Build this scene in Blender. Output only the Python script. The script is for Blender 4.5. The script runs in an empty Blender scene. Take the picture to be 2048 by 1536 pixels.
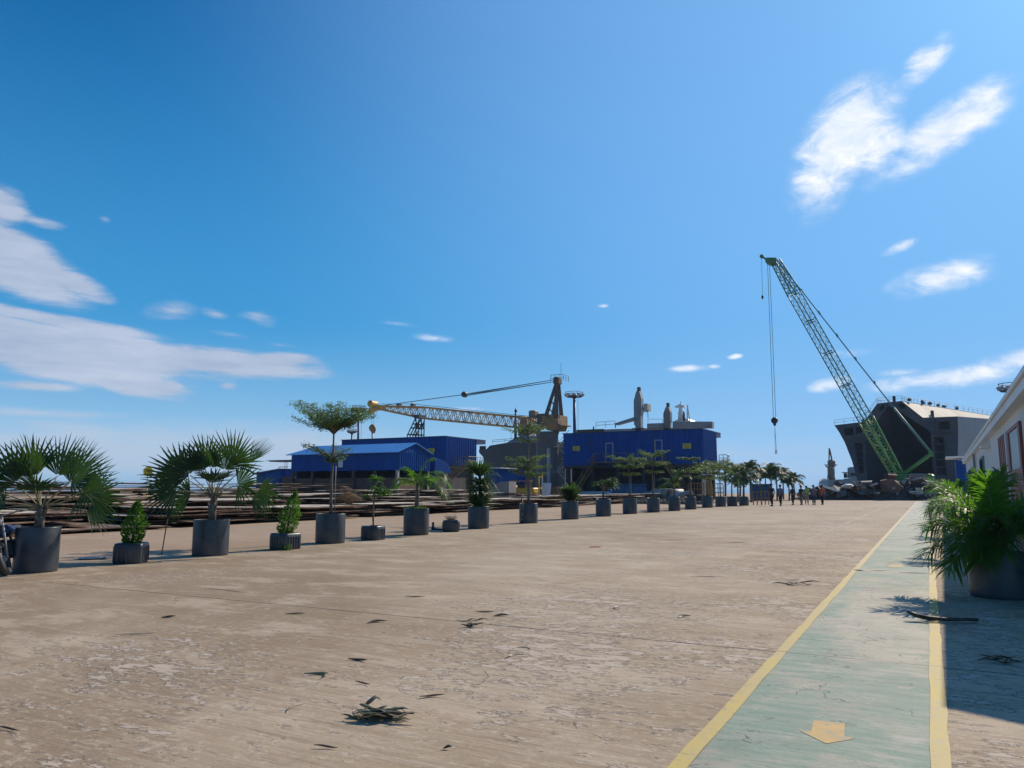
import bpy, bmesh, math, random
from mathutils import Vector, Matrix, noise as mnoise

R = math.radians
sc = bpy.context.scene
COL = sc.collection
rnd = random.Random(7)

# ------------------------------------------------------------------ camera
YAW, PITCH, CH, F = 28.2, 7.73, 1.45, 1540.0      # F in pixels of a 2048 px wide frame
cam_d = bpy.data.cameras.new("camera")
cam = bpy.data.objects.new("camera", cam_d)
COL.objects.link(cam)
cam_d.sensor_width = 36.0
cam_d.lens = 36.0 * F / 2048.0
cam_d.clip_start, cam_d.clip_end = 0.1, 12000.0
cam.location = (0, 0, CH)
cam.rotation_euler = (R(90 + PITCH), 0, R(YAW))
sc.camera = cam
CY, SY, CP, SP = math.cos(R(YAW)), math.sin(R(YAW)), math.cos(R(PITCH)), math.sin(R(PITCH))
CAMP = Vector((0, 0, CH))
IMR = Vector((CY, SY, 0))          # level direction square to the view
IMF = Vector((-SY, CY, 0))         # level direction along the view

def ray(px, py):
    u, v = (px - 1024) / F, (768 - py) / F
    f, z = CP - v * SP, SP + v * CP
    return Vector((u * CY - f * SY, u * SY + f * CY, z))
def G(px, py, z=0.0):
    d = ray(px, py)
    return CAMP + d * ((z - CH) / d.z)
def A(px, py, y):                  # point at distance y along the yard
    d = ray(px, py)
    return CAMP + d * (y / d.y)
def AF(px, py, f):                 # point at level distance f along the view
    d = ray(px, py)
    return CAMP + d * (f / d.dot(IMF))
def AL(px, py, x):                 # point on the plane x = const
    d = ray(px, py)
    return CAMP + d * (x / d.x)
def azel(px, py):
    d = ray(px, py).normalized()
    return math.atan2(d.x, d.y), math.asin(d.z)

# ------------------------------------------------------------------ sun, sky, exposure
SUN_AZ, SUN_EL = 17.3, 35.0        # azimuth clockwise from +Y
sun_dir = Vector((math.sin(R(SUN_AZ)) * math.cos(R(SUN_EL)), math.cos(R(SUN_AZ)) * math.cos(R(SUN_EL)), math.sin(R(SUN_EL))))
sun_d = bpy.data.lights.new("sun", 'SUN')
sun_d.energy, sun_d.angle, sun_d.color = 5.0, R(0.53), (1.0, 0.86, 0.68)
sun = bpy.data.objects.new("sun", sun_d)
COL.objects.link(sun)
sun.rotation_euler = sun_dir.to_track_quat('Z', 'Y').to_euler()

sc.view_settings.view_transform = 'Standard'
sc.view_settings.look = 'None'
sc.view_settings.gamma = 1.0
sc.view_settings.use_curve_mapping = False
sc.view_settings.exposure = 0.0
SKY_STRENGTH = 0.075

def build_world():
    w = bpy.data.worlds.new("World")
    sc.world = w
    w.use_nodes = True
    nt = w.node_tree
    N, L = nt.nodes, nt.links
    N.clear()
    out = N.new('ShaderNodeOutputWorld')
    bg = N.new('ShaderNodeBackground')
    bg.inputs['Strength'].default_value = SKY_STRENGTH
    L.new(bg.outputs[0], out.inputs[0])
    sky = N.new('ShaderNodeTexSky')
    sky.sky_type = 'NISHITA'
    sky.sun_disc = False
    sky.sun_elevation = R(SUN_EL)
    sky.sun_rotation = R(SUN_AZ)
    sky.altitude = 0
    sky.air_density, sky.dust_density, sky.ozone_density = 1.0, 0.9, 4.5
    hs = N.new('ShaderNodeHueSaturation')
    hs.inputs['Saturation'].default_value = 1.22
    hs.inputs['Value'].default_value = 1.0
    tint = N.new('ShaderNodeMix'); tint.data_type = 'RGBA'; tint.blend_type = 'MULTIPLY'
    tint.inputs['Factor'].default_value = 1.0
    tint.inputs['B'].default_value = (0.60, 1.04, 1.34, 1)
    L.new(sky.outputs[0], tint.inputs['A'])
    L.new(tint.outputs['Result'], hs.inputs['Color'])
    tc = N.new('ShaderNodeTexCoord')
    sep = N.new('ShaderNodeSeparateXYZ')
    L.new(tc.outputs['Generated'], sep.inputs[0])
    def m(op, a, b=None, clamp=False):
        n = N.new('ShaderNodeMath')
        n.operation = op
        n.use_clamp = clamp
        for i, s in enumerate((a, b)):
            if s is None: continue
            if isinstance(s, (int, float)): n.inputs[i].default_value = s
            else: L.new(s, n.inputs[i])
        return n.outputs[0]
    az = m('ARCTAN2', sep.outputs[0], sep.outputs[1])
    el = m('ARCSINE', sep.outputs[2])
    cmb = N.new('ShaderNodeCombineXYZ')
    L.new(az, cmb.inputs[0]); L.new(el, cmb.inputs[1])
    # warp the cloud outlines
    nz = N.new('ShaderNodeTexNoise')
    nz.inputs['Scale'].default_value = 9.0
    nz.inputs['Detail'].default_value = 6.0
    mp0 = N.new('ShaderNodeMapping')
    mp0.inputs['Scale'].default_value = (1.0, 2.2, 1.0)
    L.new(cmb.outputs[0], mp0.inputs[0]); L.new(mp0.outputs[0], nz.inputs['Vector'])
    def clouds(blobs):
        acc = None
        for (px, py, rx, ry, rot, s) in blobs:
            a, e = azel(px, py)
            mp = N.new('ShaderNodeMapping')
            mp.vector_type = 'TEXTURE'
            mp.inputs['Location'].default_value = (a, e, 0)
            mp.inputs['Rotation'].default_value = (0, 0, R(rot))
            k = 0.93 / F
            mp.inputs['Scale'].default_value = (rx * k * 1.35, ry * k * 1.35, 1)
            L.new(cmb.outputs[0], mp.inputs[0])
            ln = N.new('ShaderNodeVectorMath'); ln.operation = 'LENGTH'
            L.new(mp.outputs[0], ln.inputs[0])
            v = m('MULTIPLY', m('SUBTRACT', 1.0, ln.outputs['Value'], True), s)
            acc = v if acc is None else m('MAXIMUM', acc, v)
        return acc
    soft = clouds([
        (1700, 262, 105, 70, 38, 1.6), (1645, 335, 62, 100, -25, 1.15), (1765, 300, 60, 50, 0, 1.0),
        (1890, 258, 125, 42, 27, 1.35), (1960, 225, 60, 36, 20, 0.95), (1815, 330, 90, 30, 15, 0.7),
        (1850, 125, 62, 26, 30, 0.95), (1880, 95, 30, 22, 50, .7), (1885, 555, 95, 34, 8, 0.95), (1800, 494, 38, 12, 15, 0.9),
        (1895, 757, 135, 20, 4, 1.35), (1660, 768, 44, 15, 8, 1.1), (1380, 737, 46, 9, 0, 1.1), (1470, 713, 16, 6, 5, 1.0), (1428, 733, 16, 6, 0, 1.0),
        (2030, 722, 60, 20, 5, 1.1), (1690, 705, 60, 12, 0, 0.55), (1810, 745, 50, 10, 0, 0.7), (1207, 612, 14, 5, 0, .8),
        (870, 676, 50, 10, -5, .6), (800, 648, 50, 6, -5, .5), (930, 818, 40, 7, 0, .8)])
    left = clouds([
        (10, 515, 150, 58, -22, 1.6), (140, 563, 78, 26, -18, 1.25), (0, 412, 55, 40, -20, 1.25), (80, 445, 60, 14, -8, .8),
        (40, 690, 290, 54, -7, 1.6), (260, 706, 210, 36, -8, 1.4), (430, 724, 225, 30, -2, 1.6), (555, 722, 85, 20, 2, 1.5), (110, 640, 210, 16, -6, 1.1),
        (280, 771, 98, 24, -9, 1.4), (340, 775, 30, 18, 0, 1.2), (455, 772, 22, 9, 0, 1.0),
        (430, 628, 40, 18, -10, 0.55), (515, 634, 60, 28, 0, 0.55), (345, 622, 76, 28, 5, 0.48), (560, 690, 60, 12, -5, .4), (470, 670, 90, 14, -8, .45), (210, 439, 17, 9, 0, .5),
        (60, 772, 90, 13, 0, 1.0), (330, 705, 120, 18, -4, 1.1)])
    low = clouds([
        (120, 905, 700, 62, 0, 1.25), (560, 905, 420, 62, -1, 1.1), (80, 826, 190, 12, 0, .75), (1500, 905, 500, 34, 0, .45), (1350, 930, 900, 40, 0, .5), (150, 855, 260, 16, -2, .7)])
    edge = m('MULTIPLY', m('SUBTRACT', nz.outputs['Fac'], 0.5), 1.9)
    nz2 = N.new('ShaderNodeTexNoise')
    nz2.inputs['Scale'].default_value = 34.0
    nz2.inputs['Detail'].default_value = 5.0
    mp1 = N.new('ShaderNodeMapping')
    mp1.inputs['Scale'].default_value = (0.55, 1.7, 1.0)
    mp1.inputs['Rotation'].default_value = (0, 0, R(-12))
    L.new(cmb.outputs[0], mp1.inputs[0]); L.new(mp1.outputs[0], nz2.inputs['Vector'])
    k = 1.0 / SKY_STRENGTH
    edge2 = m('MULTIPLY', m('SUBTRACT', nz2.outputs['Fac'], 0.5), 1.5)
    edge = m('ADD', edge, edge2)
    nz3 = N.new('ShaderNodeTexNoise')
    nz3.inputs['Scale'].default_value = 16.0; nz3.inputs['Detail'].default_value = 9.0; nz3.inputs['Roughness'].default_value = 0.66
    mp3 = N.new('ShaderNodeMapping'); mp3.inputs['Scale'].default_value = (0.5, 2.6, 1.0); mp3.inputs['Rotation'].default_value = (0, 0, R(7))
    L.new(cmb.outputs[0], mp3.inputs[0]); L.new(mp3.outputs[0], nz3.inputs['Vector'])
    streak = m('MULTIPLY', m('SUBTRACT', nz3.outputs['Fac'], 0.5), 3.0)
    nz4 = N.new('ShaderNodeTexNoise')
    nz4.inputs['Scale'].default_value = 27.0; nz4.inputs['Detail'].default_value = 9.0; nz4.inputs['Roughness'].default_value = 0.64; nz4.inputs['Distortion'].default_value = 0.4
    mp4 = N.new('ShaderNodeMapping'); mp4.inputs['Scale'].default_value = (0.75, 1.35, 1.0); mp4.inputs['Rotation'].default_value = (0, 0, R(-32))
    L.new(cmb.outputs[0], mp4.inputs[0]); L.new(mp4.outputs[0], nz4.inputs['Vector'])
    wisp = m('MULTIPLY', m('SUBTRACT', nz4.outputs['Fac'], 0.5), 3.4)
    def ramp2(acc, nzv, amt, lo, hi, mx):
        g = m('MULTIPLY', m('MULTIPLY', nzv, amt), m('MULTIPLY', acc, 1.6, True))
        t = N.new('ShaderNodeMapRange'); t.interpolation_type = 'SMOOTHSTEP'
        L.new(m('ADD', m('ADD', acc, g), m('MULTIPLY', m('MULTIPLY', edge, 0.28), m('MULTIPLY', acc, 3.0, True))), t.inputs['Value'])
        t.inputs['From Min'].default_value, t.inputs['From Max'].default_value = lo, hi
        t.inputs['To Max'].default_value = mx
        return t.outputs['Result']
    def mixc(fac, a, bcol):
        n = N.new('ShaderNodeMix'); n.data_type = 'RGBA'
        L.new(fac, n.inputs['Factor']); L.new(a, n.inputs['A']); L.new(bcol, n.inputs['B'])
        return n.outputs['Result']
    def shade(nzv, c1, c2):
        r = N.new('ShaderNodeMapRange'); L.new(nzv, r.inputs['Value'])
        r.inputs['From Min'].default_value, r.inputs['From Max'].default_value = -0.6, 0.6
        n = N.new('ShaderNodeMix'); n.data_type = 'RGBA'
        L.new(r.outputs['Result'], n.inputs['Factor'])
        n.inputs['A'].default_value = (*[q * k for q in c1], 1); n.inputs['B'].default_value = (*[q * k for q in c2], 1)
        return n.outputs['Result']
    def ramp(acc, lo, hi, mx):
        g = m('MULTIPLY', m('ADD', edge, 0.0), m('MULTIPLY', acc, 2.2, True))
        t = N.new('ShaderNodeMapRange')
        t.interpolation_type = 'SMOOTHERSTEP'
        L.new(m('ADD', acc, g), t.inputs['Value'])
        t.inputs['From Min'].default_value = lo
        t.inputs['From Max'].default_value = hi
        t.inputs['To Max'].default_value = mx
        return t.outputs['Result']
    def mix(fac, a, colr):
        n = N.new('ShaderNodeMix'); n.data_type = 'RGBA'
        L.new(fac, n.inputs['Factor'])
        L.new(a, n.inputs['A'])
        n.inputs['B'].default_value = (*colr, 1)
        return n.outputs['Result']
    hz = N.new('ShaderNodeMapRange'); hz.interpolation_type = 'SMOOTHSTEP'
    L.new(el, hz.inputs['Value'])
    hz.inputs['From Min'].default_value, hz.inputs['From Max'].default_value = 0.70, 0.0
    hz.inputs['To Max'].default_value = 0.92
    c = mix(hz.outputs['Result'], hs.outputs['Color'], (0.075 * k, 0.365 * k, 0.72 * k))
    h2 = N.new('ShaderNodeMapRange'); h2.interpolation_type = 'SMOOTHSTEP'
    L.new(el, h2.inputs['Value'])
    h2.inputs['From Min'].default_value, h2.inputs['From Max'].default_value = 0.22, -0.03
    h2.inputs['To Max'].default_value = 0.9
    c = mix(h2.outputs['Result'], c, (0.42 * k, 0.66 * k, 0.88 * k))
    # air brightens towards the sun
    sd = N.new('ShaderNodeVectorMath'); sd.operation = 'DOT_PRODUCT'
    L.new(tc.outputs['Generated'], sd.inputs[0]); sd.inputs[1].default_value = sun_dir
    gl = N.new('ShaderNodeMapRange'); gl.interpolation_type = 'SMOOTHERSTEP'
    L.new(sd.outputs['Value'], gl.inputs['Value'])
    gl.inputs['From Min'].default_value, gl.inputs['From Max'].default_value = 0.40, 1.05
    gl.inputs['To Max'].default_value = 0.60
    c = mix(gl.outputs['Result'], c, (0.30 * k, 0.58 * k, 1.02 * k))
    c = mix(ramp2(low, streak, .45, 0.04, 1.0, 0.80), c, (0.50 * k, 0.60 * k, 0.75 * k))
    c = mixc(ramp2(left, streak, .55, 0.20, 0.80, 0.86), c, shade(streak, (0.38, 0.46, 0.62), (0.60, 0.65, 0.78)))
    c = mixc(ramp2(soft, wisp, .50, 0.10, 1.05, 0.97), c, shade(wisp, (0.62, 0.77, 1.0), (1.02, 1.04, 1.06)))
    L.new(c, bg.inputs['Color'])
build_world()

# ------------------------------------------------------------------ materials
MATS = {}
def mat(name, c1, c2=None, scale=4.0, rough=0.7, bump=0.0, stretch=(1, 1, 1), metallic=0.0, detail=6.0,
        world=False, lo=0.35, hi=0.65, c3=None, spec=None, vary=0.0, scale3=None):
    if name in MATS: return MATS[name]
    m = bpy.data.materials.new(name)
    m.use_nodes = True
    nt = m.node_tree; N, L = nt.nodes, nt.links
    b = N['Principled BSDF']
    b.inputs['Roughness'].default_value = rough
    b.inputs['Metallic'].default_value = metallic
    if spec is not None: b.inputs['Specular IOR Level'].default_value = spec
    c2 = c2 or tuple(x * 0.8 for x in c1)
    if world:
        vec = N.new('ShaderNodeNewGeometry').outputs['Position']
    else:
        vec = N.new('ShaderNodeTexCoord').outputs['Object']
    mp = N.new('ShaderNodeMapping')
    mp.inputs['Scale'].default_value = stretch
    L.new(vec, mp.inputs[0])
    nz = N.new('ShaderNodeTexNoise')
    nz.inputs['Scale'].default_value = scale
    nz.inputs['Detail'].default_value = detail
    nz.inputs['Roughness'].default_value = 0.6
    L.new(mp.outputs[0], nz.inputs['Vector'])
    r = N.new('ShaderNodeValToRGB')
    r.color_ramp.elements[0].position, r.color_ramp.elements[1].position = lo, hi
    r.color_ramp.elements[0].color, r.color_ramp.elements[1].color = (*c1, 1), (*c2, 1)
    L.new(nz.outputs['Fac'], r.inputs[0])
    o = r.outputs[0]
    if c3:
        n2 = N.new('ShaderNodeTexNoise')
        n2.inputs['Scale'].default_value = scale3 or scale * 0.37
        n2.inputs['Detail'].default_value = 8.0
        L.new(mp.outputs[0], n2.inputs['Vector'])
        r2 = N.new('ShaderNodeValToRGB')
        r2.color_ramp.elements[0].position, r2.color_ramp.elements[1].position = 0.52, 0.6
        L.new(n2.outputs['Fac'], r2.inputs[0])
        mx = N.new('ShaderNodeMix'); mx.data_type = 'RGBA'
        L.new(r2.outputs[0], mx.inputs['Factor']); L.new(o, mx.inputs['A'])
        mx.inputs['B'].default_value = (*c3, 1)
        o = mx.outputs['Result']
    if vary:
        oi = N.new('ShaderNodeObjectInfo')
        h = N.new('ShaderNodeHueSaturation')
        mr = N.new('ShaderNodeMapRange')
        mr.inputs['To Min'].default_value, mr.inputs['To Max'].default_value = 1 - vary, 1 + vary
        L.new(oi.outputs['Random'], mr.inputs['Value'])
        L.new(mr.outputs['Result'], h.inputs['Value'])
        L.new(o, h.inputs['Color'])
        o = h.outputs[0]
    L.new(o, b.inputs['Base Color'])
    if bump:
        bp = N.new('ShaderNodeBump')
        bp.inputs['Strength'].default_value = bump
        bp.inputs['Distance'].default_value = 0.02
        L.new(nz.outputs['Fac'], bp.inputs['Height'])
        L.new(bp.outputs[0], b.inputs['Normal'])
    MATS[name] = m
    return m

def leaf_mat(name, c1, c2, trans=0.4, tcol=None, scale=3.0, rough=0.5):
    if name in MATS: return MATS[name]
    m = bpy.data.materials.new(name)
    m.use_nodes = True
    nt = m.node_tree; N, L = nt.nodes, nt.links
    b = N['Principled BSDF']
    b.inputs['Roughness'].default_value = rough
    b.inputs['Specular IOR Level'].default_value = 0.35
    tc = N.new('ShaderNodeTexCoord')
    nz = N.new('ShaderNodeTexNoise')
    nz.inputs['Scale'].default_value = scale
    nz.inputs['Detail'].default_value = 5
    L.new(tc.outputs['Object'], nz.inputs['Vector'])
    r = N.new('ShaderNodeValToRGB')
    r.color_ramp.elements[0].position, r.color_ramp.elements[1].position = 0.36, 0.64
    r.color_ramp.elements[0].color, r.color_ramp.elements[1].color = (*c1, 1), (*c2, 1)
    L.new(nz.outputs['Fac'], r.inputs[0])
    L.new(r.outputs[0], b.inputs['Base Color'])
    t = N.new('ShaderNodeBsdfTranslucent')
    if tcol:
        t.inputs['Color'].default_value = (*tcol, 1)
    else:
        L.new(r.outputs[0], t.inputs['Color'])
    ms = N.new('ShaderNodeMixShader')
    ms.inputs[0].default_value = trans
    L.new(b.outputs[0], ms.inputs[1]); L.new(t.outputs[0], ms.inputs[2])
    L.new(ms.outputs[0], N['Material Output'].inputs[0])
    MATS[name] = m
    return m

# ------------------------------------------------------------------ mesh builder
class MB:
    def __init__(s):
        s.v, s.f, s.mi, s.sm = [], [], [], []
    def face(s, pts, mi=0, smooth=False):
        i = len(s.v)
        s.v += [tuple(p) for p in pts]
        s.f.append(tuple(range(i, i + len(pts)))); s.mi.append(mi); s.sm.append(smooth)
    def add(s, verts, faces, mi=0, smooth=False):
        i = len(s.v)
        s.v += [tuple(p) for p in verts]
        for f in faces:
            s.f.append(tuple(i + k for k in f)); s.mi.append(mi); s.sm.append(smooth)
    def box(s, c, size, rz=0.0, mi=0, mat3=None, bev=0.0):
        hx, hy, hz = size[0] / 2, size[1] / 2, size[2] / 2
        M = mat3 or Matrix.Rotation(rz, 3, 'Z')
        c = Vector(c)
        if bev <= 0:
            vs = [c + M @ Vector((x * hx, y * hy, z * hz)) for z in (-1, 1) for (x, y) in ((-1, -1), (1, -1), (1, 1), (-1, 1))]
            s.add(vs, [(3, 2, 1, 0), (4, 5, 6, 7), (0, 1, 5, 4), (1, 2, 6, 5), (2, 3, 7, 6), (3, 0, 4, 7)], mi)
        else:
            rings = []
            for (z, ins) in ((-hz, bev), (-hz + bev, 0), (hz - bev, 0), (hz, bev)):
                ring = []
                for (sx, sy) in ((-1, -1), (1, -1), (1, 1), (-1, 1)):
                    x, y = hx - ins, hy - ins
                    if (sx, sy) in ((-1, -1), (1, 1)):
                        ring += [(sx * x, sy * (y - bev)), (sx * (x - bev), sy * y)]
                    else:
                        ring += [(sx * (x - bev), sy * y), (sx * x, sy * (y - bev))]
                rings.append([c + M @ Vector((x, y, z)) for x, y in ring])
            n = 8
            vs = [p for r_ in rings for p in r_]
            fs = [(k * n + i, k * n + (i + 1) % n, (k + 1) * n + (i + 1) % n, (k + 1) * n + i) for k in range(3) for i in range(n)]
            fs += [tuple(range(n - 1, -1, -1)), tuple(range(3 * n, 4 * n))]
            s.add(vs, fs, mi)
    def tube(s, pts, rad, n=6, mi=0, caps=True, smooth=True):
        pts = [Vector(p) for p in pts]
        if isinstance(rad, (int, float)): rad = [rad] * len(pts)
        base = len(s.v)
        up = None
        for i, p in enumerate(pts):
            t = (pts[min(i + 1, len(pts) - 1)] - pts[max(i - 1, 0)])
            if t.length < 1e-9: t = Vector((0, 0, 1))
            t.normalize()
            if up is None:
                up = Vector((0, 0, 1)) if abs(t.z) < 0.9 else Vector((1, 0, 0))
            a = t.cross(up)
            if a.length < 1e-6:
                a = t.cross(Vector((0, 1, 0)))
            a.normalize()
            b = a.cross(t).normalized()
            up = b
            for k in range(n):
                q = 2 * math.pi * k / n
                s.v.append(tuple(p + (a * math.cos(q) + b * math.sin(q)) * rad[i]))
        for i in range(len(pts) - 1):
            for k in range(n):
                s.f.append((base + i * n + k, base + i * n + (k + 1) % n, base + (i + 1) * n + (k + 1) % n, base + (i + 1) * n + k))
                s.mi.append(mi); s.sm.append(smooth and n > 4)
        if caps:
            s.f.append(tuple(base + k for k in range(n - 1, -1, -1))); s.mi.append(mi); s.sm.append(False)
            e = base + (len(pts) - 1) * n
            s.f.append(tuple(e + k for k in range(n))); s.mi.append(mi); s.sm.append(False)
    def bar(s, a, b, w, mi=0):
        s.tube([a, b], w, 4, mi, True, False)
    def lathe(s, prof, n=24, c=(0, 0, 0), mi=0, smooth=True, M=None):
        base = len(s.v)
        c = Vector(c)
        for (r, z) in prof:
            for k in range(n):
                q = 2 * math.pi * k / n
                p = Vector((r * math.cos(q), r * math.sin(q), z))
                s.v.append(tuple(c + (M @ p if M else p)))
        for i in range(len(prof) - 1):
            for k in range(n):
                s.f.append((base + i * n + k, base + i * n + (k + 1) % n, base + (i + 1) * n + (k + 1) % n, base + (i + 1) * n + k))
                s.mi.append(mi); s.sm.append(smooth)
        if prof[0][0] > 1e-4:
            s.f.append(tuple(base + k for k in range(n - 1, -1, -1))); s.mi.append(mi); s.sm.append(False)
        if prof[-1][0] > 1e-4:
            e = base + (len(prof) - 1) * n
            s.f.append(tuple(e + k for k in range(n))); s.mi.append(mi); s.sm.append(False)
    def prism(s, poly, dvec, mi=0):
        poly = [Vector(p) for p in poly]
        d = Vector(dvec)
        n = len(poly)
        vs = poly + [p + d for p in poly]
        fs = [tuple(range(n - 1, -1, -1)), tuple(range(n, 2 * n))] + [(i, (i + 1) % n, n + (i + 1) % n, n + i) for i in range(n)]
        s.add(vs, fs, mi)
    def lattice(s, p0, p1, side, w0, w1, bays, r, rb=None, taper=0.0, wide=None):
        """square lattice boom from p0 to p1; side = in-plane square direction"""
        p0, p1 = Vector(p0), Vector(p1)
        ax = (p1 - p0).normalized()
        sd = Vector(side); sd = (sd - ax * sd.dot(ax)).normalized()
        dp = ax.cross(sd).normalized()
        rb = rb or r * 0.5
        rings = []
        for i in range(bays + 1):
            t = i / bays
            w = w0 + (w1 - w0) * t
            if taper:
                w *= min(1.0, 0.3 + 0.7 * min(t, 1 - t) / taper)
            c = p0.lerp(p1, t)
            d = w if wide is None else wide
            rings.append([c + sd * w / 2 * a + dp * d / 2 * b for a, b in ((-1, -1), (1, -1), (1, 1), (-1, 1))])
        for k in range(4):
            s.tube([rg[k] for rg in rings], r, 5)
        for i in range(bays):
            for k in range(4):
                a, b = k, (k + 1) % 4
                s.bar(rings[i][a], rings[i + 1][b], rb) if i % 2 == 0 else s.bar(rings[i][b], rings[i + 1][a], rb)
                if i: s.bar(rings[i][a], rings[i][b], rb * 0.8)
    def build(s, name, mats, parent=None, world=False):
        me = bpy.data.meshes.new(name)
        vs = s.v
        if world and parent is not None:
            inv = PM[parent.name].inverted()
            vs = [tuple(inv @ Vector(p)) for p in vs]
        me.from_pydata(vs, [], s.f)
        if not isinstance(mats, (list, tuple)): mats = [mats]
        for m_ in mats: me.materials.append(m_)
        me.polygons.foreach_set('material_index', s.mi)
        me.polygons.foreach_set('use_smooth', s.sm)
        me.update()
        o = bpy.data.objects.new(name, me)
        COL.objects.link(o)
        if parent is not None: o.parent = parent
        return o

PM = {}
def tag(o, label=None, cat=None, group=None, kind=None):
    if label: o['label'] = label
    if cat: o['category'] = cat
    if group: o['group'] = group
    if kind: o['kind'] = kind
    return o
def thing(name, label, cat, loc=(0, 0, 0), rz=0.0, group=None):
    o = bpy.data.objects.new(name, None)
    COL.objects.link(o)
    o.empty_display_size = 0.2
    o.location = loc
    o.rotation_euler = (0, 0, rz)
    PM[o.name] = Matrix.Translation(Vector(loc)) @ Matrix.Rotation(rz, 4, 'Z')
    return tag(o, label, cat, group)
def lerp(a, b, t): return a + (b - a) * t
def rv(a, b): return rnd.uniform(a, b)

# colours and stock materials
M_BLUE = mat('blue_cladding', (0.0005, 0.050, 0.235), (0.003, 0.070, 0.30), 1.0, 0.5, world=True, stretch=(1, 1, .16), c3=(0.010, 0.052, 0.20), scale3=1.6, spec=.12)
M_BLUER = mat('blue_roofing', (0.05, 0.20, 0.55), (0.07, 0.25, 0.60), 1.0, 0.4, world=True)
M_BLUED = mat('blue_trim', (0.004, 0.018, 0.08), (0.006, 0.024, 0.10), 1.5, 0.5)
M_CONC = mat('grey_concrete', (0.27, 0.26, 0.25), (0.36, 0.35, 0.33), 1.3, 0.85, 0.2, world=True)
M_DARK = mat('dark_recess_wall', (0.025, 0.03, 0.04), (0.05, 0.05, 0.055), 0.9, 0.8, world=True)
M_BRICK = mat('brown_brickwork', (0.08, 0.045, 0.035), (0.12, 0.07, 0.05), 2.0, 0.85, world=True)
M_YEL = mat('yellow_paint', (0.62, 0.40, 0.03), (0.48, 0.29, 0.03), 3.0, 0.5, c3=(0.24, 0.13, 0.05))
M_YELD = mat('weathered_yellow_paint', (0.30, 0.165, 0.04), (0.21, 0.115, 0.035), 1.0, 0.6, c3=(0.13, 0.07, 0.04))
M_RUST = mat('rusty_steel', (0.09, 0.045, 0.028), (0.17, 0.09, 0.055), 2.0, 0.85, 0.3, c3=(0.05, 0.03, 0.025))
M_BLK = mat('black_steel', (0.015, 0.017, 0.02), (0.03, 0.032, 0.036), 3.0, 0.55)
M_WHITE = mat('white_paint', (0.78, 0.78, 0.76), (0.68, 0.68, 0.66), 0.8, 0.5, world=True)
M_GREY = mat('grey_ship_paint', (0.20, 0.22, 0.25), (0.27, 0.29, 0.32), 0.25, 0.55, world=True, c3=(0.24, 0.24, 0.25))
M_POT = mat('dark_grey_plastic', (0.030, 0.040, 0.052), (0.045, 0.056, 0.070), 5.0, 0.38, 0.05, vary=0.15, c3=(0.06, 0.066, 0.072))
M_SOIL = mat('dark_soil', (0.035, 0.025, 0.018), (0.07, 0.05, 0.035), 20, 0.95, 0.6)
M_BARK = mat('grey_bark', (0.10, 0.085, 0.07), (0.17, 0.15, 0.125), 14, 0.9, 0.5, stretch=(1, 1, .4))
M_STEM = mat('palm_petiole', (0.16, 0.17, 0.07), (0.30, 0.24, 0.14), 6, 0.6)
M_FAN = leaf_mat('fan_palm_leaf', (0.010, 0.030, 0.013), (0.028, 0.060, 0.022), 0.24, (0.07, 0.16, 0.02))
M_ARECA = leaf_mat('feather_palm_leaf', (0.014, 0.045, 0.014), (0.035, 0.09, 0.018), 0.42, (0.17, 0.42, 0.02))
M_UMB = leaf_mat('umbrella_tree_leaf', (0.035, 0.07, 0.028), (0.09, 0.145, 0.055), 0.40, (0.18, 0.30, 0.06))
M_CON = leaf_mat('conifer_leaf', (0.03, 0.10, 0.018), (0.07, 0.18, 0.03), 0.35, (0.14, 0.32, 0.03))
M_SWORD = leaf_mat('sword_leaf', (0.016, 0.042, 0.015), (0.04, 0.085, 0.024), 0.28, (0.10, 0.22, 0.03))
M_DRY = leaf_mat('dry_leaf', (0.14, 0.115, 0.075), (0.36, 0.31, 0.22), 0.15, scale=14)
M_DRYD = leaf_mat('dark_dry_leaf', (0.045, 0.034, 0.022), (0.13, 0.10, 0.06), 0.28, scale=14)
M_DRYG = leaf_mat('green_dry_leaf', (0.075, 0.08, 0.045), (0.22, 0.22, 0.13), 0.3, scale=16)
M_SKIN = mat('skin', (0.14, 0.075, 0.045), (0.17, 0.09, 0.055), 4, 0.6)
M_HAIR = mat('dark_hair', (0.012, 0.010, 0.009), (0.02, 0.017, 0.015), 30, 0.6)

# ------------------------------------------------------------------ ground, walkway, sea
def nodes_of(m):
    m.use_nodes = True
    return m.node_tree.nodes, m.node_tree.links, m.node_tree.nodes['Principled BSDF']

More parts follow.
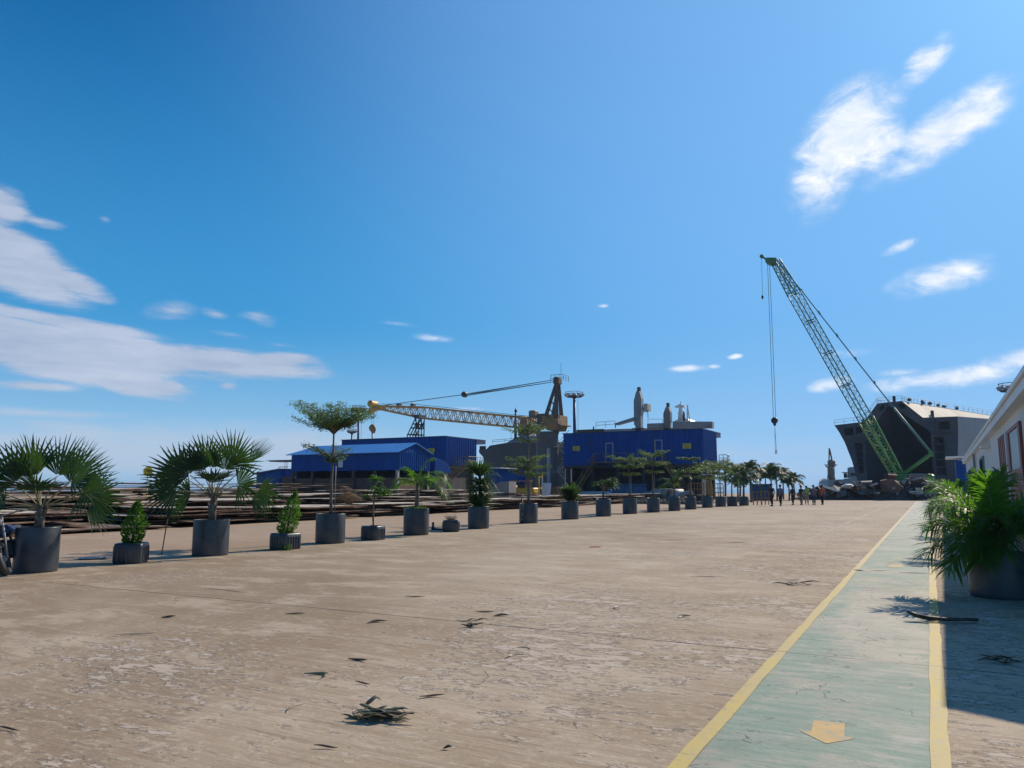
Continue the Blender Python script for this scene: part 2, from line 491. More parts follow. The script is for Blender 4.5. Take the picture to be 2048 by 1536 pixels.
class NT:
    """small node helper on world position"""
    def __init__(s, m):
        s.N, s.L, s.b = nodes_of(m)
        g = s.N.new('ShaderNodeNewGeometry')
        s.pos = g.outputs['Position']
        sp = s.N.new('ShaderNodeSeparateXYZ'); s.L.new(s.pos, sp.inputs[0])
        s.x, s.y = sp.outputs[0], sp.outputs[1]
    def m(s, op, a, b=None, c=None, clamp=False):
        n = s.N.new('ShaderNodeMath'); n.operation = op; n.use_clamp = clamp
        for i, q in enumerate((a, b, c)):
            if q is None: continue
            if isinstance(q, (int, float)): n.inputs[i].default_value = q
            else: s.L.new(q, n.inputs[i])
        return n.outputs[0]
    def noise(s, stretch, scale, detail=6, rough=0.55, rot=0.0, dist=0.0):
        mp = s.N.new('ShaderNodeMapping')
        mp.inputs['Rotation'].default_value = (0, 0, R(rot))
        mp.inputs['Scale'].default_value = stretch
        s.L.new(s.pos, mp.inputs[0])
        n = s.N.new('ShaderNodeTexNoise')
        n.inputs['Scale'].default_value = scale
        n.inputs['Detail'].default_value = detail
        n.inputs['Roughness'].default_value = rough
        n.inputs['Distortion'].default_value = dist
        s.L.new(mp.outputs[0], n.inputs['Vector'])
        return n.outputs['Fac']
    def step(s, v, lo, hi, mx=1.0):
        t = s.N.new('ShaderNodeMapRange'); t.interpolation_type = 'SMOOTHSTEP'
        s.L.new(v, t.inputs['Value'])
        t.inputs['From Min'].default_value, t.inputs['From Max'].default_value = lo, hi
        t.inputs['To Max'].default_value = mx
        return t.outputs['Result']
    def mix(s, f, a, b):
        n = s.N.new('ShaderNodeMix'); n.data_type = 'RGBA'
        if isinstance(f, (int, float)): n.inputs['Factor'].default_value = f
        else: s.L.new(f, n.inputs['Factor'])
        for k, q in (('A', a), ('B', b)):
            if isinstance(q, tuple): n.inputs[k].default_value = (*q, 1)
            else: s.L.new(q, n.inputs[k])
        return n.outputs['Result']
    def bump(s, h, dist, strength=1.0):
        bp = s.N.new('ShaderNodeBump')
        bp.inputs['Distance'].default_value = dist
        bp.inputs['Strength'].default_value = strength
        s.L.new(h, bp.inputs['Height'])
        s.L.new(bp.outputs[0], s.b.inputs['Normal'])
    def joint(s, w=0.012):
        d = s.m('PINGPONG', s.m('SUBTRACT', s.y, 7.43), 7.685)
        wob = s.m('MULTIPLY', s.m('SUBTRACT', s.noise((1, 1, 1), 2.5, 4), 0.5), 0.03)
        return s.m('LESS_THAN', s.m('ABSOLUTE', s.m('ADD', d, wob)), w)

def concrete_colour(t):
    big = t.noise((1, 1, 1), 0.22, 5)
    streak = t.noise((7.0, 0.28, 1), 1.0, 6, 0.6, rot=4)
    broom = t.noise((0.8, 13.0, 1), 1.0, 5, 0.65)
    fine = t.noise((1, 1, 1), 26.0, 6, 0.7)
    c = t.mix(t.step(big, 0.35, 0.65), (0.310, 0.232, 0.152), (0.420, 0.332, 0.236))
    st2 = t.noise((1.1, 22.0, 1), 0.55, 7, 0.68, rot=-3)
    mid = t.noise((1, 1, 1), 1.5, 7, 0.65)
    c = t.mix(t.step(mid, 0.52, 0.70, 0.5), c, (0.30, 0.205, 0.145))
    c = t.mix(t.step(streak, 0.54, 0.76, 0.28), c, (0.44, 0.365, 0.285))
    c = t.mix(t.step(streak, 0.44, 0.28, 0.28), c, (0.27, 0.20, 0.145))
    c = t.mix(t.step(st2, 0.53, 0.66, 0.55), c, (0.46, 0.385, 0.305))
    c = t.mix(t.step(st2, 0.44, 0.33, 0.55), c, (0.235, 0.17, 0.125))
    c = t.mix(t.step(broom, 0.54, 0.70, 0.60), c, (0.46, 0.385, 0.31))
    c = t.mix(t.step(broom, 0.46, 0.32, 0.55), c, (0.24, 0.175, 0.13))
    c = t.mix(t.step(t.x, -3.0, -12.0, 0.40), c, (0.275, 0.215, 0.14))
    c = t.mix(t.step(fine, 0.60, 0.75, 0.35), c, (0.22, 0.17, 0.13))
    grit = t.noise((2.2, 26.0, 1), 1.0, 8, 0.72)
    grit2 = t.noise((9.0, 30.0, 1), 1.0, 8, 0.75, rot=7)
    c = t.mix(t.step(grit, 0.55, 0.68, 0.60), c, (0.52, 0.43, 0.335))
    c = t.mix(t.step(grit, 0.44, 0.32, 0.45), c, (0.195, 0.145, 0.10))
    c = t.mix(t.step(grit2, 0.56, 0.70, 0.50), c, (0.50, 0.415, 0.325))
    c = t.mix(t.step(grit2, 0.44, 0.32, 0.55), c, (0.185, 0.132, 0.09))
    stain = t.noise((1, .7, 1), 0.16, 6, 0.6, dist=0.6)
    c = t.mix(t.step(stain, 0.50, 0.60, 0.60), c, (0.225, 0.158, 0.100))
    c = t.mix(t.step(stain, 0.47, 0.36, 0.45), c, (0.44, 0.365, 0.29))
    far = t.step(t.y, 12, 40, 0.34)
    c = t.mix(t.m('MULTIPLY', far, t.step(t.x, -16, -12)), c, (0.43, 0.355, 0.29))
    # flaked laitance: pale crisp-edged scabs
    pl = t.noise((1.0, 2.0, 1), 3.0, 11, 0.74, dist=0.15)
    zone = t.noise((1, 1, 1), 0.38, 4)
    near = t.step(t.x, -9.0, -1.5, 0.11)
    v = t.m('ADD', pl, t.m('ADD', t.m('MULTIPLY', t.m('SUBTRACT', zone, 0.5), 0.62), near))
    flake = t.step(v, 0.645, 0.665)
    pl2 = t.noise((1.4, 2.4, 1), 8.0, 8, 0.72)
    scab = t.m('MULTIPLY', t.step(pl2, 0.51, 0.56), t.step(v, 0.50, 0.62))
    blot = t.noise((0.8, 1.5, 1), 0.9, 9, 0.7, dist=.3)
    c = t.mix(t.step(blot, 0.50, 0.62, 0.45), c, (0.53, 0.44, 0.335))
    c = t.mix(t.step(blot, 0.46, 0.36, 0.35), c, (0.235, 0.175, 0.115))
    c = t.mix(t.m('MULTIPLY', scab, 0.60), c, (0.54, 0.455, 0.355))
    rim = t.m('SUBTRACT', t.step(v, 0.632, 0.645), flake, clamp=True)
    c = t.mix(t.m('MULTIPLY', flake, t.step(pl, 0.38, 0.60, 0.82)), c, (0.49, 0.41, 0.34))
    c = t.mix(t.m('MULTIPLY', rim, 0.50), c, (0.15, 0.115, 0.09))
    speck = t.noise((1, 1, 1), 9.0, 2)
    c = t.mix(t.step(speck, 0.735, 0.76, 0.7), c, (0.10, 0.075, 0.055))
    return c, flake, broom, fine, streak

m_ground = bpy.data.materials.new('worn_concrete_yard')
t = NT(m_ground)
c, flake, broom, fine, streak = concrete_colour(t)
vg = t.N.new('ShaderNodeTexVoronoi'); vg.feature = 'DISTANCE_TO_EDGE'; vg.inputs['Scale'].default_value = 0.33
wg = t.N.new('ShaderNodeTexNoise'); wg.inputs['Scale'].default_value = 1.1; wg.inputs['Detail'].default_value = 8; t.L.new(t.pos, wg.inputs['Vector'])
vsg = t.N.new('ShaderNodeVectorMath'); vsg.operation = 'SCALE'; vsg.inputs['Scale'].default_value = 1.3; t.L.new(wg.outputs['Color'], vsg.inputs[0])
vag = t.N.new('ShaderNodeVectorMath'); vag.operation = 'ADD'; t.L.new(t.pos, vag.inputs[0]); t.L.new(vsg.outputs[0], vag.inputs[1]); t.L.new(vag.outputs[0], vg.inputs['Vector'])
hair = t.m('MULTIPLY', t.m('LESS_THAN', vg.outputs['Distance'], 0.0022), t.step(t.noise((1, 1, 1), 0.5, 3), 0.52, 0.60))
c = t.mix(t.m('MULTIPLY', hair, 0.65), c, (0.10, 0.075, 0.055))
c = t.mix(t.joint(), c, (0.06, 0.045, 0.035))
lj = t.m('LESS_THAN', t.m('ABSOLUTE', t.m('ADD', t.x, 3.15)), 0.035)
c = t.mix(t.m('MULTIPLY', lj, t.step(t.y, 12, 40, .8)), c, (0.50, 0.44, 0.38))
# tyre-brown staining of the lane behind the planters
lane = t.step(t.x, -14.3, -15.5, 0.55)
c = t.mix(lane, c, (0.36, 0.25, 0.17))
t.L.new(c, t.b.inputs['Base Color'])
t.b.inputs['Roughness'].default_value = 0.88
t.b.inputs['Specular IOR Level'].default_value = 0.25
h = t.m('ADD', t.m('MULTIPLY', flake, 0.9), t.m('ADD', t.m('MULTIPLY', fine, 0.5), t.m('MULTIPLY', broom, 0.9)))
t.bump(h, 0.011, 0.9)

gm = MB()
gm.face([(-2500, -400, 0), (2500, -400, 0), (2500, 230, 0), (-2500, 230, 0)])
gm.face([(-2500, 230, 0), (2500, 230, 0), (2500, 230, -3), (-2500, 230, -3)])
tag(gm.build('ground', m_ground), kind='structure', label='worn brown concrete yard reaching to the water')

m_sea = mat('sea_water', (0.02, 0.07, 0.10), (0.03, 0.09, 0.12), 0.05, 0.12, 0.5, world=True)
sm = MB()
sm.face([(-9000, 232, -1.6), (9000, 232, -1.6), (9000, 9500, -1.6), (-9000, 9500, -1.6)])
tag(sm.build('sea', m_sea), kind='structure', label='flat sea beyond the yard')

# walkway with worn teal paint
m_walk = bpy.data.materials.new('worn_teal_paint')
t = NT(m_walk)
c, flake, broom, fine, streak = concrete_colour(t)
w1 = t.noise((1.2, 0.8, 1), 1.1, 8, 0.7)
w2 = t.noise((0.9, 4.5, 1), 2.2, 8, 0.72)
# feet have worn the middle around the palm most
bare = t.m('MULTIPLY', t.step(t.m('ABSOLUTE', t.m('SUBTRACT', t.y, 10.5)), 4.2, 0.5, 0.16), t.step(t.m('ABSOLUTE', t.m('ADD', t.x, 0.5)), 0.62, 0.25))
wear = t.m('ADD', t.m('ADD', t.m('MULTIPLY', w1, 0.6), t.m('MULTIPLY', w2, 0.4)), bare)
teal = t.mix(t.step(w2, 0.35, 0.7), (0.150, 0.235, 0.185), (0.235, 0.305, 0.245))
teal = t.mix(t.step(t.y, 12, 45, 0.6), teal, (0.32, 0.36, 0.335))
c = t.mix(t.step(wear, 0.45, 0.62, 0.80), teal, t.mix(0.35, c, (0.40, 0.40, 0.36)))
vo = t.N.new('ShaderNodeTexVoronoi'); vo.feature = 'DISTANCE_TO_EDGE'
vo.inputs['Scale'].default_value = 2.1
mpv = t.N.new('ShaderNodeMapping'); mpv.inputs['Scale'].default_value = (1.0, 2.0, 1)
wn = t.N.new('ShaderNodeTexNoise'); wn.inputs['Scale'].default_value = 3.0; wn.inputs['Detail'].default_value = 6
t.L.new(t.pos, wn.inputs['Vector'])
va = t.N.new('ShaderNodeVectorMath'); va.operation = 'ADD'
vs_ = t.N.new('ShaderNodeVectorMath'); vs_.operation = 'SCALE'; vs_.inputs['Scale'].default_value = 0.5
t.L.new(wn.outputs['Color'], vs_.inputs[0])
t.L.new(t.pos, va.inputs[0]); t.L.new(vs_.outputs[0], va.inputs[1])
t.L.new(va.outputs[0], mpv.inputs[0]); t.L.new(mpv.outputs[0], vo.inputs['Vector'])
scuff = t.noise((2.2, 9.0, 1), 2.0, 9, 0.75)
c = t.mix(t.step(scuff, 0.55, 0.64, 0.45), c, (0.31, 0.31, 0.27))
c = t.mix(t.step(t.noise((1, 1, 1), 14, 8, .7), 0.55, 0.70, 0.55), c, (0.10, 0.13, 0.115))
c = t.mix(t.step(t.noise((1, .6, 1), .9, 7, .65), 0.50, 0.66, 0.40), c, (0.17, 0.165, 0.135))
chip = t.step(t.m('ADD', t.noise((1, 1.6, 1), 3.0, 10, .7), t.m('MULTIPLY', t.m('SUBTRACT', t.noise((1, 1, 1), .7, 3), .5), .5)), 0.655, 0.67)
c = t.mix(t.m('MULTIPLY', chip, .75), c, (0.40, 0.335, 0.275))
crk = t.m('MULTIPLY', t.m('LESS_THAN', vo.outputs['Distance'], 0.010), t.step(t.noise((1, 1, 1), 1.6, 3), 0.48, 0.56))
c = t.mix(t.m('MULTIPLY', crk, 0.8), c, (0.05, 0.06, 0.055))
c = t.mix(t.joint(0.008), c, (0.07, 0.065, 0.055))
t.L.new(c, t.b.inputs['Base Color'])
t.b.inputs['Roughness'].default_value = 0.75
t.bump(t.m('ADD', t.m('MULTIPLY', broom, 0.6), t.m('ADD', fine, t.m('MULTIPLY', crk, -1.0))), 0.004, 0.7)

m_yline = bpy.data.materials.new('worn_yellow_line_paint')
t = NT(m_yline)
c, flake, broom, fine, streak = concrete_colour(t)
w1 = t.noise((6, 5, 1), 1.6, 9, 0.75)
yel = t.mix(t.step(t.noise((1, 1, 1), 1.3, 5), 0.35, 0.65), (0.52, 0.39, 0.10), (0.47, 0.37, 0.15))
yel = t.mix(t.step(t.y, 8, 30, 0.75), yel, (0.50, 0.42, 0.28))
c = t.mix(t.step(w1, 0.50, 0.62, 0.75), yel, t.mix(0.5, c, (0.42, 0.34, 0.16)))
ck = t.noise((9, 22, 1), 1.0, 8, 0.7)
c = t.mix(t.step(ck, 0.60, 0.66, 0.6), c, (0.14, 0.115, 0.06))
c = t.mix(t.joint(0.008), c, (0.07, 0.065, 0.045))
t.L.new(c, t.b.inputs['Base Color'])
t.b.inputs['Roughness'].default_value = 0.7

wm = MB(); wm.face([(-1.205, -6, .004), (-.083, -6, .004), (-.083, 101, .004), (-1.205, 101, .004)])
tag(wm.build('walkway', m_walk), kind='structure', label='worn teal painted walkway between two yellow lines')
def wavy_strip(x0, x1, y0, y1, z, amp=0.012, step=0.35):
    b = MB()
    n = int((y1 - y0) / step)
    prev = None
    for i in range(n + 1):
        y = lerp(y0, y1, i / n)
        a = x0 + amp * (mnoise.noise(Vector((x0 * 3, y * 1.7, 0)))) * 1.3
        d = x1 + amp * (mnoise.noise(Vector((x1 * 3 + 9, y * 1.9, 4)))) * 1.3
        if prev: b.face([(prev[0], prev[2], z), (prev[1], prev[2], z), (d, y, z), (a, y, z)])
        prev = (a, d, y)
    return b
tag(wavy_strip(-1.297, -1.203, -6, 101, .008).build('walkway_line', m_yline), kind='structure', label='yellow line along the yard side of the walkway')
tag(wavy_strip(-.085, 0.012, -6, 101, .008).build('walkway_line', m_yline), kind='structure', label='yellow line along the palm side of the walkway')
tag(wavy_strip(-14.30, -14.18, 12, 72, .004).build('planter_line', m_yline), kind='structure', label='yellow line beneath the row of planters')
# painted arrows
m_arrow = mat('worn_orange_arrow_paint', (0.56, 0.36, 0.12), (0.47, 0.32, 0.14), 9, 0.75, world=True, c3=(0.36, 0.32, 0.20), scale3=14)
def arrow(pts, label):
    b = MB(); b.face([G(px, py, 0.0062) for px, py in pts])
    tag(b.build('walkway_arrow', m_arrow), kind='structure', label=label)
arrow([(1627, 1440), (1690, 1446), (1688, 1472), (1710, 1476), (1700, 1479), (1652, 1487), (1597, 1460), (1622, 1462)][::-1], 'orange arrow painted on the near end of the walkway')
arrow([(1779, 1129), (1805, 1129), (1807, 1134), (1777, 1134)][::-1], 'faded arrow painted farther along the walkway')

# ------------------------------------------------------------------ foliage builders
def strip(b, pts, widths, side, mi=0, fold=0.0):
    """flat leaf along pts; side = width direction"""
    side = Vector(side).normalized()
    L_, C_, R_ = [], [], []
    for i, (p, w) in enumerate(zip(pts, widths)):
        p = Vector(p)
        tdir = Vector(pts[min(i + 1, len(pts) - 1)]) - Vector(pts[max(i - 1, 0)])
        n = tdir.cross(side)
        if n.length > 1e-9: n.normalize()
        L_.append(p - side * w); R_.append(p + side * w); C_.append(p + n * (w * fold))
    base = len(b.v)
    if fold:
        for a, c_, d in zip(L_, C_, R_): b.v += [tuple(a), tuple(c_), tuple(d)]
        for i in range(len(pts) - 1):
            q = base + i * 3
            b.f += [(q, q + 1, q + 4, q + 3), (q + 1, q + 2, q + 5, q + 4)]
            b.mi += [mi, mi]; b.sm += [False, False]
    else:
        for a, d in zip(L_, R_): b.v += [tuple(a), tuple(d)]
        for i in range(len(pts) - 1):
            q = base + i * 2
            b.f.append((q, q + 1, q + 3, q + 2)); b.mi.append(mi); b.sm.append(False)

def fan_leaf(b, root, dirv, pet, rad, droop=0.12, nseg=26, spread=118, roll=0.0, face=None):
    """palmate leaf: petiole (material 1) and pleated blade (material 0)"""
    root = Vector(root); d = Vector(dirv).normalized()
    pts, p, dd = [], root.copy(), d.copy()
    n = 5
    for i in range(n + 1):
        pts.append(p.copy())
        p = p + dd * (pet / n)
        dd = (dd + Vector((0, 0, -droop * 0.35))).normalized()
    b.tube(pts, [lerp(0.016, 0.008, i / n) for i in range(n + 1)], 5, 1)
    hub = pts[-1]
    ax = dd
    side = ax.cross(Vector((0, 0, 1)))
    if face is not None:
        side = ax.cross(Vector(face))
    side.normalize()
    side = Matrix.Rotation(roll, 3, ax) @ side
    nrm = side.cross(ax).normalized()
    for k in range(nseg):
        th = R(lerp(-spread, spread, (k + 0.5) / nseg)) + rv(-.02, .02)
        ln = rad * (0.80 + 0.20 * math.cos(th / 1.25)) * rv(0.93, 1.05)
        dk = ax * math.cos(th) + side * math.sin(th) + nrm * (0.10 + 0.16 * math.sin(abs(th)) ** 2)
        dk.normalize()
        sk = (dk.cross(nrm)).normalized()
        half = math.tan(R(spread / nseg)) * 0.98
        ts = (0.04, 0.24, 0.48, 0.70, 0.88, 1.0)
        P, W = [], []
        sag = rv(0.2, 1.6) * droop
        for q in ts:
            P.append(hub + dk * (ln * q) + Vector((0, 0, -sag * rad * q ** 3)))
            w = half * ln * q if q <= 0.48 else half * ln * 0.48 * (1 - (q - 0.48) / 0.53) ** 0.8
            W.append(max(w, 0.0015))
        strip(b, P, W, sk, 0, 0.45)

def pinnate_leaf(b, root, dirv, length, arch=0.55, nl=34, ll=0.34, lw=0.013, plume=0.5, stem=0.10, droop=0.25):
    root = Vector(root); d = Vector(dirv).normalized()
    n = 14
    pts, p, dd = [], root.copy(), d.copy()
    for i in range(n + 1):
        pts.append(p.copy())
        p = p + dd * (length / n)
        dd = (dd + Vector((0, 0, -arch / n * (0.4 + 1.3 * i / n)))).normalized()
    b.tube(pts, [lerp(0.014, 0.004, i / n) for i in range(n + 1)], 5, 1)
    for k in range(nl):
        q = lerp(stem, 1.0, (k + 0.3) / nl)
        f = q * n; i = min(int(f), n - 1)
        base = pts[i].lerp(pts[i + 1], f - i)
        tg = (pts[i + 1] - pts[i]).normalized()
        sd = tg.cross(Vector((0, 0, 1)))
        if sd.length < 1e-4: sd = tg.cross(IMF)
        sd.normalize()
        up = sd.cross(tg).normalized()
        env = math.sin(math.pi * min(1, 0.14 + 0.86 * (1 - q) ** 0.75)) * 0.55 + 0.45
        for s_ in (-1, 1):
            el = rv(-plume, plume) + 0.25
            out = (sd * s_ * math.cos(el) + up * math.sin(el) + tg * lerp(0.45, 1.1, q)).normalized()
            ln = ll * env * rv(0.85, 1.1)
            P = [base, base + out * ln * 0.4 + Vector((0, 0, -droop * ln * 0.08)), base + out * ln * 0.75 + Vector((0, 0, -droop * ln * 0.35)), base + out * ln + Vector((0, 0, -droop * ln * 0.8))]
            sdir = out.cross(up if abs(out.dot(up)) < 0.9 else tg)
            strip(b, P, [lw * 0.6, lw, lw * 0.75, 0.001], sdir, 0, 0.0)

def leaf_quad(b, p, d, up, ln, wd, mi=0):
    d = Vector(d).normalized()
    s_ = d.cross(Vector(up))
    if s_.length < 1e-5: s_ = Vector((1, 0, 0))
    s_.normalize()
    p = Vector(p)
    b.face([p, p + d * ln * .45 + s_ * wd, p + d * ln, p + d * ln * .45 - s_ * wd], mi)

def rdir(flat=1.0):
    a = rv(0, 2 * math.pi); z = rv(-1, 1) * flat
    return Vector((math.cos(a), math.sin(a), z)).normalized()

def cyl_pot(root, r, h):
    b = MB()
    b.lathe([(r * .965, 0), (r * .985, .02), (r, .06), (r, h - .012), (r * .992, h), (r * .955, h), (r * .95, h - .10), (r * .5, h - .09), (0.0001, h - .085)], 40, (0, 0, 0), 0)
    b.build('pot', M_POT, root)
    s_ = MB()
    s_.lathe([(r * .945, h - .075), (r * .6, h - .05), (0.0001, h - .035)], 24)
    s_.build('soil', M_SOIL, root)

M_TUB = mat('dark_plastic_tub', (0.030, 0.040, 0.054), (0.045, 0.056, 0.072), 6.0, 0.35, 0.05, c3=(0.07, 0.075, 0.08))
def sq_pot(root, w, h):
    b = MB()
    def ring(z, hw, cr):
        o = []
        for q, (sx, sy) in enumerate(((1, 1), (-1, 1), (-1, -1), (1, -1))):
            for k in range(5):
                a = R(q * 90 + k * 22.5)
                o.append((sx * (hw - cr) + cr * math.cos(a), sy * (hw - cr) + cr * math.sin(a), z))
        return o
    hw = w / 2; cr = w * .14
    rings = [ring(0, hw * .95, cr), ring(.03, hw, cr), ring(h - .07, hw, cr), ring(h - .02, hw * .97, cr), ring(h, hw * .92, cr), ring(h, hw * .84, cr * .9), ring(h - .06, hw * .82, cr * .9)]
    n = 20
    vs = [p for r_ in rings for p in r_]
    fs = [(k * n + i, k * n + (i + 1) % n, (k + 1) * n + (i + 1) % n, (k + 1) * n + i) for k in range(len(rings) - 1) for i in range(n)]
    fs.append(tuple(range(n - 1, -1, -1))); fs.append(tuple(range((len(rings) - 1) * n, len(rings) * n)))
    b.add(vs, fs, 0, True)
    for s_ in range(4):                                   # moulded vertical ribs
        for k in range(5):
            o = lerp(-hw * .6, hw * .6, k / 4)
            a = R(90 * s_)
            c_ = Vector((hw + .006, o, h * .46))
            c_ = Matrix.Rotation(a, 3, 'Z') @ c_
            b.box(c_, (.022, .035, h * .72), a, 0, None, .006)
    b.build('tub', M_TUB, root)
    s2 = MB(); s2.lathe([(hw * .74, h - .045), (0.0001, h - .015)], 16)
    s2.build('soil', M_SOIL, root)

class Planter: pass
def planter(px, w, yt, yb, name, label, square=False, rz=0.0, group=None):
    """place a pot from what the photo shows of its base; returns its thing and scale"""
    d = ray(px, yb)
    g = G(px, yb)
    f = g.dot(IMF)
    off = Vector((d.x, d.y, 0)).normalized()
    th = math.atan2(off.dot(IMR), off.dot(IMF))
    r = w / 2 / F * f * math.cos(th) * 1.0
    if square: r *= 0.86
    P = Planter()
    P.loc = g + off * r
    P.loc.z = 0
    P.h = (CAMP + ray(px, yt) * ((g - CAMP).dot(IMF) / ray(px, yt).dot(IMF))).z
    P.r = r
    P.m = f / F                                            # metres per photo pixel
    P.t = thing(name, label, 'potted plant', P.loc, rz + rv(-.3, .3) * square, group or 'planters in the row along the yard')
    (sq_pot(P.t, r * 2, P.h) if square else cyl_pot(P.t, r, P.h))
    return P

# ------------------------------------------------------------------ the row of planters
ROWG = 'potted plants in the row along the yard'
def idir(phi, depth=0.0):
    """direction: phi in the picture plane (0 = to the right, 90 = up), depth towards the viewer"""
    v = IMR * math.cos(R(phi)) + Vector((0, 0, 1)) * math.sin(R(phi)) - IMF * depth
    return v.normalized()

def fan_palm(P, leaves, trunk_h):
    b = MB()
    z0 = P.h - .06
    b.tube([(0, 0, z0), (.01, 0, z0 + trunk_h * .5), (.0, .01, z0 + trunk_h)], [.085, .075, .05], 10)
    for k in range(9):
        a = rv(0, 6.28); zz = z0 + trunk_h * rv(.2, .9)
        q = Vector((math.cos(a), math.sin(a), 0))
        b.tube([q * .05 + Vector((0, 0, zz)), q * .10 + Vector((0, 0, zz + .12)), q * .13 + Vector((0, 0, zz + .2))], [.035, .025, .008], 5)
    b.build('trunk', M_BARK, P.t)
    for (phi, dep, pet, rad, dr, *sp_) in leaves:
        b = MB()
        d = idir(phi, dep)
        d = Matrix.Rotation(-P.t.rotation_euler.z, 3, 'Z') @ d
        fc = (-IMF + Vector((0, 0, .5)) + rdir() * .35) if abs(dep) < .8 else None
        fan_leaf(b, Vector((0, 0, z0 + trunk_h * .9)) + d * .03, d, pet, rad, dr, nseg=19 + int(rv(0, 4)), roll=rv(-.35, .35), face=fc, spread=(sp_[0] if sp_ else rv(66, 88)))
        b.build('frond', [M_FAN, M_STEM], P.t)

P = planter(70, 93, 1055, 1147, 'potted_fan_palm', 'largest fan palm in a round dark pot beside the motorbike', group=ROWG)
fan_palm(P, [(116, -.2, .62, .86, .05), (76, -.3, .60, .84, .06), (44, .1, .72, .90, .08), (22, .35, 1.0, .84, .12), (152, .3, .75, .88, .10),
             (172, -.3, .8, .78, .18), (95, .45, .45, .70, .12), (20, -.3, .80, .62, .12, 85), (2, -.6, .70, .55, .14, 70), (185, .2, .6, .62, .20),
             (75, .9, .42, .62, .16), (130, -1.0, .6, .7, .15), (45, -1.2, .6, .75, .15), (96, .15, .55, .85, .05), (132, .1, .6, .8, .06), (58, -.6, .62, .8, .06), (165, .2, .6, .8, .10)], .42)
P = planter(420, 74, 1040, 1113, 'potted_fan_palm', 'upright fan palm in a round dark pot between the two conifers', group=ROWG)
fan_palm(P, [(146, .0, .80, .92, .06), (122, -.4, .70, .78, .06), (90, .25, .62, .84, .05), (60, .1, .80, .88, .05), (50, -.3, 1.0, .74, .03, 45), (164, .4, .72, .84, .10),
             (28, .2, .62, .70, .12, 90), (14, -.1, .95, .60, .18, 70), (4, -.5, .80, .55, .16, 70), (172, -.4, .62, .7, .14), (80, .9, .40, .62, .14), (110, -1.1, .6, .75, .15), (106, .1, .62, .82, .05), (132, .3, .66, .8, .06), (74, -.2, .6, .82, .05)], .62)

def conifer(P, h, w, lean):
    z0 = P.h - .04
    b = MB()
    b.tube([(0, 0, z0), lean * .5 + Vector((0, 0, z0 + h * .5)), lean + Vector((0, 0, z0 + h * .95))], [.03, .02, .006], 6)
    b.build('trunk', M_BARK, P.t)
    b = MB()
    for i in range(1500):
        q = rv(0, 1) ** 1.25
        prof = (math.sin(math.pi * min(1, .16 + q * .86)) ** .8) * (1 - .25 * q)
        a = rv(0, 6.283)
        lump = .78 + .30 * mnoise.noise(Vector((math.cos(a) * 2, math.sin(a) * 2, q * 6)))
        r_ = w / 2 * prof * lump * rv(.45, 1.08)
        c_ = lean * q + Vector((r_ * math.cos(a), r_ * math.sin(a), z0 + .02 + h * q))
        d = (Vector((math.cos(a), math.sin(a), rv(.5, 1.6))) + rdir() * .35).normalized()
        leaf_quad(b, c_, d, rdir(), rv(.05, .085), rv(.012, .02))
    b.build('crown', M_CON, P.t)

P = planter(261, 70, 1087, 1128, 'potted_conifer', 'low square tub with a bushy upright conifer', True, R(20), ROWG)
conifer(P, .80, .56, IMR * .06)
P = planter(570, 56, 1067, 1100, 'potted_conifer', 'square ribbed tub with a conifer leaning away from the fan palm', True, R(12), ROWG)
conifer(P, .98, .58, IMR * .20)
b = MB()
for i in range(50):                                      # weeds at its foot
    c_ = P.loc + IMR * rv(-.02, .26) - IMF * (P.r + rv(.0, .12)); c_.z = .0
    strip(b, [c_, c_ + Vector((rv(-.03, .03), rv(-.03, .03), rv(.06, .12))), c_ + Vector((rv(-.08, .08), rv(-.08, .08), rv(.08, .16)))], [.008, .008, .001], rdir(0))
tag(b.build('weeds', M_CON), 'tuft of green weeds at the foot of the square tub', 'weeds', kind='stuff')

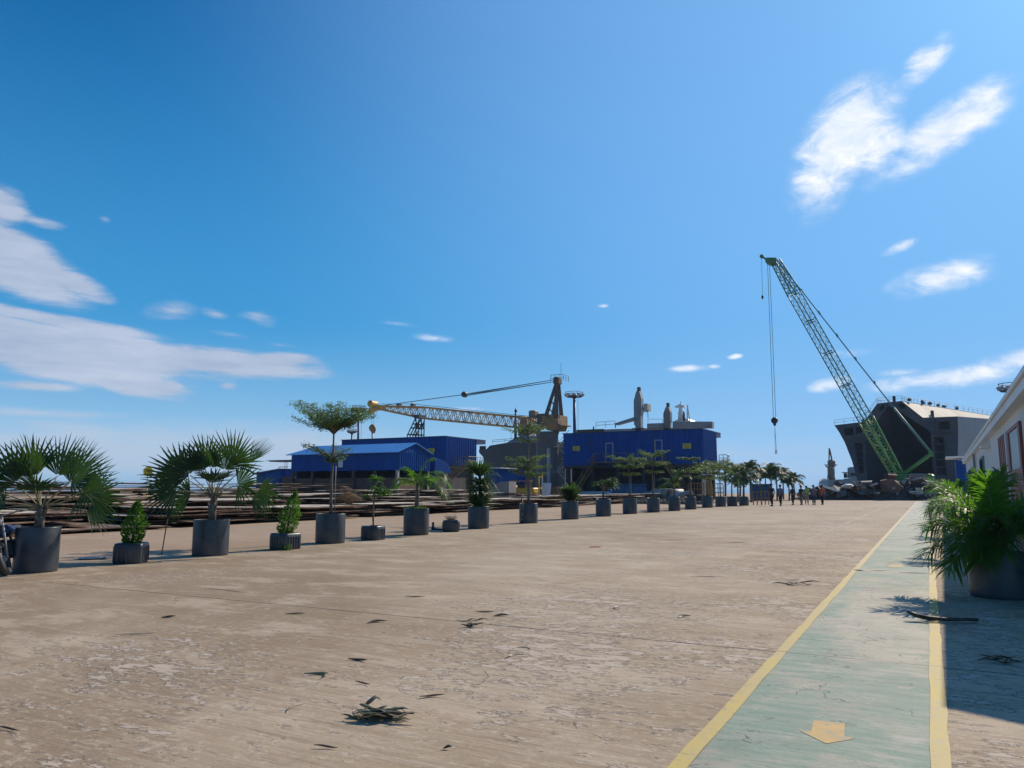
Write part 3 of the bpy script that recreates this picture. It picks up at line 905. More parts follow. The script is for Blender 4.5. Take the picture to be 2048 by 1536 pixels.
def umbrella_tree(P, trunk_h, tiers, leaf=.06, dens=1.0, tr=.045, stake=True):
    """tiers: (height, radius, rise, limbs, leaves, skew angle or None)"""
    z0 = P.h - .05
    wob = [Vector((rv(-.02, .02), rv(-.02, .02), 0)) for _ in range(6)]
    b = MB()
    pts = [Vector((0, 0, z0 + trunk_h * i / 5)) + wob[i] * (i > 0) for i in range(6)]
    b.tube(pts, [lerp(tr, tr * .45, i / 5) for i in range(6)], 8)
    cr = MB()
    for (z, rad, rise, nb, nl, skew) in tiers:
        tz = pts[min(5, max(0, round((z - z0) / trunk_h * 5)))].copy(); tz.z = z
        a0 = rv(0, 6.28)
        for k in range(nb):
            a = a0 + 2 * math.pi * k / nb + rv(-.25, .25)
            if skew is not None and k % 2 == 0: a = skew + rv(-.6, .6)
            R_ = rad * rv(.55, 1.05); ri = rise * rv(.55, 1.2) + rad * rv(-.02, .16)
            out = Vector((math.cos(a), math.sin(a), 0))
            limb = []
            for i in range(6):
                q = i / 5
                limb.append(tz + out * (R_ * q) + Vector((0, 0, ri * (q ** .8))) + Vector((rv(-1, 1), rv(-1, 1), rv(-1, 1))) * .035 * R_ * (i > 0))
            b.tube(limb, [lerp(tr * .42, .004, i / 5) for i in range(6)], 5)
            tw = []
            for j in range(7):
                q = lerp(.22, 1.0, j / 6)
                i = min(4, int(q * 5)); p = limb[i].lerp(limb[i + 1], q * 5 - i)
                for s_ in (-1, 1):
                    sd = Vector((-out.y, out.x, 0)) * s_
                    ln = R_ * rv(.18, .40) * (1.15 - .6 * q)
                    e = p + (sd + out * .7 + Vector((0, 0, rv(-.05, .3)))).normalized() * ln
                    b.tube([p, e], [.005, .002], 3, 0, False)
                    tw.append((p, e))
            for _ in range(int(nl * dens * 1.45)):
                p, e = rnd.choice(tw)
                c_ = p.lerp(e, rv(.1, 1.08)) + Vector((rv(-1, 1), rv(-1, 1), rv(-.8, .8))) * .045 * (1 + R_)
                d = (rdir(.5))
                leaf_quad(cr, c_, d, Vector((rv(-.6, .6), rv(-.6, .6), 1)), leaf * rv(.7, 1.3), leaf * .34 * rv(.8, 1.2))
    b.build('trunk', M_BARK, P.t)
    cr.build('crown', M_UMB, P.t)
    if stake:
        s_ = MB(); o = IMR * (tr + .05)
        s_.tube([(o.x, o.y, z0), (o.x, o.y, z0 + trunk_h * .62)], .011, 6)
        s_.build('stake', M_GREY, P.t)

P = planter(660, 60, 1028, 1088, 'potted_umbrella_tree', 'tall tree with a wide flat-topped crown in a round dark pot', group=ROWG)
zf = lambda y: CH + (977 - y) * P.m * .985
umbrella_tree(P, zf(862) - P.h + .1, [(zf(862), 1.08, .70, 11, 250, None), (zf(862), 1.0, .42, 8, 190, None), (zf(866), .62, .74, 7, 140, None), (zf(915), .85, .28, 5, 95, math.atan2(-IMR.y, -IMR.x)), (zf(925), .3, .1, 4, 60, None)], .062)

def shrub(P, stems, leaf_l, n, mat_, tr=.018):
    """bent bare stems with tufts of long leaves at their ends"""
    z0 = P.h - .05
    b, cr = MB(), MB()
    for (pts, size) in stems:
        q = [Vector((0, 0, z0))] + [IMR * x + Vector((0, 0, P.h + z)) - IMF * d for (x, z, d) in pts]
        b.tube(q, [lerp(tr, tr * .5, i / (len(q) - 1)) for i in range(len(q))], 6)
        for _ in range(int(n * size)):
            d = rdir(1.0); d.z = abs(d.z) * 1.0 - .25
            d.normalize()
            l_ = leaf_l * size * rv(.65, 1.1)
            c_ = q[-1] + Vector((0, 0, rv(-.14, .03))) * size
            e = d * l_
            strip(cr, [c_, c_ + e * .35 + Vector((0, 0, .06 * l_)), c_ + e * .7, c_ + e + Vector((0, 0, -.28 * l_))], [.012, .026, .022, .002], d.cross(Vector((0, 0, 1))) + rdir() * .2, 0, .3)
    b.build('stem', M_BARK, P.t)
    cr.build('foliage', mat_, P.t)

P = planter(746, 45, 1052, 1081, 'potted_shrub', 'square tub with a thin bare-stemmed shrub leafy at the top', True, R(15), ROWG)
shrub(P, [([(-.03, .3, 0), (.0, .7, 0), (.10, 1.05, 0)], .95), ([(-.03, .3, 0), (.02, .75, 0), (.28, .95, .1)], .85), ([(-.03, .3, 0), (.0, .7, 0), (.05, 1.35, -.1)], .8), ([(0, .3, 0), (-.02, .7, 0), (-.22, .85, .0)], .45)], .36, 46, M_CON)

P = planter(832, 51, 1017, 1071, 'potted_palm', 'feather palm drooping to one side in a round dark pot', group=ROWG)
b = MB(); z0 = P.h - .05
b.tube([(0, 0, z0), (.03, 0, z0 + .5), (0, .02, z0 + .85)], [.075, .06, .04], 9); b.build('trunk', M_BARK, P.t)
for (phi, dep, ln, ar) in [(75, .0, .95, 1.6), (50, .2, 1.15, 2.0), (35, -.2, 1.25, 2.2), (20, .3, 1.2, 2.2), (110, .3, .7, 1.3), (150, .1, .7, 1.0), (165, -.3, .75, .9), (60, -.9, .9, 1.8), (60, 1.0, .8, 1.9), (5, .2, 1.0, 1.6)]:
    b = MB(); pinnate_leaf(b, (0, .02, z0 + .82), idir(phi, dep), ln, ar, 30, .34, .016, .35, .12, .7)
    b.build('frond', [M_ARECA, M_STEM], P.t)
b = MB()
for _ in range(70):
    a = rv(0, 6.28); q = P.r * rv(.3, .9); c_ = Vector((q * math.cos(a), q * math.sin(a), P.h - .07))
    leaf_quad(b, c_, (rv(-.5, .5), rv(-.5, .5), 1), rdir(), rv(.08, .18), .02)
b.build('undergrowth', M_CON, P.t)

P = planter(902, 38, 1041, 1064, 'potted_grass', 'square ribbed tub holding a small tuft of dry grass', True, R(15), ROWG)
b = MB()
for _ in range(160):
    d = rdir(1); d.z = abs(d.z) + .6; d.normalize(); l_ = rv(.15, .42)
    c_ = Vector((rv(-.08, .08), rv(-.08, .08), P.h - .04))
    strip(b, [c_, c_ + d * l_ * .6, c_ + d * l_ + Vector((0, 0, -.06))], [.007, .006, .001], rdir())
b.build('grass', M_DRY, P.t)

def rosette(b, c_, n, ln, wd, up=.5, droop=.25):
    c_ = Vector(c_)
    for _ in range(n):
        d = rdir(1); d.z = abs(d.z) * 1.1 + up * rv(.2, 1.4) - .15; d.normalize()
        l_ = ln * rv(.7, 1.1)
        sd = d.cross(Vector((0, 0, 1)))
        if sd.length < 1e-3: sd = IMR
        dr = droop * l_ * rv(.2, 1.4)
        strip(b, [c_, c_ + d * l_ * .35, c_ + d * l_ * .7 + Vector((0, 0, -dr * .3)), c_ + d * l_ + Vector((0, 0, -dr))], [wd * .7, wd, wd * .8, .001], sd + rdir() * .15, 0, .35)

P = planter(957, 43, 1013, 1058, 'potted_spiky_plant', 'two-tiered spiky plant with sword leaves in a round dark pot', group=ROWG)
b = MB(); b.tube([(0, 0, P.h - .05), (.04, 0, P.h + .6), (0, .02, P.h + 1.2)], [.05, .045, .04], 8); b.build('stem', M_BARK, P.t)
b = MB(); rosette(b, (0, 0, P.h - .04), 190, .85, .026, .8, .2)
for k in range(5): rosette(b, IMR * rv(-.15, .15) + IMF * rv(-.15, .15) + Vector((0, 0, P.h - .05)), 22, .7, .022, 1.0, .15)
b.build('foliage', M_SWORD, P.t)
b = MB(); rosette(b, (0, .02, P.h + 1.10), 220, .95, .024, .8, .35); rosette(b, (0.05, .02, P.h + .8), 160, .8, .024, .1, .5); rosette(b, (0.03, .0, P.h + .55), 110, .7, .024, .1, .6); b.build('crown', M_SWORD, P.t)

P = planter(1057, 37, 1007, 1047, 'potted_umbrella_tree', 'tallest tiered umbrella tree in a round pot with a yellow-banded post', group=ROWG)
zf = lambda y: CH + (977 - y) * P.m * .985
umbrella_tree(P, zf(858) - P.h + .1, [(zf(868), 1.15, .25, 6, 90, None), (zf(862), .5, .28, 5, 60, None), (zf(882), .6, .05, 4, 45, None), (zf(925), .95, .22, 6, 95, None), (zf(940), 1.0, .15, 6, 95, None), (zf(953), .9, .12, 6, 85, None)], .085, 1.0, .07)
pl = P.loc - IMF * (P.r + .10) - IMR * (P.r - .12); pl.z = 0
q = thing('marker_post', 'short dark post with faded yellow bands against the tall tree pot', 'post', pl)
b = MB(); b.tube([(0, 0, 0), (0, 0, 1.05)], .035, 8); b.build('post', M_BLK, q)
for k in range(4):
    b = MB(); b.tube([(0, 0, .12 + .22 * k), (0, 0, .22 + .22 * k)], .038, 8)
    b.build('band', mat('faded_yellow', (.16, .15, .06), (.10, .10, .05), 4, .7), q)

def bush(P, n, ln, wd, mat_):
    b = MB()
    for _ in range(7):
        c_ = IMR * rv(-.2, .2) + IMF * rv(-.2, .2) + Vector((0, 0, P.h + rv(-.05, .45)))
        rosette(b, c_, n // 7, ln, wd, .7, .35)
    b.build('foliage', mat_, P.t)
    b = MB()
    for _ in range(4): b.tube([(rv(-.08, .08), rv(-.08, .08), P.h - .06), (rv(-.12, .12), rv(-.12, .12), P.h + .5)], [.025, .018], 6)
    b.build('stem', M_BARK, P.t)
P = planter(1140, 35, 1003, 1039, 'potted_bush', 'dense bushy sword-leaved plant in a round pot by the stair foot', group=ROWG)
bush(P, 460, .72, .03, M_SWORD)
P = planter(1207, 31, 998, 1033, 'potted_shrub', 'crooked pale-stemmed shrub in a round dark pot', group=ROWG)
shrub(P, [([(.02, .3, 0), (-.05, .55, 0), (-.3, .85, 0)], .8), ([(.02, .3, 0), (.06, .6, 0), (.32, .95, 0)], 1.1), ([(.02, .3, 0), (.06, .7, 0), (.50, .72, .1)], 1.0), ([(0, .3, 0), (0, .65, 0), (.05, .9, -.2)], .7), ([(0, .3, 0), (.1, .65, 0), (.3, .7, -.3)], .9)], .52, 55, M_SWORD, .05)
for (px, w, yt, yb, top, tiers, label) in [
    (1260, 29, 997, 1028, 925, [(922, 1.35, .12, 7, 110), (936, 1.25, .15, 7, 100), (950, .9, .05, 5, 70)], 'flat tiered umbrella tree in a round pot in front of the stair platform'),
    (1307, 26, 996, 1025, 912, [(916, 1.2, .3, 7, 120), (930, 1.3, .1, 7, 110), (945, .9, .05, 5, 60)], 'umbrella tree with the densest crown in a round pot before the stairs')]:
    P = planter(px, w, yt, yb, 'potted_umbrella_tree', label, group=ROWG)
    zf = lambda y: CH + (977 - y) * P.m * .985
    umbrella_tree(P, zf(top) - P.h, [(zf(a), r_ * .86, ri, n_, nl * .8, None) for (a, r_, ri, n_, nl) in tiers], .11, 1.0, .06)
P = planter(1349, 24, 994, 1022, 'potted_palm', 'small feather palm in a round pot before the stacked pipes', group=ROWG)
def small_palm(root, zt, n, ln, ar=1.4, leaf=.5, wd=.03, z0=0.0, tr=.09, name='crown'):
    b = MB()
    b.tube([(0, 0, z0), (.03, .02, lerp(z0, zt, .5)), (0, 0, zt)], [tr, tr * .8, tr * .6], 8); b.build('trunk', M_BARK, root)
    b = MB()
    for k in range(n):
        a = k * 2.4 + rv(-.3, .3); e = rv(.2, 1.3)
        pinnate_leaf(b, (0, 0, zt), (math.cos(a) * math.cos(e), math.sin(a) * math.cos(e), math.sin(e)), ln * rv(.8, 1.1), ar, 20, leaf, wd, .4, .15, .5)
    b.build(name, [M_FAN, M_STEM], root)
small_palm(P.t, P.h + .75, 11, 1.25, 1.5, .42, .026, P.h - .05, .07)
for (px, w, yt, yb, top, tiers, label) in [
    (1381.5, 23, 994, 1019, 918, [(919, 1.15, .05, 6, 90), (945, 1.5, .12, 8, 130)], 'two-tiered umbrella tree in a round pot under the blue building corner'),
    (1415, 22, 992.5, 1015.5, 935, [(940, 1.6, .35, 8, 150), (958, 1.2, .1, 6, 80)], 'umbrella tree in a round pot just past the blue building corner'),
    (1441.5, 21, 993, 1013.5, 928, [(938, 1.7, .5, 9, 170), (950, 1.5, .2, 7, 110)], 'broad-crowned umbrella tree, second last of the potted trees')]:
    P = planter(px, w, yt, yb, 'potted_umbrella_tree', label, group=ROWG)
    zf = lambda y: CH + (977 - y) * P.m * .985
    umbrella_tree(P, zf(top) - P.h, [(zf(a), r_ * .86, ri, n_, nl * .8, None) for (a, r_, ri, n_, nl) in tiers], .13, 1.0, .06)
P = planter(1464.5, 20.5, 993, 1012.3, 'potted_umbrella_tree', 'slim umbrella tree in a round pot, last tree before the end palm', group=ROWG)
zf = lambda y: CH + (977 - y) * P.m * .985
umbrella_tree(P, zf(935) - P.h, [(zf(942), 1.1, .3, 8, 120, None)], .13, 1.0, .06)
P = planter(1488, 19.5, 993, 1011.2, 'potted_palm', 'dark feather palm in the last round pot of the row', group=ROWG)
zf = lambda y: CH + (977 - y) * P.m * .985
small_palm(P.t, zf(955), 15, 1.5, 1.7, .6, .04, P.h - .05, .10)

# rod between the first planters, lid, small things in the row
g = G(323, 1110)
q = thing('metal_rod', 'thin rusty rod standing between the first conifer and the second fan palm', 'rod', g)
b = MB(); b.tube([(0, 0, 0), IMR * .05 + Vector((0, 0, .45)), IMR * .10 + Vector((0, 0, .93))], .013, 6); b.build('rod', M_RUST, q)
b = MB(); b.tube([IMR * .085 + Vector((0, 0, .80)), IMR * .10 + Vector((0, 0, .94))], .03, 8); b.build('collar', M_BLK, q)
g = G(185, 1118)
b = MB(); b.lathe([(.02, 0.004), (.24, .004), (.27, .03), (.25, .032), (.2, .012), (.0001, .012)], 24, g)
tag(b.build('lid', M_GREY), 'round grey lid lying in the shade beside the first square tub', 'lid')
g = G(866, 1060)
b = MB(); b.lathe([(.06, 0), (.07, .05), (.045, .13), (.035, .17), (.05, .22), (.03, .27), (.0001, .28)], 10, g)
b.box(g + IMR * .25 + Vector((0, 0, .03)), (.45, .25, .05), .3)
tag(b.build('pump', M_BLK), 'small black pump left between the drooping palm and the grass tub', 'pump')

# motorbike at the frame's edge
def motorbike():
    g = G(14, 1152); g.z = 0
    hd = -IMF * .93 + IMR * .36
    root = thing('motorbike', 'dark motorbike leaning beside the largest fan palm', 'motorbike', g + hd * .3 * 0, math.atan2(hd.y, hd.x))
    wr, tr = .29, .055
    def wheel(cx):
        b = MB(); n = 30
        for i in range(n):
            for k in range(10):
                a, q = 2 * math.pi * i / n, 2 * math.pi * k / 10
                r_ = wr - tr + tr * math.cos(q)
                b.v.append((cx + r_ * math.cos(a), tr * 1.05 * math.sin(q), wr + r_ * math.sin(a)))
        for i in range(n):
            for k in range(10):
                b.f.append((i * 10 + k, ((i + 1) % n) * 10 + k, ((i + 1) % n) * 10 + (k + 1) % 10, i * 10 + (k + 1) % 10)); b.mi.append(0); b.sm.append(True)
        for i in range(18):
            a = 2 * math.pi * i / 18
            b.bar((cx, 0, wr), (cx + (wr - 2 * tr) * math.cos(a), 0, wr + (wr - 2 * tr) * math.sin(a)), .004, 1)
        b.tube([(cx, -.05, wr), (cx, .05, wr)], .05, 10, 1)
        b.build('wheel', [M_BLK, M_GREY], root)
    wheel(-.30); wheel(-1.55)
    b = MB()
    for s_ in (-1, 1): b.tube([(-.30, .07 * s_, wr), (-.52, .07 * s_, .72), (-.62, .07 * s_, .98)], .02, 7)
    b.tube([(-.62, -.34, 1.02), (-.60, -.1, 1.0), (-.60, .1, 1.0), (-.62, .34, 1.02)], .013, 6)
    b.build('fork', M_GREY, root)
    b = MB(); n = 9
    for i in range(n):
        a0, a1 = R(20 + 130 * i / n), R(20 + 130 * (i + 1) / n)
        p = lambda a, y: (-.30 + (wr + .03) * math.cos(a), y, wr + (wr + .03) * math.sin(a))
        b.face([p(a0, -.07), p(a0, .07), p(a1, .07), p(a1, -.07)], 0, True)
    b.build('mudguard', M_BLK, root)
    b = MB(); b.lathe([(.0001, -.1), (.06, -.08), (.09, 0), (.085, .02), (.0001, .03)], 16, (-.50, 0, .92), 0, True, Matrix.Rotation(R(85), 3, 'Y')); b.build('headlight', M_GREY, root)
    b = MB(); b.box((-.92, 0, .74), (.5, .26, .2), 0, 0, None, .06); b.build('fuel_tank', M_BLUED, root)
    b = MB(); b.box((-1.38, 0, .76), (.6, .24, .1), 0, 0, None, .035); b.build('seat', M_BLK, root)
    b = MB(); b.box((-.95, 0, .42), (.4, .24, .32), 0, 0, None, .05); b.tube([(-.55, 0, .9), (-.8, 0, .6), (-.75, 0, .3), (-1.2, 0, .3), (-1.55, 0, wr)], .025, 6); b.tube([(-1.2, 0, .7), (-1.2, 0, .3)], .022, 6)
    b.build('frame', M_BLK, root)
    root.rotation_euler = (R(17), 0, root.rotation_euler.z)
    root.location = g - hd * (-.30) - hd * .0
motorbike()

# ------------------------------------------------------------------ palms on the building side
def side_palm(px, yb, r, h, fr, label, n, seed, cz=0.18, post=None):
    global rnd
    keep = rnd; rnd = random.Random(seed)
    g = G(px, yb)
    g = g + Vector((ray(px, yb).x, ray(px, yb).y, 0)).normalized() * r; g.z = 0
    root = thing('potted_palm', label, 'potted plant', g, 0, 'potted palms along the white building')
    cyl_pot(root, r, h)
    b = MB()
    for k in range(5):
        a = k * 1.257; o = Vector((math.cos(a), math.sin(a), 0)) * .07
        b.tube([o + Vector((0, 0, h - .06)), o * 1.6 + Vector((0, 0, h + cz)), o * 2.2 + Vector((0, 0, h + cz + .22))], [.03, .024, .014], 7)
    b.build('stem', M_STEM, root)
    for (phi, dep, ln, ar) in fr:
        b = MB()
        d = idir(phi, dep)
        pinnate_leaf(b, Vector((0, 0, h + cz)) + d * .06, d, ln * .86 * rv(.9, 1.08), ar * .9, n, .33, .012, .95, .20, .35)
        b.build('frond', [M_ARECA, M_STEM], root)
    if post: pass
    rnd = keep
    return root, g
FR = [(155, .0, 1.15, 1.2), (135, .3, 1.15, 1.3), (122, -.2, 1.05, 1.1), (104, .3, .95, 1.2), (80, -.1, .95, 1.2), (160, .5, 1.05, 1.7), (172, -.2, 1.1, 1.6),
      (60, .2, 1.1, 1.1), (40, .1, 1.1, 1.4), (20, .4, 1.0, 1.7), (140, -.9, 1.1, 1.3), (100, -1.1, 1.1, 1.1), (100, 1.2, .85, 1.9), (140, 1.4, .9, 2.2), (165, .9, 1.0, 2.3), (185, .2, 1.0, 1.6),
      (60, 1.2, .85, 2.0), (30, -.8, 1.1, 1.5), (120, .8, .95, 1.6), (75, .8, .9, 1.6)]
root, g = side_palm(2003, 1200, .37, .60, FR, 'large feather palm in a dark pot nearest the camera by the white building', 46, 21, .22)
b = MB(); o = -IMF * .42 + IMR * .10
b.tube([o + IMR * .18 + Vector((0, 0, .0)) , o + IMR * .02 + Vector((0, 0, .45))], .014, 6)
b.build('stake', M_BARK, root)
FR2 = FR[::2] + FR[1:8:3]
for (y, label, sd) in [(19.2, 'second feather palm pot along the white building, behind the largest palm', 31), (27.5, 'third feather palm pot along the white building', 32), (37.0, 'farthest feather palm pot along the white building', 33)]:
    keep = rnd; rnd = random.Random(sd)
    root = thing('potted_palm', label, 'potted plant', (1.0, y, 0), 0, 'potted palms along the white building')
    cyl_pot(root, .37, .60)
    b = MB()
    for k in range(4):
        a = k * 1.57; o = Vector((math.cos(a), math.sin(a), 0)) * .07
        b.tube([o + Vector((0, 0, .54)), o * 2 + Vector((0, 0, .95))], [.03, .016], 6)
    b.build('stem', M_STEM, root)
    for (phi, dep, ln, ar) in FR2:
        b = MB(); d = idir(phi + rv(-8, 8), dep + rv(-.2, .2))
        pinnate_leaf(b, Vector((0, 0, .80)) + d * .06, d, ln, ar, 34, .36, .016, .95, .2, .35)
        b.build('frond', [M_ARECA, M_STEM], root)
    rnd = keep
g = G(1862, 1062)
q = thing('floor_stand', 'small black stand on a square base at the walkway edge', 'stand', g)
b = MB(); b.box((0, 0, .02), (.34, .3, .04), 0, 0, None, .008); b.build('base', M_BLK, q)
b = MB(); b.tube([(0, 0, .04), (0, 0, .75)], .03, 8); b.build('post', M_BLK, q)

# ------------------------------------------------------------------ white building
def white_building():
    rot = R(-0.8)
    root = thing('white_building', 'long white single storey building with deep eaves and red brown doors', 'building', (0, 0, 0), rot)
    y0, y1 = 10.9, 66.0
    Lw, Le, zs, zt = 1.60, 1.40, 3.24, 3.52
    wall = mat('white_wall_paint', (0.62, 0.61, 0.58), (0.70, 0.69, 0.66), 0.7, 0.7, 0.05, world=True, c3=(0.56, 0.54, 0.50))
    b = MB()
    b.box((Lw + 3.0, (y0 + y1) / 2 + .4, zs / 2 + .05), (6.0, y1 - y0 - .8, zs + .1)); b.build('wall', wall, root)
    b = MB()
    b.prism([(Le, y0, zs + .003), (Le, y0, zt), (Lw + 3.0, y0, zt + .95), (Lw + 6.3, y0, zt), (Lw + 6.3, y0, zs + .003)], (0, y1 - y0, 0)); b.build('roof', M_WHITE, root)
    b = MB(); b.box((Le - .03, (y0 + y1) / 2, zt - .03), (.06, y1 - y0 - .02, .10), 0, 0, None, .01); b.build('gutter', M_WHITE, root)
    red = mat('red_brown_door_paint', (0.22, 0.055, 0.035), (0.28, 0.075, 0.045), 1.5, 0.5, world=True)
    glass = mat('window_glass', (0.05, 0.07, 0.08), (0.07, 0.09, 0.10), 1.0, 0.05)
    pale = mat('frosted_glass', (0.35, 0.40, 0.42), (0.42, 0.47, 0.48), 1.0, 0.2)
    def yA(px):                                       # where a photo column meets this wall
        d = Matrix.Rotation(-rot, 3, 'Z') @ ray(px, 900)
        return Lw * d.y / d.x
    zt_d = 2.92
    ya, yb, yc = yA(2001), yA(2020), yA(2049)
    b = MB(); n = 10
    for k in range(n):
        q = lerp(ya - .05, yb + .15, (k + .5) / n)
        b.box((Lw - .03, q, zt_d / 2), (.06 + .03 * (k % 2), abs(ya - yb) / n * .96, zt_d), 0)
    b.build('door', red, root)
    b = MB(); b.box((Lw - .05, yb, zt_d / 2), (.10, .16, zt_d), 0, 0, None, .01); b.build('door_post', M_WHITE, root)
    b = MB()
    b.box((Lw - .03, (yb + yc) / 2 - .05, .95), (.06, yb - yc - .22, 1.9)); b.box((Lw - .03, (yb + yc) / 2, 2.88), (.06, yb - yc - .3, .08))
    for q in (yb - .35, yc + .35): b.box((Lw - .03, q, 2.375), (.06, .45, .949))
    dr = b.build('door', red, root)
    b = MB(); b.box((Lw - .015, (yb + yc) / 2, 2.37), (.03, yb - yc - 1.0, .93)); b.build('pane', pale, dr)
    for (pa, pb, z0, z1, m_) in [(1961, 1967, 1.9, 2.75, glass), (1944, 1947.5, .1, 2.6, glass), (1936, 1940, .1, 2.6, glass), (1932, 1934, 1.2, 2.5, glass)]:
        a, c_ = yA(pb), yA(pa)
        b = MB(); b.box((Lw - .035, (a + c_) / 2, (z0 + z1) / 2), (.07, c_ - a + .12, z1 - z0 + .12)); w_ = b.build('window', M_GREY, root)
        b = MB(); b.box((Lw - .06, (a + c_) / 2, (z0 + z1) / 2), (.06, c_ - a - .1, z1 - z0 - .1)); b.build('pane', m_, w_)
    a = yA(1978)
    b = MB(); b.box((Lw - .14, a, 2.98), (.28, 1.6, .09), 0, 0, None, .01); b.build('ledge', M_WHITE, root)
    b = MB(); b.box((Lw - .1, yA(1951), 1.6), (.12, .12, 3.2)); b.build('downpipe', M_GREY, root)
white_building()

# ------------------------------------------------------------------ blue buildings
def corr(b, p0, p1, z0, z1, pitch=.30, dep=.035, mi=0):
    """trapezoid-profiled sheet from p0 to p1 (x, y), outward = left of travel"""
    p0, p1 = Vector((p0[0], p0[1])), Vector((p1[0], p1[1]))
    d = p1 - p0; ln = d.length; d.normalize()
    nrm = Vector((d.y, -d.x))
    n = max(2, int(ln / pitch))
    prof = []
    for i in range(n):
        for (q, o) in ((0, 0), (.5, 0), (.62, 1), (.88, 1)):
            prof.append(p0 + d * (ln * (i + q) / n) + nrm * (dep * o))
    prof.append(p1)
    for a, c_ in zip(prof[:-1], prof[1:]):
        b.face([(a.x, a.y, z0), (c_.x, c_.y, z0), (c_.x, c_.y, z1), (a.x, a.y, z1)], mi)

def rails(b, pts, h, r=.028, posts=1.3, mids=2):
    pts = [Vector(p) for p in pts]
    for a, c_ in zip(pts[:-1], pts[1:]):
        for k in range(1, mids + 1):
            z = Vector((0, 0, h * k / mids)); b.bar(a + z, c_ + z, r)
        n = max(1, int((c_ - a).length / posts))
        for i in range(n + 1):
            q = a.lerp(c_, i / n); b.bar(q, q + Vector((0, 0, h)), r)

def stair(b, top, bot, w, wdir, r=.05):
    top, bot, w_ = Vector(top), Vector(bot), Vector(wdir) * w
    for s_ in (0, 1):
        o = w_ * s_
        b.tube([top + o, bot + o], r * 1.6, 4)
        b.bar(top + o + Vector((0, 0, 1.0)), bot + o + Vector((0, 0, 1.0)), r * .7)
        b.bar(top + o + Vector((0, 0, .5)), bot + o + Vector((0, 0, .5)), r * .5)
        for i in range(5):
            q = top.lerp(bot, i / 4) + o; b.bar(q, q + Vector((0, 0, 1.0)), r * .6)
    n = 18
    for i in range(n):
        q = top.lerp(bot, (i + .5) / n) + w_ * .5
        b.box(q, (w if abs(wdir[0]) > .5 else .25, w if abs(wdir[1]) > .5 else .25, .04))

M_SIGN = mat('yellow_sign_face', (0.60, 0.47, 0.03), (0.55, 0.42, 0.03), 2, .5, world=True)
def raised_building(name, label, X0, X1, ya, yb, z0, z1, over, cols, signs, extra=None):
    root = thing(name, label, 'building', ((X0 + X1) / 2, (ya + yb) / 2, 0))
    b = MB()
    corr(b, (X0, ya), (X1, ya), z0, z1)
    corr(b, (X1, ya), (X1, yb), z0, z1, .48, .11)
    corr(b, (X1, yb), (X0, yb), z0, z1)
    corr(b, (X0, yb), (X0, ya), z0, z1)
    b.face([(X0, ya, z0), (X0, yb, z0), (X1, yb, z0), (X1, ya, z0)])
    b.build('cladding', M_BLUE, root, True)
    b = MB()
    b.prism([(X0 - .12, ya - .12, z1), (X1 + .12, ya - .12, z1), (X1 + .12, ya - .12, z1 + .10), (X0 - .12, ya - .12, z1 + .10)], (0, yb - ya + over, 0))
    b.prism([(X0 - .10, yb + .06, z1 - .55), (X1 + .10, yb + .06, z1 - .55), (X1 + .10, yb + .06, z1 - .004), (X0 - .10, yb + .06, z1 - .004)], (0, over - .25, 0))
    b.build('roof', M_BLUED, root, True)
    n = cols
    for i in range(n):
        for yy in (ya + .4, yb - .4):
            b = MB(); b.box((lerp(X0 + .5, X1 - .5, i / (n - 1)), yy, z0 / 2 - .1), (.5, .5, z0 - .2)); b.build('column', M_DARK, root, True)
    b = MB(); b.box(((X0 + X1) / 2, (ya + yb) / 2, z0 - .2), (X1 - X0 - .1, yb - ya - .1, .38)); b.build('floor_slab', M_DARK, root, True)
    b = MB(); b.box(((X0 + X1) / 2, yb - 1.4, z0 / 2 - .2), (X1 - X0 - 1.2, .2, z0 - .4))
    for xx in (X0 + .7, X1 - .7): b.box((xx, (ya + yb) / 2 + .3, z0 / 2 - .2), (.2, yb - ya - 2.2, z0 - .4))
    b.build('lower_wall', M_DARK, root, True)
    for (sx, sz, w, h) in signs:
        b = MB(); b.box((sx, ya - .06, sz), (w, .05, h)); s_ = b.build('sign', M_SIGN, root, True)
        b = MB()
        for k in (-1, 0, 1):
            ww = w * (.78 if k else .66)
            nn = 9
            for j in range(nn):
                if rv(0, 1) < .85: b.box((sx - ww / 2 + ww * (j + .5) / nn, ya - .09, sz + k * h * .27), (ww / nn * .62, .012, h * .13))
        b.build('lettering', M_BLK, s_, False) if False else b.build('lettering', M_BLK, root, True)
    return root

yb_ = 97.0
X0, X1 = A(1127, 900, yb_).x, A(1405, 900, yb_).x
z0, z1 = A(1405, 927, yb_).z, A(1405, 858, yb_).z
s1, s2 = A(1153, 897, yb_), A(1374, 892, yb_)
BIG = raised_building('blue_building', 'large raised blue metal building with a yellow stair platform across its front', X0, X1, yb_, 104.2, z0, z1, 2.6, 6,
                      [(s1.x, s1.z, 1.0, .62), (s2.x, s2.z, 1.05, .65)])
for (pxa, pxb, py) in ((1212, 1226, 887), (1310, 1324, 881)):
    a, c_ = A(pxa, py, yb_).x, A(pxb, py, yb_).x
    zt = A(pxa, py, yb_).z
    b = MB(); b.box(((a + c_) / 2, yb_ - .05, (z0 + .45 + zt) / 2), (c_ - a, .06, zt - z0 - .45)); d_ = b.build('door', M_BLUE, BIG, True)
    b = MB()
    for x in (a, c_): b.box((x, yb_ - .09, (z0 + .45 + zt) / 2), (.07, .06, zt - z0 - .45))
    b.box(((a + c_) / 2, yb_ - .09, zt + .03), (c_ - a + .07, .06, .07)); b.build('door_frame', mat('pale_door_frame', (.55, .5, .45), (.6, .56, .5), 2, .6), BIG, True)
zp = A(1250, 923, yb_ - 1.5).z
pa, pb = A(1187, 923, yb_ - 1.5), A(1322, 923, yb_ - 1.5)
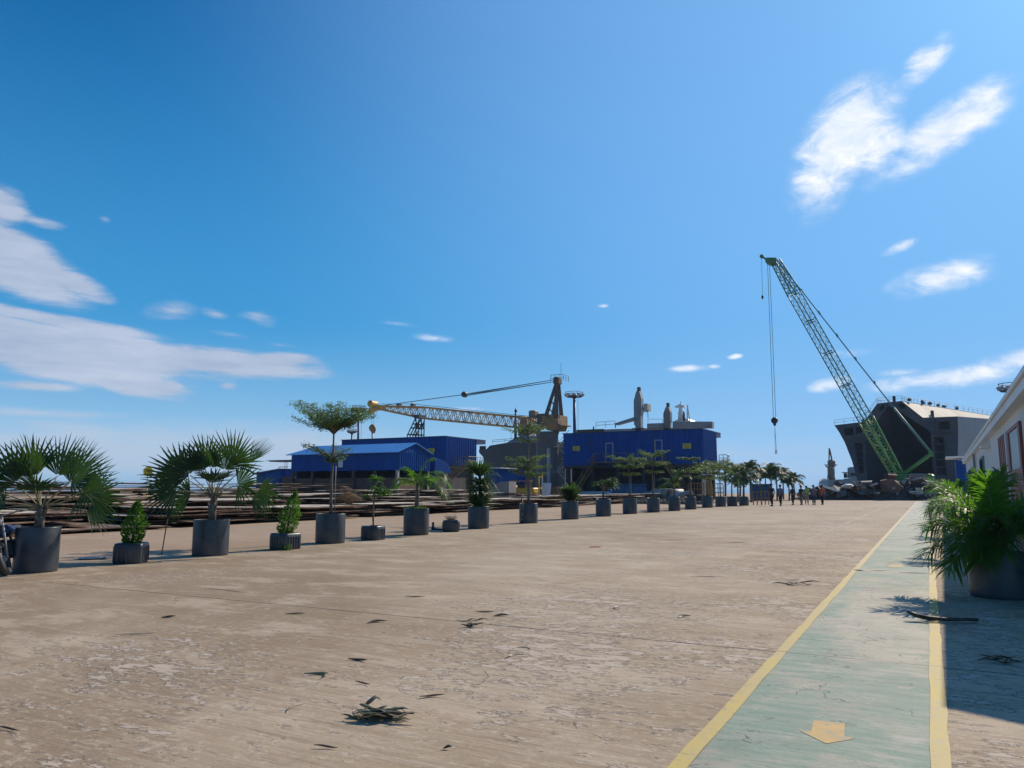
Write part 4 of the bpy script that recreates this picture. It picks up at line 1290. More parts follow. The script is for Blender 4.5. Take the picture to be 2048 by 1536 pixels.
b = MB(); b.box(((pa.x + pb.x) / 2, yb_ - .85, zp - .06), (pb.x - pa.x, 1.5, .14)); b.build('platform', M_YELD, BIG, True)
b = MB(); rails(b, [(pa.x, yb_ - 1.55, zp), (pb.x, yb_ - 1.55, zp)], 1.1, .03, 1.4, 2); b.build('railing', M_YELD, BIG, True)
b = MB(); stair(b, (pa.x, yb_ - 1.5, zp), (pa.x - 3.4, yb_ - 1.5, .1), 1.2, (0, 1, 0), .07); b.build('staircase', M_YELD, BIG, True)
b = MB(); stair(b, (pb.x, yb_ - 1.5, zp), (pb.x + 3.4, yb_ - 1.5, .1), 1.2, (0, 1, 0), .07); b.build('staircase', M_YELD, BIG, True)
a = A(1446, 920, 106)
b = MB(); rails(b, [a + Vector((-.5, 0, -.6)), a + Vector((.6, 0, -.6)), a + Vector((.6, 1, -.6))], 1.3, .05, .5, 3); b.box(a + Vector((.05, .5, -.7)), (1.2, 1.2, .1)); b.box(a + Vector((.05, .5, -2.9)), (.2, .2, 4.4))
b.build('landing_cage', M_WHITE, BIG, True)

yl = 90.0
X0, X1 = A(683, 900, yl).x, A(890, 900, yl).x
z0, z1 = A(890, 930, yl).z, A(890, 873, yl).z
s1 = A(863, 901, yl)
LB = raised_building('blue_building', 'distant raised blue metal building behind the gabled shed', X0, X1, yl, 98.4, z0, z1, 2.8, 6, [(s1.x, s1.z, 1.1, .6)])
p = A(930, 928, yl + 3)
b = MB(); stair(b, (X1 + 1.4, yl + 2, z0 - .2), (X1 - 2.2, yl - 2.5, .1), 1.1, (1, 0, 0), .06); b.build('staircase', mat('rusty_yellow_rail', (.30, .20, .08), (.22, .13, .06), 2, .7), LB, True)
b = MB(); rails(b, [(X1 + .4, yl + 2, z0), (X1 + 2.6, yl + 2, z0), (X1 + 2.6, yl + 6, z0)], 1.2, .04, .7, 2); b.box((X1 + 1.6, yl + 4, z0 - .1), (2.4, 4, .1)); b.build('railing', M_YELD, LB, True)

# gabled shed in front
def gabled_shed():
    ya = 70.0
    X0, X1 = A(583, 920, ya).x, A(796, 920, ya).x
    ze, zb = A(796, 904, ya).z, A(796, 940, ya).z
    dep = 6.2
    zr = ze + 1.05
    root = thing('blue_shed', 'long blue shed with a bright blue gabled roof over a brown brick base', 'shed', ((X0 + X1) / 2, ya + dep / 2, 0))
    b = MB()
    corr(b, (X0, ya), (X1, ya), zb, ze, .25, .02)
    corr(b, (X1, ya), (X1, ya + dep), zb, ze, .40, .08)
    corr(b, (X1, ya + dep), (X0, ya + dep), zb, ze, .25)
    corr(b, (X0, ya + dep), (X0, ya), zb, ze, .25)
    n = 22
    for i in range(n):                                  # gable triangles, ribbed
        for X, s_ in ((X1, 1), (X0, -1)):
            q0, q1 = i / n, (i + 1) / n
            h0, h1 = zr - abs(q0 - .5) * 2 * (zr - ze), zr - abs(q1 - .5) * 2 * (zr - ze)
            o = .03 * (i % 2) * s_
            b.face([(X + o, ya + dep * q0, ze), (X + o, ya + dep * q1, ze), (X + o, ya + dep * q1, h1), (X + o, ya + dep * q0, h0)])
    b.build('cladding', M_BLUE, root, True)
    b = MB()
    t_ = .07
    sl = (zr - ze) / (dep / 2)
    e = .45
    for s_ in (-1, 1):
        y_e = ya + dep / 2 + s_ * (dep / 2 + e); z_e = ze - sl * e + .08
        ym, zm = ya + dep / 2, zr + .08
        # front-left end is hipped
        xa = X0 - .35
        b.prism([(xa if s_ > 0 else xa - .2, y_e, z_e), (X1 + .3, y_e, z_e), (X1 + .3, ym, zm), (xa + (1.6 if s_ < 0 else 1.6), ym, zm)][::s_], (0, 0, t_))
    b.build('roof', M_BLUER, root, True)
    b = MB(); b.box(((X0 + X1) / 2, ya + .35, zb * .38), (X1 - X0 - .3, .2, zb * .76)); b.box((X1 - .35, ya + dep / 2, zb * .38), (.2, dep - 1.0, zb * .76)); b.build('brick_wall', M_BRICK, root, True)
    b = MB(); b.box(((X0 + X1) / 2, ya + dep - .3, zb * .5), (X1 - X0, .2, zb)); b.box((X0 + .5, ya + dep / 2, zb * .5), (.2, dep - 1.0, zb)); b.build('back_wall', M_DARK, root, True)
    for i in range(6):
        b = MB(); b.box((lerp(X0 + .2, X1 - .15, i / 5), ya + .15, zb / 2), (.3, .3, zb - .01)); b.build('column', M_CONC if i == 5 else M_BRICK, root, True)
    b = MB(); b.box((X1 - .15, ya + dep - .15, zb / 2), (.3, .3, zb - .01)); b.build('column', M_CONC, root, True)
    p = A(682, 927, ya)
    b = MB(); b.box((p.x, ya - .07, p.z), (.68, .04, .88)); b.build('notice_board', mat('pale_board', (.55, .53, .52), (.62, .6, .58), 1, .7), root, True)
    # round-topped annex behind the gable end
    b = MB()
    ax0 = X1 + .02; y0 = ya + dep + 1.2
    n = 16; w = 3.4; zb2 = zb - .15; h2 = 1.75
    for i in range(n):
        q0, q1 = i / n, (i + 1) / n
        f = lambda q: zb2 + h2 * math.sqrt(max(0.02, 1 - q * q))
        o = .03 * (i % 2)
        b.face([(ax0 + o, y0 + w * q0, zb2), (ax0 + o, y0 + w * q1, zb2), (ax0 + o, y0 + w * q1, f(q1)), (ax0 + o, y0 + w * q0, f(q0))])
        b.face([(ax0, y0 + w * q0, f(q0)), (ax0, y0 + w * q1, f(q1)), (ax0 - 6, y0 + w * q1, f(q1)), (ax0 - 6, y0 + w * q0, f(q0))])
    b.face([(ax0, y0, 0), (ax0 - 6, y0, 0), (ax0 - 6, y0, zb2 + h2), (ax0, y0, zb2 + h2)])
    b.build('annex', M_BLUE, root, True)
    b = MB(); b.box((X1 - .5, y0 + w / 2, zb2 / 2), (.25, w, zb2)); b.build('annex_wall', M_DARK, root, True)
gabled_shed()

# low blue shed and flat canopy at the shed's far end
ya = 84.0
a0, a1 = A(513, 950, ya), A(560, 940, ya)
q = thing('low_shed', 'low dark blue shed with a sloping roof at the end of the plate stacks', 'shed', ((a0.x + a1.x) / 2, ya + 2, 0))
b = MB()
zl, zh = A(513, 948, ya).z, A(560, 940, ya).z
b.add([(a0.x, ya, 0), (a1.x, ya, 0), (a1.x, ya, zh), (a0.x, ya, zl), (a0.x, ya + 5, 0), (a1.x, ya + 5, 0), (a1.x, ya + 5, zh), (a0.x, ya + 5, zl)],
      [(0, 1, 2, 3), (1, 5, 6, 2), (5, 4, 7, 6), (4, 0, 3, 7)]); b.build('wall', M_BLUE, q, True)
b = MB(); b.prism([(a0.x - .6, ya - .3, zl - .1), (a1.x + .1, ya - .3, zh), (a1.x + .1, ya - .3, zh + .22), (a0.x - .6, ya - .3, zl + .12)], (0, 5.6, 0)); b.build('roof', M_BLUED, q, True)
a2 = A(581, 940, ya)
b = MB(); corr(b, (a1.x + .15, ya + .5), (a2.x + 1, ya + .5), A(560, 953, ya).z, A(560, 941, ya).z, .35); b.build('low_wall', M_BLUE, q, True)
b = MB(); b.box(((a1.x + a2.x) / 2, ya + .4, A(560, 953, ya).z / 2), (a2.x - a1.x + 1, .2, A(560, 953, ya).z)); b.build('base_wall', M_BRICK, q, True)
ya = 86.0
a0, a1 = A(538, 922, ya), A(590, 921, ya)
q = thing('canopy', 'flat dark canopy on thin posts beside the gabled shed', 'canopy', ((a0.x + a1.x) / 2, ya + 1, 0))
b = MB(); b.box(((a0.x + a1.x) / 2, ya + 1.5, a0.z), (a1.x - a0.x, 3, .22)); b.box((a0.x - .5, ya + 1.5, a0.z + .06), (1.0, 2.6, .05)); b.build('roof', M_BLK, q, True)
for px in (570, 574, 558, 585):
    p = A(px, 930, ya + .3); b = MB(); b.bar((p.x, ya + .3, 0), (p.x, ya + .3, a0.z - .1 if px != 558 else a0.z - .9), .05); b.build('post', M_BLK, q, True)
p = A(558, 934, ya + .3); p2 = A(576, 934, ya + .3)
b = MB(); b.bar((p.x, ya + .3, p.z), (p2.x, ya + .3, p.z), .05); b.build('rail', M_BLK, q, True)

# ------------------------------------------------------------------ steel plate stacks
m_plate = bpy.data.materials.new('weathered_steel_plate')
N, L, bs = nodes_of(m_plate)
tcx = N.new('ShaderNodeTexCoord'); oi = N.new('ShaderNodeObjectInfo')
vadd = N.new('ShaderNodeVectorMath'); vadd.operation = 'ADD'
vsc = N.new('ShaderNodeVectorMath'); vsc.operation = 'SCALE'; vsc.inputs['Scale'].default_value = 60
L.new(oi.outputs['Random'], vsc.inputs[0])
L.new(tcx.outputs['Object'], vadd.inputs[0]); L.new(vsc.outputs[0], vadd.inputs[1])
nz = N.new('ShaderNodeTexNoise'); nz.inputs['Scale'].default_value = 1.1; nz.inputs['Detail'].default_value = 8
L.new(vadd.outputs[0], nz.inputs['Vector'])
mth = N.new('ShaderNodeMath'); mth.operation = 'ADD'
mr = N.new('ShaderNodeMapRange'); mr.inputs['To Min'].default_value = -.22; mr.inputs['To Max'].default_value = .18
L.new(oi.outputs['Random'], mr.inputs['Value']); L.new(nz.outputs['Fac'], mth.inputs[0]); L.new(mr.outputs['Result'], mth.inputs[1])
rp = N.new('ShaderNodeValToRGB')
e = rp.color_ramp.elements
e[0].position, e[0].color = .27, (.11, .058, .036, 1)
e[1].position, e[1].color = .60, (.56, .50, .40, 1)
k_ = e.new(.45); k_.color = (.27, .19, .13, 1)
k_ = e.new(.52); k_.color = (.36, .32, .27, 1)
L.new(mth.outputs[0], rp.inputs[0])
L.new(rp.outputs[0], bs.inputs['Base Color'])
bs.inputs['Roughness'].default_value = .7
m_pale = m_plate.copy(); m_pale.name = 'dusty_pale_steel_plate'
for n_ in m_pale.node_tree.nodes:
    if n_.type == 'MAP_RANGE': n_.inputs['To Min'].default_value, n_.inputs['To Max'].default_value = .02, .22
M_EDGE = mat('rusted_plate_edge', (.10, .055, .036), (.20, .115, .075), 1.5, .9, vary=.4)

def plate_mesh(name, ln, wd, th, bend, seed, pale=False):
    r_ = random.Random(seed)
    b = MB(); nx, ny = 14, 3
    ph = r_.uniform(0, 6)
    def zf_(u, v):
        return bend * (math.sin(u * 3.1 + ph) * .5 + .8 * (u - .5) ** 2 * r0 + .35 * math.sin(u * 7 + v * 2 + ph * 2)) + (v - .5) * bend * tw
    r0, tw = r_.choice((-1.5, 1.5, 2.5)), r_.uniform(-.5, .5)
    top, bot = [], []
    for i in range(nx + 1):
        for j in range(ny + 1):
            u, v = i / nx, j / ny
            jag = (r_.uniform(-.05, .05) if j in (0, ny) else 0)
            x, y = (u - .5) * ln, (v - .5) * wd + jag
            if i in (0, nx): x += r_.uniform(-.12, .12)
            z = zf_(u, v)
            top.append((x, y, z + th)); bot.append((x, y, z))
    n1 = ny + 1; o = len(top)
    b.v = top + bot
    for i in range(nx):
        for j in range(ny):
            a = i * n1 + j
            b.f.append((a, a + n1, a + n1 + 1, a + 1)); b.mi.append(0)
            b.f.append((o + a, o + a + 1, o + a + n1 + 1, o + a + n1)); b.mi.append(0)
    rim = [j for j in range(n1)]
    for i in range(nx):
        for a, c_ in ((i * n1, (i + 1) * n1), ):
            b.f.append((a, o + a, o + c_, c_)); b.mi.append(1)
        a, c_ = i * n1 + ny, (i + 1) * n1 + ny
        b.f.append((a, c_, o + c_, o + a)); b.mi.append(1)
    for j in range(ny):
        b.f.append((j, j + 1, o + j + 1, o + j)); b.mi.append(1)
        a = nx * n1 + j
        b.f.append((a, o + a, o + a + 1, a + 1)); b.mi.append(1)
    b.sm = [False] * len(b.f)
    me = bpy.data.meshes.new(name)
    me.from_pydata(b.v, [], b.f)
    me.materials.append(m_pale if pale else m_plate); me.materials.append(M_EDGE)
    me.polygons.foreach_set('material_index', b.mi); me.update()
    return me

PLATES = [plate_mesh('steel_plate', (3.0, 5.2, 4.2, 6.0)[k % 4] + .2 * (k % 3), 2.2 + .18 * (k % 4), .034, (.006, .014, .03, .065)[k % 4], 100 + k) for k in range(12)]
PALE = [plate_mesh('steel_plate', (4.2, 5.6, 5.0)[k % 3], 2.6, .042, (.008, .015, .03)[k % 3], 200 + k, True) for k in range(6)]
STUFF = MB()
ANCH = [(30, 'the motorbike'), (110, 'the largest fan palm'), (215, 'the round lid'), (262, 'the bushy conifer'), (325, 'the rusty rod'), (420, 'the upright fan palm'), (500, 'the upright palm frond tip'), (570, 'the leaning conifer'), (660, 'the wide flat-topped tree'),
        (746, 'the thin bare-stemmed shrub'), (832, 'the drooping feather palm'), (902, 'the dry grass tub'), (957, 'the two-tiered spiky plant'), (1010, 'the spiky plant gap'), (1057, 'the tallest tiered tree'),
        (1100, 'the tallest tree gap'), (1140, 'the bushy sword-leaved plant'), (1175, 'the crooked shrub gap'), (1207, 'the crooked shrub'), (1260, 'the flat tiered tree'), (1307, 'the densest umbrella tree')]
ORD = ['top', 'second', 'third', 'fourth', 'fifth', 'sixth', 'seventh', 'eighth', 'ninth', 'tenth', 'eleventh', 'twelfth', 'thirteenth', 'fourteenth', 'fifteenth', 'sixteenth']
ROWN = ['front', 'second', 'third', 'fourth', 'back']
def proj(p):
    d = Vector(p) - CAMP
    f, x, z = d.dot(IMF), d.dot(IMR), d.z
    return 1024 + F * x / (f * CP + z * SP), 768 - F * (z * CP - f * SP) / (f * CP + z * SP)
used_lab, nplates = set(), 0
r2 = random.Random(5)
for row in range(5):
    L0 = (-25.4, -28.6, -31.8, -35.0, -38.6)[row]
    yy = (7.5, 11.0, 14.0, 17.0, 15.0)[row]
    yend = (84, 80, 72, 66, 62)[row]
    while yy < yend:
        Lc = L0 - yy * .035 + r2.uniform(-.25, .25)
        c_ = Vector((Lc, yy, 0))
        px, _ = proj((Lc, yy, .6))
        hmax = (.62, .90, 1.22, 1.55, 2.0)[row] * r2.uniform(.85, 1.15)
        if row == 0 and yy > 55: hmax = .85
        if row == 1 and yy > 50: hmax *= .9
        if row == 2 and yy > 50: hmax = min(hmax, 1.05)
        if row == 3 and yy > 46: hmax = min(hmax, 1.2)
        if row == 4 and yy > 34: hmax = min(hmax, 1.75)
        if row == 4 and yy > 44: hmax = min(hmax, 1.3)
        hide = (0, .38, .55, .8, 1.05)[row]
        if px < 1300:
            best = sorted(ANCH, key=lambda a: abs(a[0] - px))
            anc = next((a for a in best[:6] if (row, a[1]) not in used_lab), None)
            if anc: used_lab.add((row, anc[1]))
            z, lst = .10, []
            gap = (.075, .09, .10, .11, .12)[row]
            while z < hmax:
                lst.append(z); z += gap * r2.choice((.5, .6, .8, 1.0, 1.5, 1.9) if row < 3 else (.6, .7, .8, 1.0, 1.1))
            rz0 = R(90) + r2.uniform(-.05, .05)
            for i, z in enumerate(lst):
                me = PLATES[r2.randrange(12)] if i < len(lst) - 1 and r2.random() > .12 else PALE[r2.randrange(6)]
                rz = rz0 + r2.gauss(0, .05) + (r2.uniform(-.3, .3) if r2.random() < .09 else 0)
                loc = Vector((Lc + r2.gauss(0, .22), yy + r2.gauss(0, .75), z + r2.uniform(0, .01)))
                tilt = r2.gauss(0, .012 if row < 4 else .007)
                k = len(lst) - 1 - i
                vis = px > -160 and z > hide and anc is not None and nplates < 292 and k < 16
                if not vis:
                    Mx = Matrix.Translation(loc) @ Matrix.Rotation(rz, 4, 'Z') @ Matrix.Rotation(tilt, 4, 'X')
                    STUFF.add([tuple(Mx @ v.co) for v in me.vertices], [tuple(p_.vertices) for p_ in me.polygons], 0)
                    STUFF.mi[-len(me.polygons):] = [p_.material_index for p_ in me.polygons]
                    continue
                o = bpy.data.objects.new('steel_plate', me)
                COL.objects.link(o)
                o.location = loc; o.rotation_euler = (tilt, r2.gauss(0, .008), rz)
                nplates += 1
                where = ('top plate' if k == 0 else ORD[k] + ' plate down')
                tag(o, f"{where} of the {ROWN[row]}-row stack behind {anc[1]}", 'steel plate', 'rusty steel plates stacked in rows')
        yy += r2.uniform(6.5, 8.0)
if STUFF.v:
    tag(STUFF.build('steel_plates', [m_plate, M_EDGE]), 'lower layers of rusty steel plates deep inside the stacks', 'steel plates', 'rusty steel plates stacked in rows', 'stuff')
print('plates', nplates)
# one plate leaning across the stacks
o = bpy.data.objects.new('steel_plate', plate_mesh('steel_plate', 1.5, .8, .03, .05, 900)); COL.objects.link(o)
p = AF(698, 998, 40); o.location = p; o.rotation_euler = (R(-28), R(14), R(95))
tag(o, 'short tan plate tilted steeply on the stacks beyond the wide flat-topped tree', 'steel plate', 'rusty steel plates stacked in rows')
o = bpy.data.objects.new('steel_plate', plate_mesh('steel_plate', 1.7, .6, .03, .05, 901)); COL.objects.link(o)
p = AF(725, 994, 45); o.location = p; o.rotation_euler = (R(-18), R(8), R(70))
tag(o, 'short grey plate tilted on the stacks next to the thin bare-stemmed shrub', 'steel plate', 'rusty steel plates stacked in rows')

# ------------------------------------------------------------------ yellow round sign
p = AF(296, 943, 36); g = Vector((p.x, p.y, 0))
q = thing('round_sign', 'round yellow sign on a thin yellow pole above the plate stacks', 'sign', g)
b = MB(); b.tube([(0, 0, 0), (0, 0, p.z - .2)], .025, 8); b.build('pole', M_YEL, q)
b = MB(); Mr = Matrix.Rotation(R(YAW), 3, 'Z') @ Matrix.Rotation(R(90), 3, 'X')
b.lathe([(.0001, -.012), (.22, -.012), (.22, .012), (.0001, .012)], 28, (0, 0, p.z), 0, False, Mr); b.build('disc', M_SIGN, q)
b = MB()
for k, w in ((-1, .24), (0, .30), (1, .2)):
    b.box(Vector((0, 0, p.z + k * .085)) - IMF * .016, (w, .004, .035), R(YAW))
b.build('lettering', mat('dull_brown_ink', (.20, .15, .02), (.24, .18, .03), 5, .7), q)

# ------------------------------------------------------------------ floodlight masts
def mast(px, ytop, ybase, f, label, crown=1.9, r=.28):
    p = AF(px, ytop, f)
    q = thing('light_mast', label, 'light mast', (p.x, p.y, 0), 0, 'floodlight masts round the yard')
    H = p.z
    b = MB(); b.tube([(0, 0, 0), (0, 0, H * .5), (0, 0, H - .6)], [r, r * .85, r * .65], 10); b.build('mast', M_BLUED, q)
    b = MB(); b.tube([(r + .35, 0, 0), (r + .35, 0, H - 1)], .03, 4)
    b.build('cable', M_BLK, q)
    b = MB(); n = 20
    for (rr, z, t_) in ((crown * 1.0, H + .35, .045), (crown * .86, H - .55, .08)):
        b.tube([(rr * math.cos(2 * math.pi * k / n), rr * math.sin(2 * math.pi * k / n), z) for k in range(n + 1)], t_, 5)
    for k in range(8):
        a = 2 * math.pi * k / 8
        b.bar((0, 0, H - .7), (crown * .86 * math.cos(a), crown * .86 * math.sin(a), H - .55), .06)
        b.bar((crown * .86 * math.cos(a), crown * .86 * math.sin(a), H - .55), (crown * math.cos(a), crown * math.sin(a), H + .35), .03)
    b.lathe([(.3, H - .9), (.55, H - .6), (.5, H - .1), (.25, H)], 12); b.build('head_frame', M_BLK, q)
    for k in range(10):
        a = 2 * math.pi * k / 10
        d = Vector((math.cos(a), math.sin(a), 0))
        b = MB(); b.box(d * crown * 1.02 + Vector((0, 0, H - .2)), (.28, .5, .42), a, 0, Matrix.Rotation(a, 3, 'Z') @ Matrix.Rotation(R(25), 3, 'Y')); b.build('floodlight', M_GREY, q)
mast(1148.5, 788, 862, 150, 'tall floodlight mast standing behind the large raised blue building', 1.75, .42)
mast(718, 816, 870, 130, 'floodlight mast between the yellow jib tip and the wide flat-topped tree', 1.15, .26)
mast(704, 861, 880, 190, 'shortest floodlight mast above the distant blue building', 1.1, .3)
mast(2022, 773, 900, 95, 'floodlight mast rising behind the roof of the white building', 1.35, .26)

# ------------------------------------------------------------------ yellow level-luffing crane
def harbour_crane():
    yc = 180.0
    base = A(1095, 975, yc); base.z = 0
    root = thing('harbour_crane', 'yellow lattice-jib dock crane on a dark round tower', 'crane', base)
    pt = lambda px, py, dy=0: A(px, py, yc + dy)
    m_ = (pt(1095, 900) - pt(1094, 900)).length
    Rt = 20 * m_
    b = MB(); zt = pt(1095, 864).z
    b.lathe([(Rt * 1.1, 0), (Rt * 1.05, zt * .4), (Rt, zt - .8), (Rt * 1.08, zt - .4), (Rt * 1.08, zt)], 28, (base.x, base.y, 0)); b.build('tower', mat('dark_tower_paint', (.045, .05, .06), (.065, .072, .082), .3, .6, world=True), root, True)
    # machinery house
    b = MB(); zh0, zh1 = pt(1110, 862).z, pt(1110, 832).z
    c_ = pt(1110, 850); w = 28 * m_
    b.prism([(c_.x - w * .55, yc - 3, zh0 + 1.0), (c_.x - w * .2, yc - 3, zh0), (c_.x + w * .42, yc - 3, zh0), (c_.x + w * .55, yc - 3, zh0 + 1.2), (c_.x + w * .55, yc - 3, zh1), (c_.x - w * .55, yc - 3, zh1)], (0, 6, 0))
    b.box((pt(1105, 860).x, yc, zh0 + 1.35), (52 * m_, 7, .3)); b.build('machinery_house', M_YELD, root, True)
    b = MB(); c_ = pt(1092, 840); b.box((c_.x, yc, c_.z), (18 * m_, 5.5, 20 * m_)); b.build('winch_house', mat('dark_brown_steel', (.05, .04, .035), (.09, .07, .055), .5, .7), root, True)
    b = MB(); c_ = pt(1075.5, 829); b.box((c_.x, yc - 2.4, c_.z), (13 * m_, 2.4, 11 * m_), 0, 0, None, .2); b.box((c_.x, yc - 2.4, c_.z - 7 * m_), (17 * m_, 3.0, .25))
    cb = b.build('cab', mat('brown_cab_paint', (.16, .11, .08), (.22, .16, .12), .8, .6), root, True)
    b = MB()
    for k in range(3): b.bar((pt(1070 + 5 * k, 836).x, yc - 2.4, pt(1070, 836).z), (pt(1070 + 5 * k, 850).x, yc - 2.4, pt(1070, 850).z), .14)
    b.build('cab_support', M_YELD, root, True)
    # A-frame
    b = MB(); top = pt(1115, 765)
    for (px, py, dy) in ((1092, 832, -3), (1103, 848, 3), (1113, 836, -3), (1123, 836, 3)):
        b.tube([pt(px, py, dy), top + Vector((0, dy * .25, 0))], [.62, .42], 4)
    b.box(top + Vector((0, 0, .4)), (11 * m_, 2.6, 14 * m_), 0, 0, None, .3)
    for k in range(3):
        t_ = .25 + .2 * k
        b.bar(pt(1092, 832, -3).lerp(top, t_), pt(1103, 848, 3).lerp(top, t_), .18)
    b.build('a_frame', mat('brown_frame_paint', (.075, .04, .025), (.11, .06, .035), .6, .6), root, True)
    b = MB(); rails(b, [top + Vector((-1.2, -1.6, .2)), top + Vector((2.4, -1.6, .2)), top + Vector((2.4, 1.6, .2))], 1.6, .06, 1.1, 2)
    for q in (1116, 1119):
        b.bar(pt(q, 838, -2.6), pt(q - 1, 775, -1), .06)
    for k in range(20):
        z = lerp(pt(1117, 838).z, pt(1117, 778).z, k / 20); b.bar((pt(1116.3, 830).x, yc - 2, z), (pt(1118.8, 830).x, yc - 2, z), .05)
    b.bar(top + Vector((1, 0, 1)), top + Vector((1, 0, 5)), .05)
    b.build('ladder', M_BLK, root, True)
    # jib
    foot, tip = pt(1086, 852), pt(757, 815)
    nose = pt(741, 817)
    mid = pt(850, 826)
    b = MB()
    up = Vector((0, 0, 1))
    b.lattice(mid, pt(1060, 847), up, 22 * m_, 19 * m_, 26, .24, .10, wide=3.2)
    b.lattice(tip, mid, up, 6 * m_, 22 * m_, 14, .24, .10, wide=2.4)
    b.lattice(pt(1060, 847), foot, up, 19 * m_, 3 * m_, 5, .24, .10, wide=3.2)
    b.build('jib', mat('yellow_jib_paint', (.56, .33, .07), (.44, .25, .06), .5, .6, c3=(.24, .13, .05)), root, True)
    b = MB()
    b.prism([pt(733, 826, -1.2), pt(738, 816, -1.2), pt(746, 808, -1.2), pt(762, 810, -1.2), pt(762, 818, -1.2), pt(745, 820, -1.2)], (0, 2.4, 0))
    b.lathe([(.0001, -1.4), (1.0, -1.4), (1.0, 1.4), (.0001, 1.4)], 16, pt(746, 808), 0, False, Matrix.Rotation(R(90), 3, 'X'))
    b.build('jib_head', M_YEL, root, True)
    b = MB()
    blk = pt(929, 789)
    for dy in (-.6, .6):
        b.bar(pt(1112, 759, dy), blk + Vector((0, dy, 0)), .08); b.bar(pt(1112, 763, dy), blk + Vector((0, dy, -.3)), .08)
        b.bar(blk, pt(765, 811, dy), .10)
    b.bar(pt(762, 808), pt(826, 808), .06); b.bar(pt(826, 808), pt(1090, 836), .06); b.bar(pt(1016, 832), pt(1066, 832), .05)
    b.build('stay_cable', M_BLK, root, True)
    b = MB(); b.lathe([(.0001, -.5), (.8, -.5), (.8, .5), (.0001, .5)], 14, blk, 0, False, Matrix.Rotation(R(90), 3, 'X')); b.build('stay_block', M_BLK, root, True)
    b = MB()
    for px in (798, 826):
        c_ = pt(px, 811); b.box(c_, (.9, 1.8, 1.2), 0, 0, None, .2); b.bar(c_, pt(px, 818), .2)
    b.build('rope_roller', M_BLK, root, True)
    b = MB(); h0 = pt(744, 855)
    b.bar(pt(743, 820), h0 + Vector((-.3, 0, 0)), .05); b.bar(pt(748, 820), h0 + Vector((.4, 0, 0)), .05); b.build('hoist_cable', M_BLK, root, True)
    b = MB(); Mx = Matrix.Rotation(R(90), 3, 'X')
    b.lathe([(.0001, -.5), (.9, -.45), (1.15, 0), (.9, .45), (.0001, .5)], 16, pt(744.5, 856), 0, True, Mx)
    b.prism([pt(740, 857, -.4), pt(749, 857, -.4), pt(746.5, 866, -.4), pt(743, 866, -.4)], (0, .8, 0)); b.build('hook_block', M_YELD, root, True)
    b = MB(); b.tube([pt(744.5, 866), pt(744.5, 880), pt(746, 885), pt(744, 888)], .22, 6); b.build('hook', M_GREY, root, True)
    # stairs down the tower
    b = MB()
    for k in range(5):
        z0, z1 = zt * (.95 - .2 * k), zt * (.75 - .2 * k)
        s_ = 1 if k % 2 else -1
        xm = base.x + Rt + 2.2
        b.tube([(xm - 1.6 * s_, yc - 1, z0), (xm + 1.6 * s_, yc - 1, z1)], .16, 4); b.bar((xm - 1.6 * s_, yc - 1, z0 + 1), (xm + 1.6 * s_, yc - 1, z1 + 1), .07)
        b.box((xm + 1.2 * s_, yc - .5, z1), (3.0, 2.4, .15)); rails(b, [(xm - .3 + 1.2 * s_, yc - 1.6, z1), (xm + 1.3 * (1 + s_), yc - 1.6, z1)], 1.1, .06, 1, 2)
    b.build('stair_tower', mat('pale_stair_paint', (.35, .34, .32), (.26, .22, .2), .6, .7), root, True)
    b = MB(); c_ = pt(1106, 905); b.box((c_.x, yc - 1, zt * .38), (5 * m_, 4, zt * .7)); b.build('tower_annex', M_GREY, root, True)
harbour_crane()

# black lattice trestle supporting the view under the jib
yc = 150.0
p = lambda px, py: A(px, py, yc)
q = thing('lattice_trestle', 'dark lattice trestle tower standing under the yellow jib', 'tower', (p(833, 880).x, yc, 0))
b = MB()
for (a, c_) in (((832, 832), (832, 880)), ((838, 832), (837, 880)), ((831, 836), (815, 870)), ((815, 868), (814, 880)), ((833, 846), (820, 872)), ((820, 870), (820, 880)), ((830, 838), (838, 858)), ((838, 840), (831, 858)), ((826, 848), (838, 848)), ((822, 856), (838, 856)), ((816, 869), (838, 869))):
    for dy in (0, 2.2): b.bar(p(*a) + Vector((0, dy, 0)), p(*c_) + Vector((0, dy, 0)), .16)
for px in (832, 837.5, 815): b.bar((p(px, 880).x, yc, 0), p(px, 880), .2)
b.build('legs', M_BLK, q, True)
b = MB(); b.box(p(835, 833) + Vector((0, 1, 0)), (1.5, 3, .8)); b.bar(p(839, 826), p(839, 833), .15); b.build('platform', M_BLK, q, True)

